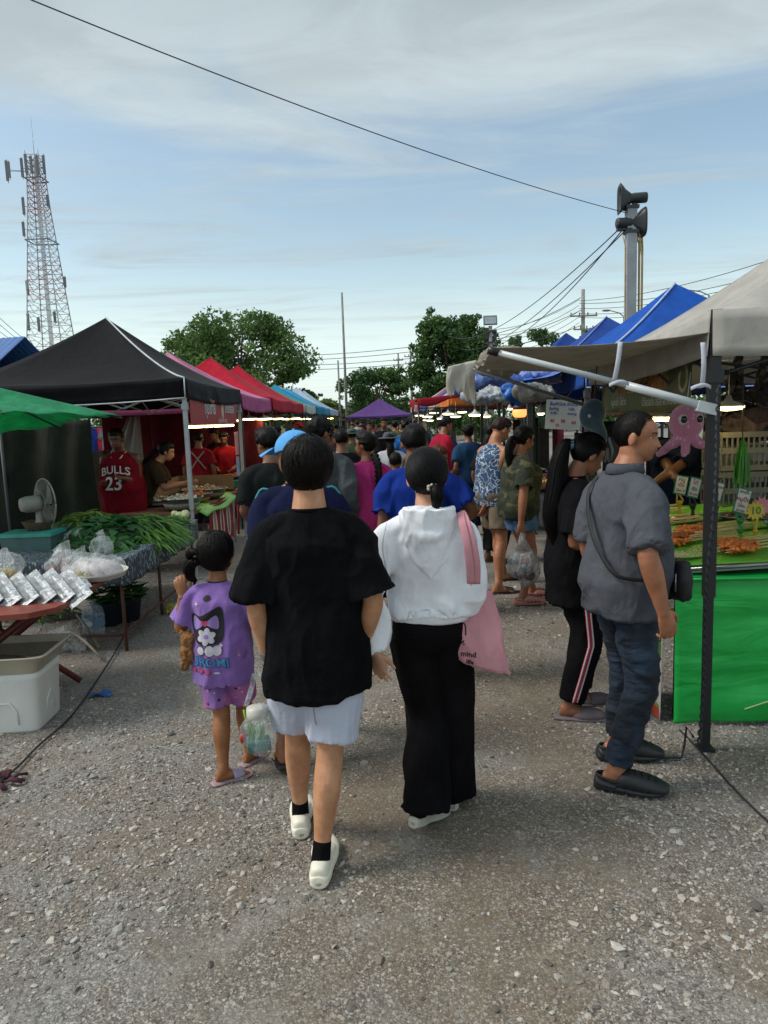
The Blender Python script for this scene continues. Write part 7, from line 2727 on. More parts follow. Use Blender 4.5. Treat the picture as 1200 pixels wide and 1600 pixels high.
# --- woman in the white hoodie
p = Person('person in white cropped hoodie and wide black trousers walking away, pink tote on the shoulder', (.175, 2.86), 0, 1.58, feet=((.085, 2.745, -34, 14, .0), (.255, 2.95, -4, 0, 0)),
           hands=((-.05, 2.70, .80), ('L', .13, .17, 1.0)), w=.90, hs=.96, head=(6, -2, 0), skin='c4957a', lc=.82, voxel=.005, curl=(.25, .5), spread=(.5, .1), fem=1, limb=.92, pelvis=(0, 0),
           elbow=((-.9, -.25, 0), (.12, -.5, -1)), handrot=(((.3, 0, .2), (-.6, -.7, .2), (.15, 0, -1)), None))
hairw = p.hair(n=3200, style='back', part=-.25, thick_=.020, low=-.03, back=-.080, messy=.35, seed=5, flow='back', col='0b0a0a', bulge=.3)
HT = cloth('hoodie_white', 'e6e7ec', .04, .92, (1, 1, .6), .4, 10)
p.top(HT, 'hoodie', sleeve=1.98, sr=(.068, .066, .064, .070, .050), hem=.985, ease=.030, hemw=.004, flare=.012, amp=.013, fold_=(6, 6, 3.2), seed=7.2, neck=.062, cup=.02)
# ribbed hem and cuffs
q = MB()
q.rings(p.torso_rings([(.955, .166, .128, -.002), (.965, .176, .136, -.002), (.995, .180, .142, 0), (1.022, .174, .138, 0)], 32, 2.3, 1))
q.build('ribbed_hem', HT, p.root)
for i in (0, 1):
 a, e = p.wri[i], p.elb[i]
 d = (e - a).normalized()
 c = MB()
 p.limbt(c, [a + d * .0, a + d * .006, a + d * .045, a + d * .055], [(.030, .034), (.034, .038), (.036, .040), (.030, .036)], 2, 18)
 c.build('cuff', HT, p.root)
 c = MB()                                         # turned-back cuff and the cloth gathered above it
 p.limbt(c, [a + d * .040, a + d * .06, a + d * .09, a + d * .115], [(.038, .042), (.056, .060), (.060, .062), (.045, .048)], 3, 18)
 p.garment('sleeve_gather', c, HT, None, 2, .008, (14, 14, 14), 3)
# hood lying on the back
q = MB()
hd = []
for v in np.linspace(0, 1, 9):
 z = 1.455 - .30 * v
 hw = .105 * (1 - .15 * v) * (math.cos(v * PI / 2) ** .55) + .004
 row = []
 for j in range(20):
  a_ = 2 * PI * j / 20
  x = math.cos(a_) * hw
  y = -.105 - .030 * v + math.sin(a_) * (.042 * (1 - v) + .016)
  row.append(p.T(Vector((x, y, z))) * p.s)
 hd.append(row)
q.rings(hd)
P = []
for k in range(15):
 a_ = PI * k / 14
 P.append(p.T(Vector((math.cos(a_) * .100, -.02 - math.sin(a_) * .115, 1.425 - .085 * math.sin(a_) ** 1.4))))
p.limbt(q, P, [.024 + .012 * math.sin(PI * k / 14) for k in range(15)], 2, 12, (0, 0, 1))
P = []
for k in range(13):
 a_ = PI * k / 12
 P.append(p.T(Vector((math.cos(a_) * .098, -.085 - math.sin(a_) * .052, 1.40 - .20 * math.sin(a_)))))
p.limbt(q, P, [.014] * 13, 2, 10, (0, 1, 0))
p.garment('hood', q, HT, .006, 3, .006, (12, 12, 8), 2)
TB = cloth('trousers_black', '0e0c0f', .25, .85, (1, 1, .3), .5, 6)
p.legs(TB, 'trousers', length=2.06, r=(.100, .099, .097, .100, .108), waist=.985, ease=.012, amp=.011, fold_=(5, 5, 1.6), seed=9, cup=.02)
for i in (0, 1):
 p.shoe(i, 'sneaker', TB, mat('sole_white', 'b5b1a6', .6), name='shoe', scale=.86)
# hair knot with a pale tie
HM = p.HM
b0 = HM @ Vector((.012, -.118, -.030))
p.tail([b0, HM @ Vector((.02, -.150, -.050)), HM @ Vector((.022, -.152, -.085)), HM @ Vector((.015, -.135, -.125))], [.018, .026, .024, .012], name='hair_bun', n=200, col='0b0a0a', flat=1)
q = MB()
for k in range(7):
 a_ = 2 * PI * k / 7
 q.ball(HM @ Vector((.008 + math.cos(a_) * .020, -.128, -.032 + math.sin(a_) * .011)), .0078, 8, 6)
q.build('hair_tie', mat('tie_cream', 'b9b5a2', .6), p.root)
wom = p
# pink tote bag
TP = cloth('tote_pink', 'c98f98', .06, .85, (1, 1, .5), .7, 8)
t = thing('tote_bag', 'pink cotton tote bag with black print hanging from the shoulder', 'tote bag', (.37, 2.80, .70), R(-12))
q = MB()
def tote(u, v):
 # u round the bag, v up
 a_ = 2 * PI * u
 w = (.108 - .030 * v ** 1.5)
 dd = .030 * (1 - .5 * v) + .012 * math.sin(v * 7)
 x = math.copysign(abs(math.cos(a_)) ** .6, math.cos(a_)) * w
 y = math.copysign(abs(math.sin(a_)) ** .8, math.sin(a_)) * dd
 return (x + .012 - .040 * v, y + .004 * math.sin(x * 90 + v * 9), -.005 + v * .315 + .03 * (x / w) * -1 * (1 - v) * 1.0)
q.grid(tote, 40, 22)
q.poly([Vector(tote(k / 40, 0)) for k in range(39, -1, -1)])
me = q.mesh('bag_body')
displace(me, .007, folds((16, 16, 5), 3))
me.materials.append(TP)
smooth_mesh(me)
tb_o = link('bag_body', me, t)
thick(tb_o, .002)
bvt = bvh_of(tb_o)
Mt = frame_at((.01, -.3, .14), (1, 0, 0))
for tx, s_, dx, dy in (('mind', .032, -.055, -.085), ('life', .026, -.05, -.118), ('&', .05, -.085, -.03)):
 v, f = text_mesh(tx, s_, .0008)
 q = MB()
 project(q, [(a + dx, b + dy, 0) for a, b, _ in v], f, Mt, bvt, .003, .02)
 q.build('lettering', I_K, t)
for k, pts in enumerate((((-.10, .10), (-.075, .12), (-.07, .07), (-.095, .05), (-.10, .02), (-.08, .0)), ((-.09, .075), (-.06, .08)), ((-.10, .03), (-.07, .035), (-.065, -.01)))):
 P4 = catmull([(a, b, 0) for a, b in pts], 3)
 q = MB()
 v, f = [], []
 for (x, y, _), (x2, y2, _) in zip(P4[:-1], P4[1:]):
  n_ = Vector((-(y2 - y), x2 - x, 0)).normalized() * .0028
  o_ = len(v)
  v += [(x - n_.x, y - n_.y, 0), (x + n_.x, y + n_.y, 0), (x2 + n_.x, y2 + n_.y, 0), (x2 - n_.x, y2 - n_.y, 0)]
  f.append((o_, o_ + 1, o_ + 2, o_ + 3))
 project(q, v, f, Mt, bvt, .003, .03)
 q.build('line_drawing', I_K, t)
sl = Vector((.045, .02, .585))
for sgn in (-1, 1):
 LT = t.matrix_basis.inverted()
 P = [LT @ at(740 + 4 * sgn, 912, 2.74), LT @ at(739 + 5 * sgn, 880, 2.705), LT @ at(733 + 4 * sgn, 845, 2.695), LT @ at(724 + 3 * sgn, 812, 2.725), LT @ at(720, 800, 2.82), LT @ at(724, 815, 2.96), LT @ at(745, 880, 2.98), LT @ at(746, 912, 2.80)]
 P = [Vector(x) for x in catmull([tuple(a) for a in P], 5)]
 q = MB().tube(P, (.016, .0025), 8, (1, 0, 0))
 q.build('strap', TP, t)
# --- little girl in purple
p = Person('small child in a purple printed T-shirt and shorts, facing away, one hand raised', (-.80, 3.34), -6, 1.15, feet=((-.845, 3.24, -52, 0, 0), (-.745, 3.42, -30, 0, 0)),
           hands=((-.965, 3.31, .90), (-.55, 3.44, .60)), w=1.02, fat=.012, hs=1.30, head=(-8, -4, 0), skin='96643f', voxel=.0048, curl=(.5, .5), limb=1.18, toes=True,
           elbow=((-.9, -.5, -1.0), (.8, -.6, 0)), handrot=(((.8, .3, 0), None, (-.15, .1, 1)), None))
p.hair(n=2600, style='short', thick_=.020, low=-.05, back=-.085, messy=.55, seed=9, bulge=.2, col='0e0a09')
HM = p.HM
p.tail([HM @ Vector((-.070, -.075, -.015)), HM @ Vector((-.115, -.09, -.03)), HM @ Vector((-.125, -.085, -.09)), HM @ Vector((-.105, -.07, -.13))], [.020, .030, .024, .008], name='side_tail', n=160, col='0e0a09', flat=1)
p.tail([HM @ Vector((-.060, -.085, .035)), HM @ Vector((-.105, -.09, .035)), HM @ Vector((-.125, -.08, .0))], [.014, .022, .010], name='side_tail', n=90, col='0e0a09', flat=1)
for (x, y, z) in ((-.083, -.088, .020), (-.082, -.094, -.012)):
 MB().ball(HM @ Vector((x, y, z)), .007, 8, 6).build('hair_clip', mat('clip_white', 'c9c3c9', .3), p.root)
PU = NT('purple_shirt')
pc = PU.mix(PU.ramp(PU.noise(4, 4, .6), .3, .7), '6f4f97', '8562ad')
PUM = PU.done(pc, .85, PU.bump(PU.noise(12, 3, .5, (1, 1, .5)), .6, .02), Sheen_Weight=.2)
gs = p.top(PUM, sleeve=.80, sr=(.085, .092, .100), hem=.70, ease=.030, flare=.008, amp=.010, seed=3.1, collar=cloth('neck_darkpurple', '3b2a50'), fold_=(7, 7, 3.5), neck=.066)
SHP = NT('purple_shorts')
vo = SHP.voro(22, 'F1')
sc_ = SHP.mix(SHP.ramp(SHP.noise(6, 2, .6), .4, .65), '7b5a9c', 'a9629a')
sc_ = SHP.mix(SHP.ramp(vo, .20, .14), sc_, '2b2238')
sc_ = SHP.mix(SHP.ramp(SHP.voro(31, 'F1', (1, 1, 1.1)), .18, .12), sc_, 'b5aec0')
SHM = SHP.done(sc_, .85, SHP.bump(SHP.noise(12, 3, .5), .6, .02))
p.legs(SHM, 'shorts', length=.86, r=(.105, .108, .104), ease=.02, amp=.009, seed=8)
SL1, SL2 = mat('slide_mauve', '9c8288', .6), mat('slide_lilac', 'a79bb5', .5)
for i in (0, 1):
 p.shoe(i, 'slide', SL1, SL2, name='slide_sandal', scale=1.2)
bvg = bvh_of(gs)
back = p.torso_rings([(1.13, .1, .1, 0)], 4, 2, 1)
Mg = frame_at((.0, -.5, 1.10 * p.s), (1, 0, 0))
Mg = Matrix.Rotation(R(-3), 4, 'Y') @ Mg
S_ = p.s
def gprint(v, f, m, lay=1, nm='print'):
 q = MB()
 project(q, [(a[0], a[1], .0008 * lay) for a in v], f, Mg, bvg, .0022, .012)
 q.build(nm, m, gs)
def spl(pts, k=5):
 n = len(pts)
 ext = [pts[-1]] + list(pts) + [pts[0], pts[1]]
 out = []
 for i in range(1, n + 1):
  p0, p1, p2, p3 = [np.array(e, float) for e in ext[i - 1:i + 3]]
  for j in range(k):
   t_ = j / k
   out.append(tuple(.5 * ((2 * p1) + (-p0 + p2) * t_ + (2 * p0 - 5 * p1 + 4 * p2 - p3) * t_ * t_ + (-p0 + 3 * p1 - 3 * p2 + p3) * t_ ** 3)))
 return out, [tuple(range(len(out)))]
def el(cx_, cy_, rx, ry, n=22, rot=0):
 return [(cx_ + math.cos(2 * PI * k / n) * rx * math.cos(rot) - math.sin(2 * PI * k / n) * ry * math.sin(rot), cy_ + math.cos(2 * PI * k / n) * rx * math.sin(rot) + math.sin(2 * PI * k / n) * ry * math.cos(rot)) for k in range(n)], [tuple(range(n))]
PBL, PLI, PWH, PPK, PNV = mat('print_blackish', '15121a', .7), mat('print_lilac', '8f76b5', .7), mat('print_white', 'bdb9c6', .7), mat('print_pink', 'b8406e', .7), mat('print_navy', '26477c', .7)
# a generic bow-and-blossom design: dark rounded patch, lilac bow with a pink heart, white petals
gprint(*spl([(-.075, .02), (-.07, .085), (-.02, .078), (.03, .10), (.085, .115), (.09, .03), (.07, -.045), (.0, -.062), (-.055, -.045)]), PBL, 1, 'dark_patch')
for sx in (-1, 1):
 gprint(*spl([(sx * .008, .048), (sx * .055, .078), (sx * .066, .045), (sx * .055, .012), (sx * .008, .036)]), PLI, 2, 'bow_loop')
gprint(*spl([(0, .028), (.016, .046), (.010, .058), (0, .052), (-.010, .058), (-.016, .046)]), PPK, 3, 'pink_heart')
for k in range(6):
 a_ = 2 * PI * k / 6 + .3
 gprint(*el(math.cos(a_) * .026, -.020 + math.sin(a_) * .022, .021, .015, 16, a_), PWH, 2, 'petal')
gprint(*el(0, -.020, .012, .011), PLI, 3, 'blossom_centre')
for cx_, cy_, r_ in ((-.035, -.085, .018), (.010, -.088, .023), (.045, -.088, .022)):
 gprint(*el(cx_, cy_, r_ + .003, r_ * 1.1 + .003), PBL, 1, 'dot_edge')
 gprint(*el(cx_, cy_, r_, r_ * 1.1), PWH, 2, 'white_dot')
for cx_, cy_ in ((-.035, .135), (.065, -.065)):
 gprint([(cx_, cy_ + .013), (cx_ + .004, cy_ + .004), (cx_ + .013, cy_), (cx_ + .004, cy_ - .004), (cx_, cy_ - .013), (cx_ - .004, cy_ - .004), (cx_ - .013, cy_), (cx_ - .004, cy_ + .004)], [tuple(range(8))], PWH, 2, 'sparkle')
gprint(*spl([(-.0, .158), (.012, .172), (.03, .172), (.038, .158), (.028, .148), (.01, .148)]), PBL, 1, 'wings_badge')
v, f = text_mesh('KUROMI', .060, .0045)
gprint([(a - .018, b - .142 - a * .10, 0) for a, b, _ in v], f, PNV, 1, 'lettering_edge')
v, f = text_mesh('KUROMI', .060, .001)
gprint([(a - .018, b - .142 - a * .10, 0) for a, b, _ in v], f, mat('print_steelblue', '3f7aa8', .7), 2, 'lettering')
for k in range(4):
 cx_, cy_ = -.085 + .038 * k, -.180 - .004 * k
 if k < 3:
  gprint(*el(cx_, cy_, .0155, .0145), PNV, 1, 'heart_edge')
  gprint(*spl([(cx_, cy_ - .012), (cx_ + .013, cy_ + .003), (cx_ + .006, cy_ + .012), (cx_, cy_ + .007), (cx_ - .006, cy_ + .012), (cx_ - .013, cy_ + .003)], 3), mat('print_rose', 'bf3f5f', .7), 2, 'heart')
 else:
  gprint(*el(cx_ + .004, cy_ - .003, .016, .005), PWH, 2, 'bar')
# soft brown toy under her arm
t = thing('soft_toy', 'small brown soft toy held under the arm of the child in purple', 'soft toy', (-.945, 3.30, .63))
me = remesh(MB().ball((0, 0, .06), (.038, .035, .045), 14, 10).ball((-.004, 0, .0), (.042, .038, .055), 14, 10).ball((-.03, 0, -.055), (.022, .02, .03), 10, 8).ball((-.03, 0, .10), (.014, .01, .014), 8, 6), .006, 2)
displace(me, .006, folds((60, 60, 60), 4))
me.materials.append(mat('toy_brown', '8a5f38', .95, .2, 60, 400, .6))
smooth_mesh(me)
link('toy_body', me, t)
# --- man with the light blue cap
p = Person('person in navy T-shirt and light blue cap, looking left, ahead of the black T-shirt', (-.43, 3.62), 0, 1.655, feet=((-.535, 3.33, 12, 10, 0), (-.36, 3.75, -5, 0, 0)), kneeout=-.1,
           hands=((-.62, 3.50, .72), (-.18, 3.6, .78)), w=1.02, head=(62, 2, 0), skin='8f5f42', voxel=.007, limb=1.0, toes=True)
p.hair(n=0, thick_=.010, low=-.02, back=-.05)
p.face()
p.top(NAVY, sleeve=.8, sr=(.070, .078, .082), hem=.72, ease=.025, collar=NAVY)
for sx, i in ((-1, 0), (1, 1)):
 q = MB()
 A, E = p.sho[i], p.elb[i]
 P = [p.T(Vector((sx * .065, -.02, 1.425))), p.T(Vector((sx * .13, -.03, 1.402))), A + Vector((sx * .02, -.02, .055)), A.lerp(E, .3) + Vector((sx * .072, -.02, 0)), A.lerp(E, .75) + Vector((sx * .080, -.02, 0))]
 p.limbt(q, P, [(.006, .004)] * 5, 4, 6)
 q.build('teal_piping', mat('piping_teal', '2f8f93', .6), p.root)
p.legs(cloth('shorts_khaki', '6b6252'), 'shorts', length=.85, r=(.10, .10, .10))
for i in (0, 1):
 p.shoe(i, 'flipflop', mat('flip_black', '191818', .6), mat('flip_yellow', 'b9892f', .5), name='flip_flop')
CAP = cloth('cap_blue', '5c9ed8', .06, .8, (1, 1, 1), .3, 12)
def cap(p, m, k=1.0, bri=.105):
 D = dir_grid(40, 28)
 base = head_r(D, 0, 0)
 P3 = D * (base + .017)[:, None]
 zz = .030 + .03 * D[:, 1] * -.6
 P3[:, 2] = np.maximum(P3[:, 2], zz)
 low_ = D[:, 2] < .15
 q = MB()
 q.rings(grid_rings([p.HM @ Vector(x) for x in P3], 40, 28))
 o = q.build('cap', m, p.root)
 q = MB()
 q.grid(lambda u, v: p.HM @ Vector((math.sin((u - .5) * 2.2) * (.078 + v * .012), .075 + math.cos((u - .5) * 2.2) * .02 + v * bri * math.cos((u - .5) * 1.9), .036 + .012 * math.cos((u - .5) * 3) - v * .028 - .010 * v * v)), 14, 6)
 b = q.build('brim', m, o)
 thick(b, .004)
 MB().ball(p.HM @ Vector((0, -.012, .131)), .006, 8, 6).build('button', m, o)
 return o
cap(p, CAP)
# --- man in the grey shirt at the right
p = Person('person in grey rolled-sleeve shirt, dark jeans and black clogs facing right beside the post', (1.055, 3.16), -78, 1.715, feet=((1.05, 3.36, -92, 0, 0), (.955, 3.08, -112, 0, 0)),
           hands=(None, (1.135, 2.87, .875)), w=.95, hs=.95, fat=.008, head=(-38, 4, 0), skin='a06c4f', lc=.82, voxel=.005, curl=(.6, .55), limb=1.06, lean=0, hunch=2, neckf=.014,
           elbow=((.3, -1, 0), (.9, -.9, 0)), pelvis=(0, .02))
p.face(brow='140f0d', lip='8a4f46')
p.hair(n=2600, style='short', thick_=.005, low=.012, fringe=.088, back=-.050, messy=.18, slen=.3, seed=12, col='100d0c')
GS = cloth('shirt_grey', '4c4e55', .10, .8, (1, 1, .5), .5, 12)
gsh = p.top(GS, 'shirt', sleeve=.90, sr=(.080, .082, .076), hem=.80, ease=.030, hemw=.008, belly=.026, flare=.01, amp=.012, seed=5.4, fold_=(7, 7, 4.5), neck=.066)
q = MB()                                             # collar band and folded collar
q.rings(p.torso_rings([(1.415, .075, .072, -.010), (1.44, .070, .068, -.008), (1.458, .064, .064, -.004)], 28, 2, 1), False, False)
q.rings(p.torso_rings([(1.458, .064, .064, -.004), (1.450, .076, .076, -.006), (1.415, .088, .082, -.008)], 28, 2, 1), False, False)
thick(q.build('collar', GS, gsh), .004)
for i in (0, 1):                                     # rolled sleeve ends
 A, E = p.sho[i], p.elb[i]
 q = MB()
 p.limbt(q, [A.lerp(E, .74), A.lerp(E, .78), A.lerp(E, .93), A.lerp(E, .97)], [(.070, .068), (.080, .077), (.079, .076), (.068, .066)], 2, 20)
 p.garment('rolled_cuff', q, GS, None, 2, .004, (16, 16, 16), 3)
q = MB()
P = [p.T(Vector((sx_, sy_, z_))) for sx_, sy_, z_ in ((-.115, -.02, 1.425), (-.08, -.132, 1.35), (.0, -.172, 1.20), (.10, -.172, 1.08), (.175, -.135, 1.0), (.215, -.02, .98))]
p.limbt(q, P, [(.010, .003)] * 6, 5, 8, (1, 0, 0))
strap = q.build('bag_strap', mat('strap_black', '1a1a1d', .7), None)
bgp = p.root.matrix_basis @ (p.T(Vector((.125, .185, .985))) * p.s)
t = thing('crossbody_bag', 'black crossbody bag with zip at the hip of the person in grey', 'bag', bgp, R(-78))
strap.parent = t
strap.matrix_parent_inverse = Matrix.Identity(4)
strap.matrix_basis = (Matrix.Translation(bgp) @ Matrix.Rotation(R(-78), 4, 'Z')).inverted() @ p.root.matrix_basis
q = MB()
q.ball((0, 0, -.04), (.070, .030, .088), 24, 16, None, lambda v: (abs(v.x) ** 4 + abs(v.y) ** 4 + abs(v.z) ** 4 + 1e-6) ** -.25)
me = q.mesh('b')
displace(me, .006, folds((20, 20, 20), 2))
me.materials.append(mat('bag_black', '18181b', .6, .2))
smooth_mesh(me)
link('bag_body', me, t)
MB().tube([(.04, -.042, -.08), (.04, -.042, .0)], .004, 6).build('zip', STEEL, t)
JE = NT('jeans')
jn = JE.noise(7, 4, .6, (1, 1, .6))
jc = JE.mix(JE.ramp(jn, .35, .72), '0c1420', '213449')
JEM = JE.done(jc, .85, JE.bump(JE.noise(16, 3, .5, (.7, .7, 1.6)), .8, .02, JE.bump(JE.noise(900, 1), .3, .001)))
p.legs(JEM, 'jeans', length=1.90, r=(.092, .084, .066, .061, .054), waist=.97, ease=.012, amp=.009, fold_=(6, 6, 11), seed=13)
CLG = mat('clog_black', '1f2023', .55, .1)
for i in (0, 1):
 p.shoe(i, 'clog', CLG, name='clog', scale=1.0)
man2 = p
def seam(p, o, lines, face=(0, -1), m=None, w=.0016, off=.0015):
 fx, fy = face
 bv_ = bvh_of(o)
 S = p.s
 for pts in lines:
  q = MB()
  P4 = catmull([(a, b, 0) for a, b in pts], 5)
  M = frame_at((fx * .6, fy * .6, 0), (-fy, fx, 0))
  v, f = [], []
  for (x, y, _), (x2, y2, _) in zip(P4[:-1], P4[1:]):
   n_ = Vector((-(y2 - y), x2 - x, 0)).normalized() * w
   k = len(v)
   v += [(x * S - n_.x, y * S - n_.y, 0), (x * S + n_.x, y * S + n_.y, 0), (x2 * S + n_.x, y2 * S + n_.y, 0), (x2 * S - n_.x, y2 * S - n_.y, 0)]
   f.append((k, k + 1, k + 2, k + 3))
  project(q, v, f, M, bv_, off, .03)
  if q.f:
   q.build('seam', m, o)
SEAMG = cloth('seam_grey', '34363b')
for o_ in [c for c in wom.root.children if c.name.startswith('hoodie')]:
 seam(wom, o_, [[(-.175, 1.40), (-.20, 1.30), (-.185, 1.20), (-.165, 1.12)], [(.175, 1.40), (.20, 1.30), (.185, 1.20), (.165, 1.12)]], (0, -1), cloth('seam_white', 'a9abb4'))
for o_ in [c for c in man1.root.children if c.name.startswith('shorts')]:
 seam(man1, o_, [[(.0, .80), (.0, .70), (.01, .62)]], (0, -1), cloth('seam_lilac', '7f8496'))
# --- girl with the long ponytail
p = Person('person in black T-shirt and striped track trousers with a very long ponytail', (1.045, 3.93), -84, 1.605, feet=((1.06, 4.03, -84, 0, 0), (.955, 3.86, -100, 0, 0)),
           hands=((1.28, 3.98, 1.03), (1.20, 3.85, 1.0)), w=.94, head=(6, 26, 0), skin='8a5a40', lc=.82, voxel=.0055, fem=1, limb=.93, hunch=8, elbow=((0, -.8, -1), (.5, -.9, -.8)), curl=(.6, .5))
p.face(lip='8a4a44')
p.hair(n=1800, style='back', part=.15, thick_=.016, low=-.02, back=-.070, messy=.3, seed=15, flow='back', col='0a0909')
p.top(BLK, sleeve=.85, sr=(.080, .085, .088), hem=.69, ease=.032, flare=.01, amp=.012, seed=6.6, collar=BLK)
p.legs(BLK, 'track_trousers', length=1.93, r=(.098, .092, .082, .078, .066), ease=.012, amp=.009, fold_=(5, 5, 3), seed=15)
for k, (m, off) in enumerate(((mat('stripe_red', '9c2338', .7), .0), (mat('stripe_white', 'b5b0b4', .7), .0))):
 for j in ((0,) if k == 0 else (-1, 1)):
  q = MB()
  h, kn, an = p.hip[1], p.knee[1], p.ank[1]
  P, rr = [], []
  for tt in np.linspace(.06, 1.9, 26):
   c = h.lerp(kn, tt) if tt <= 1 else kn.lerp(an, tt - 1)
   r_ = np.interp(tt, [0, .5, 1, 1.5, 1.9], [.102, .098, .089, .084, .075])
   P.append(c + Vector((r_ + .004 + .003 * k, -.010 + j * .013, 0)))
  p.limbt(q, P, [((.020, .004) if k == 0 else (.0045, .004))] * len(P), 1, 8, (0, 1, 0))
  q.build('red_stripe' if k == 0 else 'white_stripe', m, p.root)
for i in (0, 1):
 p.shoe(i, 'slide', mat('slip_grey', '6a5f64', .7), mat('slip_grey', '6a5f64', .7), name='slip_on_shoe', scale=1.0)
 q = MB()
 F = Matrix.Scale(p.s, 4) @ p.feet[i]
 q.ball(F @ Vector((0, .16, .02)), (.05 * p.s, .105 * p.s, .045 * p.s), 16, 10, p.feet[i].to_3x3())
 q.build('shoe_upper', mat('slip_grey', '6a5f64', .7), p.root)
HM = p.HM
b0 = HM @ Vector((0, -.112, .020))
P = [b0, b0 + Vector((0, -.05, .0)), b0 + Vector((.0, -.085, -.10)), b0 + Vector((.01, -.105, -.25)), b0 + Vector((.015, -.125, -.40)), b0 + Vector((.0, -.10, -.52)), b0 + Vector((.0, -.085, -.60))]
p.tail(P, [.020, .036, .052, .060, .060, .042, .012], name='ponytail', n=700, col='0a0909', flat=.9)
MB().tube([b0 + Vector((0, -.01, 0)), b0 + Vector((0, -.028, 0))], .030, 12).build('hair_tie', mat('tie_blue', '5f7f8c', .6), p.root)
# --- camo woman and tank-top man
CM = NT('camo')
c1 = CM.mix(CM.ramp(CM.noise(9, 2, .5, (1, 1, 1.6)), .47, .53), '2c3320', '1d2318')
c1 = CM.mix(CM.ramp(CM.noise(7, 2, .5, (1, 1, 1.8), 0, 'Object'), .58, .62), c1, '4a4a30')
CMM = CM.done(c1, .88, CM.bump(CM.noise(10, 3, .5), .6, .02))
p = Person('person in camouflage T-shirt and denim shorts holding a bag, facing the stall', (1.21, 6.38), -72, 1.605, feet=((1.30, 6.50, -84, 0, 0), (1.17, 6.28, -88, 0, 0)), hands=((1.50, 6.5, 1.05), (1.17, 6.10, .74)),
           w=.98, fat=.035, head=(2, 10, 0), skin='8f6044', voxel=.009, fem=1, limb=1.02, hunch=8, elbow=((0, -1, -.5), (.5, -1, 0)))
p.face()
p.hair(n=0, style='back', thick_=.018, low=-.03, back=-.08, messy=.6, flow='back', col='0a0909')
HM = p.HM
b0 = HM @ Vector((0, -.11, .0))
p.tail([b0, b0 + Vector((0, -.04, -.02)), b0 + Vector((0, -.06, -.12)), b0 + Vector((.01, -.05, -.26)), b0 + Vector((.01, -.02, -.34))], [.02, .035, .045, .035, .012], n=160, col='0a0909')
p.top(CMM, sleeve=.8, sr=(.078, .084, .090), hem=.83, ease=.020, belly=.02, bust=.035, amp=.012, seed=8)
p.legs(cloth('denim_blue', '4f6f92', .2), 'denim_shorts', length=.42, r=(.106, .112, .112), ease=.012)
for i in (0, 1):
 p.shoe(i, 'clog', mat('clog_pink', 'a5706c', .6), name='clog', scale=1.05)
wp = p.root.matrix_basis @ (p.wri[1] * p.s)
t = thing('carrier_bag', 'grey translucent plastic bag of shopping held by the person in camouflage', 'bag', wp + Vector((0.02, -.02, -.52)))
q = MB()
q.ball((0, 0, .15), (.125, .09, .17), 26, 20, None, lambda v: 1 - .3 * max(0, v.z))
q.tube([(0, 0, .28), (0, 0, .37), (.0, 0, .42)], [.05, .025, .02], 10)
me = q.mesh('f')
displace(me, .03, folds((11, 11, 3), 9))
me.materials.append(filmmat('bag_greyfilm', (.62, .64, .67), .55, .3))
smooth_mesh(me)
link('bag_film', me, t)
lumps_ = MB()
lumps(lumps_, (0, 0, .06), (.06, .05), 8, .05, 3, .8, dome=1.5)
lumps_.build('contents', mat('bag_contents', '4a3c3a', .7, .4, 20), t, kind='stuff')
TK = NT('tank_print')
ln = TK.n('ShaderNodeTexVoronoi', feature='DISTANCE_TO_EDGE')
ln.inputs['Scale'].default_value = 13
mp = TK.noise(6, 3, .6)
vm_ = TK.n('ShaderNodeVectorMath', operation='ADD')
cb = TK.n('ShaderNodeTexNoise')
cb.inputs['Scale'].default_value = 7
TK.l(TK.tc.outputs['Object'], cb.inputs['Vector'])
vs_ = TK.n('ShaderNodeVectorMath', operation='SCALE')
vs_.inputs['Scale'].default_value = .35
TK.l(cb.outputs['Color'], vs_.inputs[0])
TK.l(TK.tc.outputs['Object'], vm_.inputs[0])
TK.l(vs_.outputs[0], vm_.inputs[1])
TK.l(vm_.outputs[0], ln.inputs['Vector'])
TKM = TK.done(TK.mix(TK.ramp(ln.outputs['Distance'], .03, .06), 'a9b5c4', '2b4668'), .85)
p = Person('person in a blue tank top with white line print and tattooed arm, looking down', (1.09, 7.0), -60, 1.70, feet=((1.16, 7.25, -70, 0, 0), (1.02, 6.72, -80, 0, 0)), hands=((1.45, 7.1, 1.1), (.93, 6.92, .69)),
           bare_arms=True, w=1.06, fat=.025, head=(-6, 24, 0), skin='a87555', voxel=.009, limb=1.05, hunch=8, elbow=(None, (.6, -1, 0)))
p.face()
p.hair(n=0, thick_=.014, low=.0, back=-.04, messy=.6, col='2a1e1c')
p.top(TKM, 'tank_top', tank=True, hem=.82, ease=.024, belly=.01, amp=.010, seed=18)
p.legs(cloth('shorts_khaki2', '6f6353'), 'shorts', length=.72, r=(.105, .108, .108), ease=.02)
q = MB()
A, E = p.sho[1], p.elb[1]
bvp = bvh_of(p.body_o)
wd = (p.root.matrix_basis.to_3x3().inverted() @ Vector((-.25, -1, 0))).normalized()
TT = mat('tattoo', '4c3a34', .6, .4, 60)
cc0 = A.lerp(E, .55) * p.s - wd * -.4
rg = random.Random(3)
for k in range(12):
 c0 = A.lerp(E, rg.uniform(.35, .9)) * p.s
 Mx = frame_at(c0 + wd * .3, (-wd).cross(Vector((0, 0, 1))) * -1)
 v, f = blob(rg.uniform(.008, .022), rg.uniform(.008, .024), 9, k, .5)
 xo = rg.uniform(-.022, .022)
 project(q, [(a + xo, b, 0) for a, b, _ in v], f, Mx, bvp, .0015, .02)
q.build('tattoo', TT, p.root, kind='stuff')
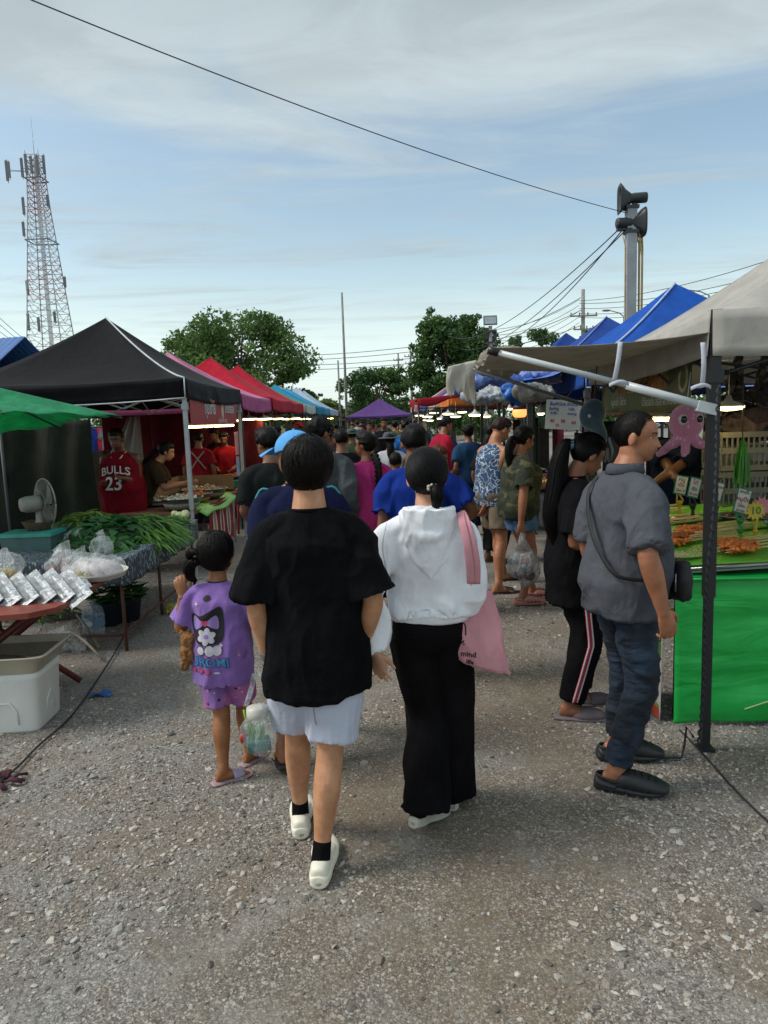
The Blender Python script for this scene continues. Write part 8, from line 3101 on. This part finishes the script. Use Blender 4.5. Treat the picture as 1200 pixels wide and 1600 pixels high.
for i in (0, 1):
 p.shoe(i, 'slide', mat('slide_black', '222024', .6), mat('slide_brown', '3c3430', .6), name='sandal')
t = thing('phone', 'black phone in the lowered hand of the person in the tank top', 'phone', p.root.matrix_basis @ (p.wri[1] * p.s) + Vector((.05, -.03, -.12)), R(-50))
MB().box((0, 0, 0), (.09, .012, .14), (0, R(50), 0)).build('phone_body', mat('phone_black', '101114', .2), t)
# --- people ahead in the lane
p = Person('broad person in a royal blue T-shirt walking away behind the white hoodie', (.205, 4.5), 0, 1.665, hands=((-.02, 4.42, .80), (.44, 4.62, .98)), w=1.0, fat=.035, skin='7a4f38', voxel=.009, head=(0, 2, 0), elbow=((-.8, -.6, 0), (1, -.6, -.3)), feet=((.12, 4.35, 0, 8, 0), (.32, 4.6, 0, 0, 0)))
p.hair(n=0, thick_=.012, low=-.01, back=-.05, messy=.6)
BT = cloth('tee_royal', '16307f', .12)
p.top(BT, sleeve=.78, sr=(.072, .078, .084), hem=.80, ease=.022, amp=.012, seed=20, collar=BT)
p.legs(cloth('shorts_dark', '23242a'), 'shorts', length=.9)
for i in (0, 1):
 p.shoe(i, 'clog', CLG, name='clog')
p = Person('person in a magenta T-shirt with a long dark braid, head turned left', (-.13, 6.15), 6, 1.60, w=.96, fat=.01, skin='85573e', voxel=.009, fem=1, head=(58, 0, 0), feet=((-.22, 6.1, 0, 0, 0), (-.06, 6.3, 0, 0, 0)))
p.face()
p.hair(n=0, style='back', thick_=.017, low=-.03, back=-.08, messy=.6, flow='back')
PK2 = cloth('tee_magenta', 'a8326f', .1)
p.top(PK2, sleeve=.85, sr=(.070, .078, .086), hem=.72, ease=.030, amp=.012, seed=22, collar=PK2)
p.legs(BLK, 'trousers', length=1.9)
sh0 = [p.T(Vector((.06, -.07, 1.50))), p.T(Vector((.085, -.135, 1.40))), p.T(Vector((.09, -.165, 1.28))), p.T(Vector((.09, -.160, 1.14))), p.T(Vector((.088, -.155, 1.02)))]
p.tail([v * p.s for v in sh0], [.03, .032, .028, .022, .010], name='braid', n=60)
q = MB()
for k in range(12):
 c = sh0[0].lerp(sh0[1], k / 3) if k < 3 else sh0[1].lerp(sh0[4], (k - 3) / 9)
 for sx in (-1, 1):
  q.ball((c + Vector((sx * .012, -.008, .012 * sx))) * p.s, (.020, .016, .024), 8, 6, Euler((0, sx * .6, 0)).to_matrix())
q.build('braid_plaits', p.hairmat('0d0b0a'), p.root, kind='stuff')
p = Person('person in a dark loose T-shirt at the food tables left of the cap', (-.86, 5.55), 20, 1.665, w=1.0, skin='7d5540', voxel=.009, head=(30, 14, 0), hands=((-1.1, 5.7, .95), None))
p.hair(n=0, thick_=.024, low=-.02, back=-.055, messy=1.2, seed=31)
p.face()
p.top(cloth('tee_charcoal', '1c1f1e', .2), sleeve=.85, sr=(.072, .08, .086), hem=.74, ease=.035, amp=.012, seed=24)
p.legs(BLK, 'trousers', length=1.9)
p = Person('person in a grey denim jacket with glasses looking right, behind the one in black', (-.53, 6.0), 0, 1.73, w=1.04, skin='7d5540', voxel=.010, head=(-42, 8, 0))
p.hair(n=0, thick_=.024, low=-.02, back=-.055, messy=1.3, seed=37)
p.face()
GJ = cloth('jacket_grey', '4a5054', .3, fs=14)
p.top(GJ, 'jacket', sleeve=1.9, sr=(.082, .080, .075, .065, .045), hem=.80, ease=.035, amp=.014, seed=26)
p.legs(BLK, 'trousers', length=1.9)
# --- vendors
p = Person('vendor in a red sleeveless basketball jersey with white lettering, standing behind the greens', (-3.04, 8.35), 176, 1.71, hands=(('L', -.12, .24, 1.13), ('L', .10, .24, 1.08)), bare_arms=True, w=1.10, fat=.06, skin='5e4030', voxel=.010, head=(0, 12, 0), hunch=6)
p.face()
p.hair(n=0, thick_=.014, low=.0, fringe=.05, back=-.04, messy=.8)
JR = cloth('jersey_red', '74111f', .15)
js = p.top(JR, 'jersey', tank=True, hem=.70, ease=.03, belly=.02, amp=.010, seed=30)
p.legs(BLK, 'shorts', length=.9)
bvj = bvh_of(js)
Mj = frame_at((0, .6, 1.14 * p.s), (-1, 0, 0))
for tx, s_, dy, b, m in (('BULLS', .125, .085, .006, I_K), ('BULLS', .125, .085, .001, I_W), ('23', .21, -.075, .010, I_K), ('23', .21, -.075, .003, I_W)):
 v, f = text_mesh(tx, s_, b)
 q = MB()
 project(q, [(a, c - (a * a * 1.2 if tx == 'BULLS' else 0) + dy, .001 if m is I_K else .003) for a, c, _ in v], f, Mj, bvj, .003, .03)
 q.build('lettering', m, js)
q = MB()
for sgn in (-1, 1):
 p.limbt(q, [p.T(Vector((sgn * .09, .0, 1.43))), p.T(Vector((sgn * .06, .085, 1.37))), p.T(Vector((0, .130, 1.29)))], [(.007, .005)] * 3, 4, 6)
q.build('neck_trim', I_W, js)
p = Person('vendor in a brown T-shirt with a ponytail leaning over the snack bowls', (-2.93, 8.62), -80, 1.62, hands=((-2.42, 8.85, 1.0), (-2.36, 8.5, 1.03)), w=.98, fat=.02, skin='a87a5c', voxel=.009, head=(4, 14, 0), lean=32, fem=1, elbow=((0, -.5, -1), (0, -.5, -1)))
p.face()
p.hair(n=0, style='back', thick_=.017, low=-.03, back=-.07, messy=.6, flow='back')
BR = cloth('tee_brown', '35291f', .15)
p.top(BR, sleeve=.8, sr=(.08, .085, .088), hem=.80, ease=.028, amp=.012, seed=33)
p.legs(BLK, 'trousers', length=1.9)
HM = p.HM
b0 = HM @ Vector((0, -.11, .01))
p.tail([b0, b0 + Vector((0, -.06, -.03)), b0 + Vector((0, -.16, -.14)), b0 + Vector((0, -.22, -.26)), b0 + Vector((0, -.24, -.34))], [.02, .03, .034, .028, .008], n=80)
def simple_person(label, loc, yaw, H, top, bottom, hair='short', skin='7d5540', head=(0, 0, 0), hands=None, w=1.0, fat=.01, group=None, voxel=.016, sleeve=.85, face=True, hem=.76, lean=0, hcol='0d0b0a', length=1.9, hat=None, bare=False, seed=1):
 p = Person(label, loc, yaw, H, hands=hands, w=w, fat=fat, skin=skin, voxel=voxel, lc=.82, hs=.95, head=head, group=group, lean=lean, fem=0 if hair == 'short' else 1)
 if face:
  p.face(eyes=False)
 if hair == 'short':
  p.hair(n=0, thick_=.016, low=-.005, back=-.05, messy=1, seed=seed, col=hcol)
 else:
  p.hair(n=0, style='back', thick_=.020, low=-.04, back=-.09, messy=.8, seed=seed, flow='back', col=hcol)
  if hair == 'long':
   b0 = p.HM @ Vector((0, -.10, -.02))
   p.tail([b0, b0 + Vector((0, -.03, -.08)), b0 + Vector((0, -.04, -.2)), b0 + Vector((0, -.02, -.32))], [.05, .06, .05, .02], n=0, col=hcol, name='long_hair')
 m = top if not isinstance(top, str) else cloth('top_' + top, top, .15)
 p.top(m, 'top', sleeve=sleeve, hem=hem, ease=.03, amp=.012, seed=seed * 3.3, sr=(.068, .074, .080) if sleeve < 1 else (.08, .075, .07, .06, .045))
 p.legs(cloth('bottom_' + bottom, bottom, .15), 'trousers', length=length, r=(.10, .095, .09, .085, .075))
 if hat:
  q = MB()
  q.lathe([(.19, .035), (.17, .045), (.105, .055), (.098, .10), (.07, .13), (.01, .137)], 20, (0, 0, 0), True, p.HM.to_3x3())
  q.v = [tuple(Vector(v) + p.hc * p.s) for v in q.v]
  q.build('hat', cloth('hat_' + hat, hat), p.root)
 return p
q = simple_person('vendor in red with crossed apron straps seen from behind, under the pink canopy', (-2.95, 11.6), 5, 1.60, '7a1420', '1a1a1c', 'short', head=(-10, 8, 0), voxel=.012)
c = MB()
for sgn in (-1, 1):
 q.limbt(c, [q.T(Vector((sgn * .11, -.135, 1.37))), q.T(Vector((-sgn * .0, -.165, 1.24))), q.T(Vector((-sgn * .13, -.15, 1.06)))], [(.013, .006)] * 3, 4, 6)
c.build('apron_straps', cloth('apron_grey', '8a8078'), q.root, kind='stuff')
simple_person('vendor in red with an apron facing the lane, left of the pink packets', (-2.66, 12.2), 185, 1.60, '8a1522', '3a3a3a', 'back', hands=(('L', -.12, .22, 1.0), ('L', .10, .24, 1.0)), head=(0, 20, 0), voxel=.012)
simple_person('vendor in a dark shirt bending between the two vendors in red', (-2.95, 12.9), 150, 1.66, '1e1a1c', '202020', 'short', head=(0, 20, 0), voxel=.014)
simple_person('shopper in bright blue far behind the vegetable stall, among hung clothes', (-5.7, 15.3), 100, 1.66, '1c56a8', '22242c', 'short', voxel=.016)
q = simple_person('vendor in a navy T-shirt behind the skewer stall, arms over the counter', (2.42, 5.85), 138, 1.74, '121a2c', '17181c', 'short', skin='5e4030', hands=((2.08, 5.55, 1.12), (2.25, 5.4, 1.12)), voxel=.009, head=(0, 18, 0), fat=.03, w=1.05)
c = MB()
c.lathe([(.028, -.012), (.034, 0), (.028, .012)], 14, q.wri[1] * q.s * .94 + q.elb[1] * q.s * .06)
c.build('wrist_watch', BLACKP, q.root)
simple_person('person in a white shirt at the far right edge behind the crates', (3.05, 5.9), 170, 1.68, 'a9aab0', '26262a', 'short', voxel=.012, head=(0, 10, 0))
# ================================================================== the crowd down the lane
CG = 'crowd further down the lane'
HD = lambda px, Y: at(px, 660, Y).x
simple_person('person in a plain black T-shirt walking away, left of the magenta T-shirt', (HD(532, 7.8), 7.8), 8, 1.62, '131316', '1c1c20', group=CG, voxel=.014, seed=2)
simple_person('person with black cap between the grey jacket and the black T-shirt', (HD(508, 8.9), 8.9), -30, 1.62, '2a2a2e', '1c1c20', group=CG, hat='1a1a1c', seed=3)
simple_person('person in a white sleeveless top and grey bucket hat right of the magenta T-shirt', (HD(608, 9.6), 9.6), 4, 1.53, 'b5b7bd', '3a4250', 'long', group=CG, hat='4f545a', sleeve=.2, seed=4)
simple_person('short person in a bright blue-green patterned shirt between magenta and royal blue shirts', (HD(616, 7.4), 7.4), 0, 1.36, '3f7f9a', '2a2a2c', group=CG, seed=5)
simple_person('child with reddish hair and a red collar line right of the royal blue shirt', (HD(680, 6.1), 6.1), -110, 1.47, 'a9473c', '3a3a40', group=CG, head=(-10, 8, 0), hcol='4a2a1c', voxel=.012, seed=6)
simple_person('shopper in a crimson T-shirt leaning toward the right stalls beneath the red awning', (HD(686, 11.3), 11.3), -70, 1.72, '9a1c34', '24262c', group=CG, head=(0, 15, 0), lean=8, seed=7, hcol='0b0b0c')
simple_person('small child in red floral clothes by the stall, left of the tattooed arm', (HD(708, 8.3), 8.3), -60, 1.10, '8a1f2c', '4a2a5a', group=CG, seed=8, hcol='3a2216')
simple_person('person with long black hair just behind the one in the tank top', (HD(770, 8.2), 8.2), -50, 1.62, '1a1a1e', '26262a', 'long', group=CG, seed=9)
simple_person('person in a teal T-shirt near the pink canopy posts', (HD(438, 10.3), 10.3), 30, 1.50, '1f5f5c', '2a2a30', 'long', group=CG, seed=10)
simple_person('person in a turquoise top with raised arm further down the left side', (HD(432, 13.2), 13.2), -20, 1.66, '2a8078', '2a2a30', group=CG, seed=11)
simple_person('person with a brown shirt facing the camera in the middle distance, left of centre', (HD(514, 14.5), 14.5), 184, 1.66, '5a4038', '2a2a30', 'back', group=CG, seed=12)
simple_person('person in an olive cap and green shirt in the middle distance', (HD(549, 12.4), 12.4), 4, 1.56, '3a4a34', '2a2a30', group=CG, hat='4a5a48', seed=13)
simple_person('person in a white T-shirt facing the camera in the middle distance', (HD(577, 17.5), 17.5), 180, 1.66, 'b9b9bc', '2a2a30', group=CG, seed=14)
simple_person('tall person in a black V-neck facing the camera in the middle distance', (HD(600, 15.5), 15.5), 178, 1.74, '151518', '2a2a30', group=CG, seed=15)
simple_person('person in a blue shirt walking away, right of the tall V-neck wearer', (HD(633, 14.0), 14.0), 0, 1.66, '2a5fa0', '2a2a30', group=CG, seed=16, skin='8a6248')
simple_person('person in a dark blue checked shirt near the left end of the red awning', (HD(655, 16.5), 16.5), 190, 1.70, '30405a', '2a2a30', group=CG, seed=17)
simple_person('person with a bright red cap beside the sky blue canopies', (HD(466, 17.0), 17.0), 0, 1.70, '8a8a90', '2a2a30', group=CG, hat='a81f2c', seed=18)
protos = []
for k, (yaw, hr, c, b, sk) in enumerate(((0, 'short', '3a4a6a', '22242a', '7d5540'), (180, 'short', '7a7a80', '2e2c30', '8f6449'), (10, 'back', '7a3040', '22242a', '8a5f46'), (175, 'long', '4a4440', '2e2c30', '9a6c50'))):
 q = simple_person('x', (0, 0), 0, 1.64, c, b, hr, skin=sk, group=CG, voxel=.026, seed=40 + k, face=False)
 protos.append((q.root, yaw, 'top_' + c))
TOPC = [('3a3f4a', 'slate'), ('8a3a3a', 'brick red'), ('a9a9a4', 'off-white'), ('24405f', 'dark blue'), ('5a5a30', 'olive'), ('16161a', 'black'), ('9a6a7a', 'dusty pink'), ('2f6a5a', 'sea green'), ('7a5a3a', 'tan'), ('55406a', 'violet')]
spots = [(-1.3, 18.6), (-.55, 19.5), (.25, 19.0), (.95, 18.8), (-1.1, 21.5), (-.2, 21.8), (.6, 21.2), (1.2, 22.4), (-1.4, 24.2), (-.7, 24.6), (.1, 24.0), (.85, 25.0), (-1.2, 27.5), (-.4, 27.0), (.4, 27.8), (1.1, 28.2), (-.9, 30.5), (0., 30.2), (.8, 31.0), (-1.3, 33), (-.3, 33.5), (.5, 33.8), (1.3, 34.2), (-.6, 36.3), (.3, 36.6), (1.0, 36.9), (-1.45, 15.8), (1.15, 13.0), (-1.35, 12.0), (1.25, 10.2)]
rg = random.Random(8)
for k, (x, y) in enumerate(spots):
 r_, yaw, mn = protos[(k * 3 + k // 4) % 4]
 c, cn = TOPC[(k * 7) % 10]
 o = r_ if (k < 0) else copy_tree(r_, None, {mn: cloth('top_' + c, c, .15)})
 o.location = (x + rg.uniform(-.12, .12), y, 0)
 o.rotation_euler = (0, 0, R(yaw + rg.uniform(-30, 30)))
 s_ = rg.uniform(.94, 1.05)
 o.scale = (s_, s_, s_)
 near = 'left edge' if x < -1 else 'left middle' if x < -.25 else 'centre' if x < .35 else 'right middle' if x < 1 else 'right edge'
 o['label'] = 'distant person, %s top, %s of the lane, %s' % (cn, near, 'level with the red canopies' if y < 17 else 'level with the green canopy' if y < 22 else 'level with the blue canopies' if y < 29 else 'close to the purple canopy')
 o['group'] = CG
for r_, _, _ in protos:
 for ch in list(r_.children_recursive):
  bpy.data.objects.remove(ch)
 bpy.data.objects.remove(r_)
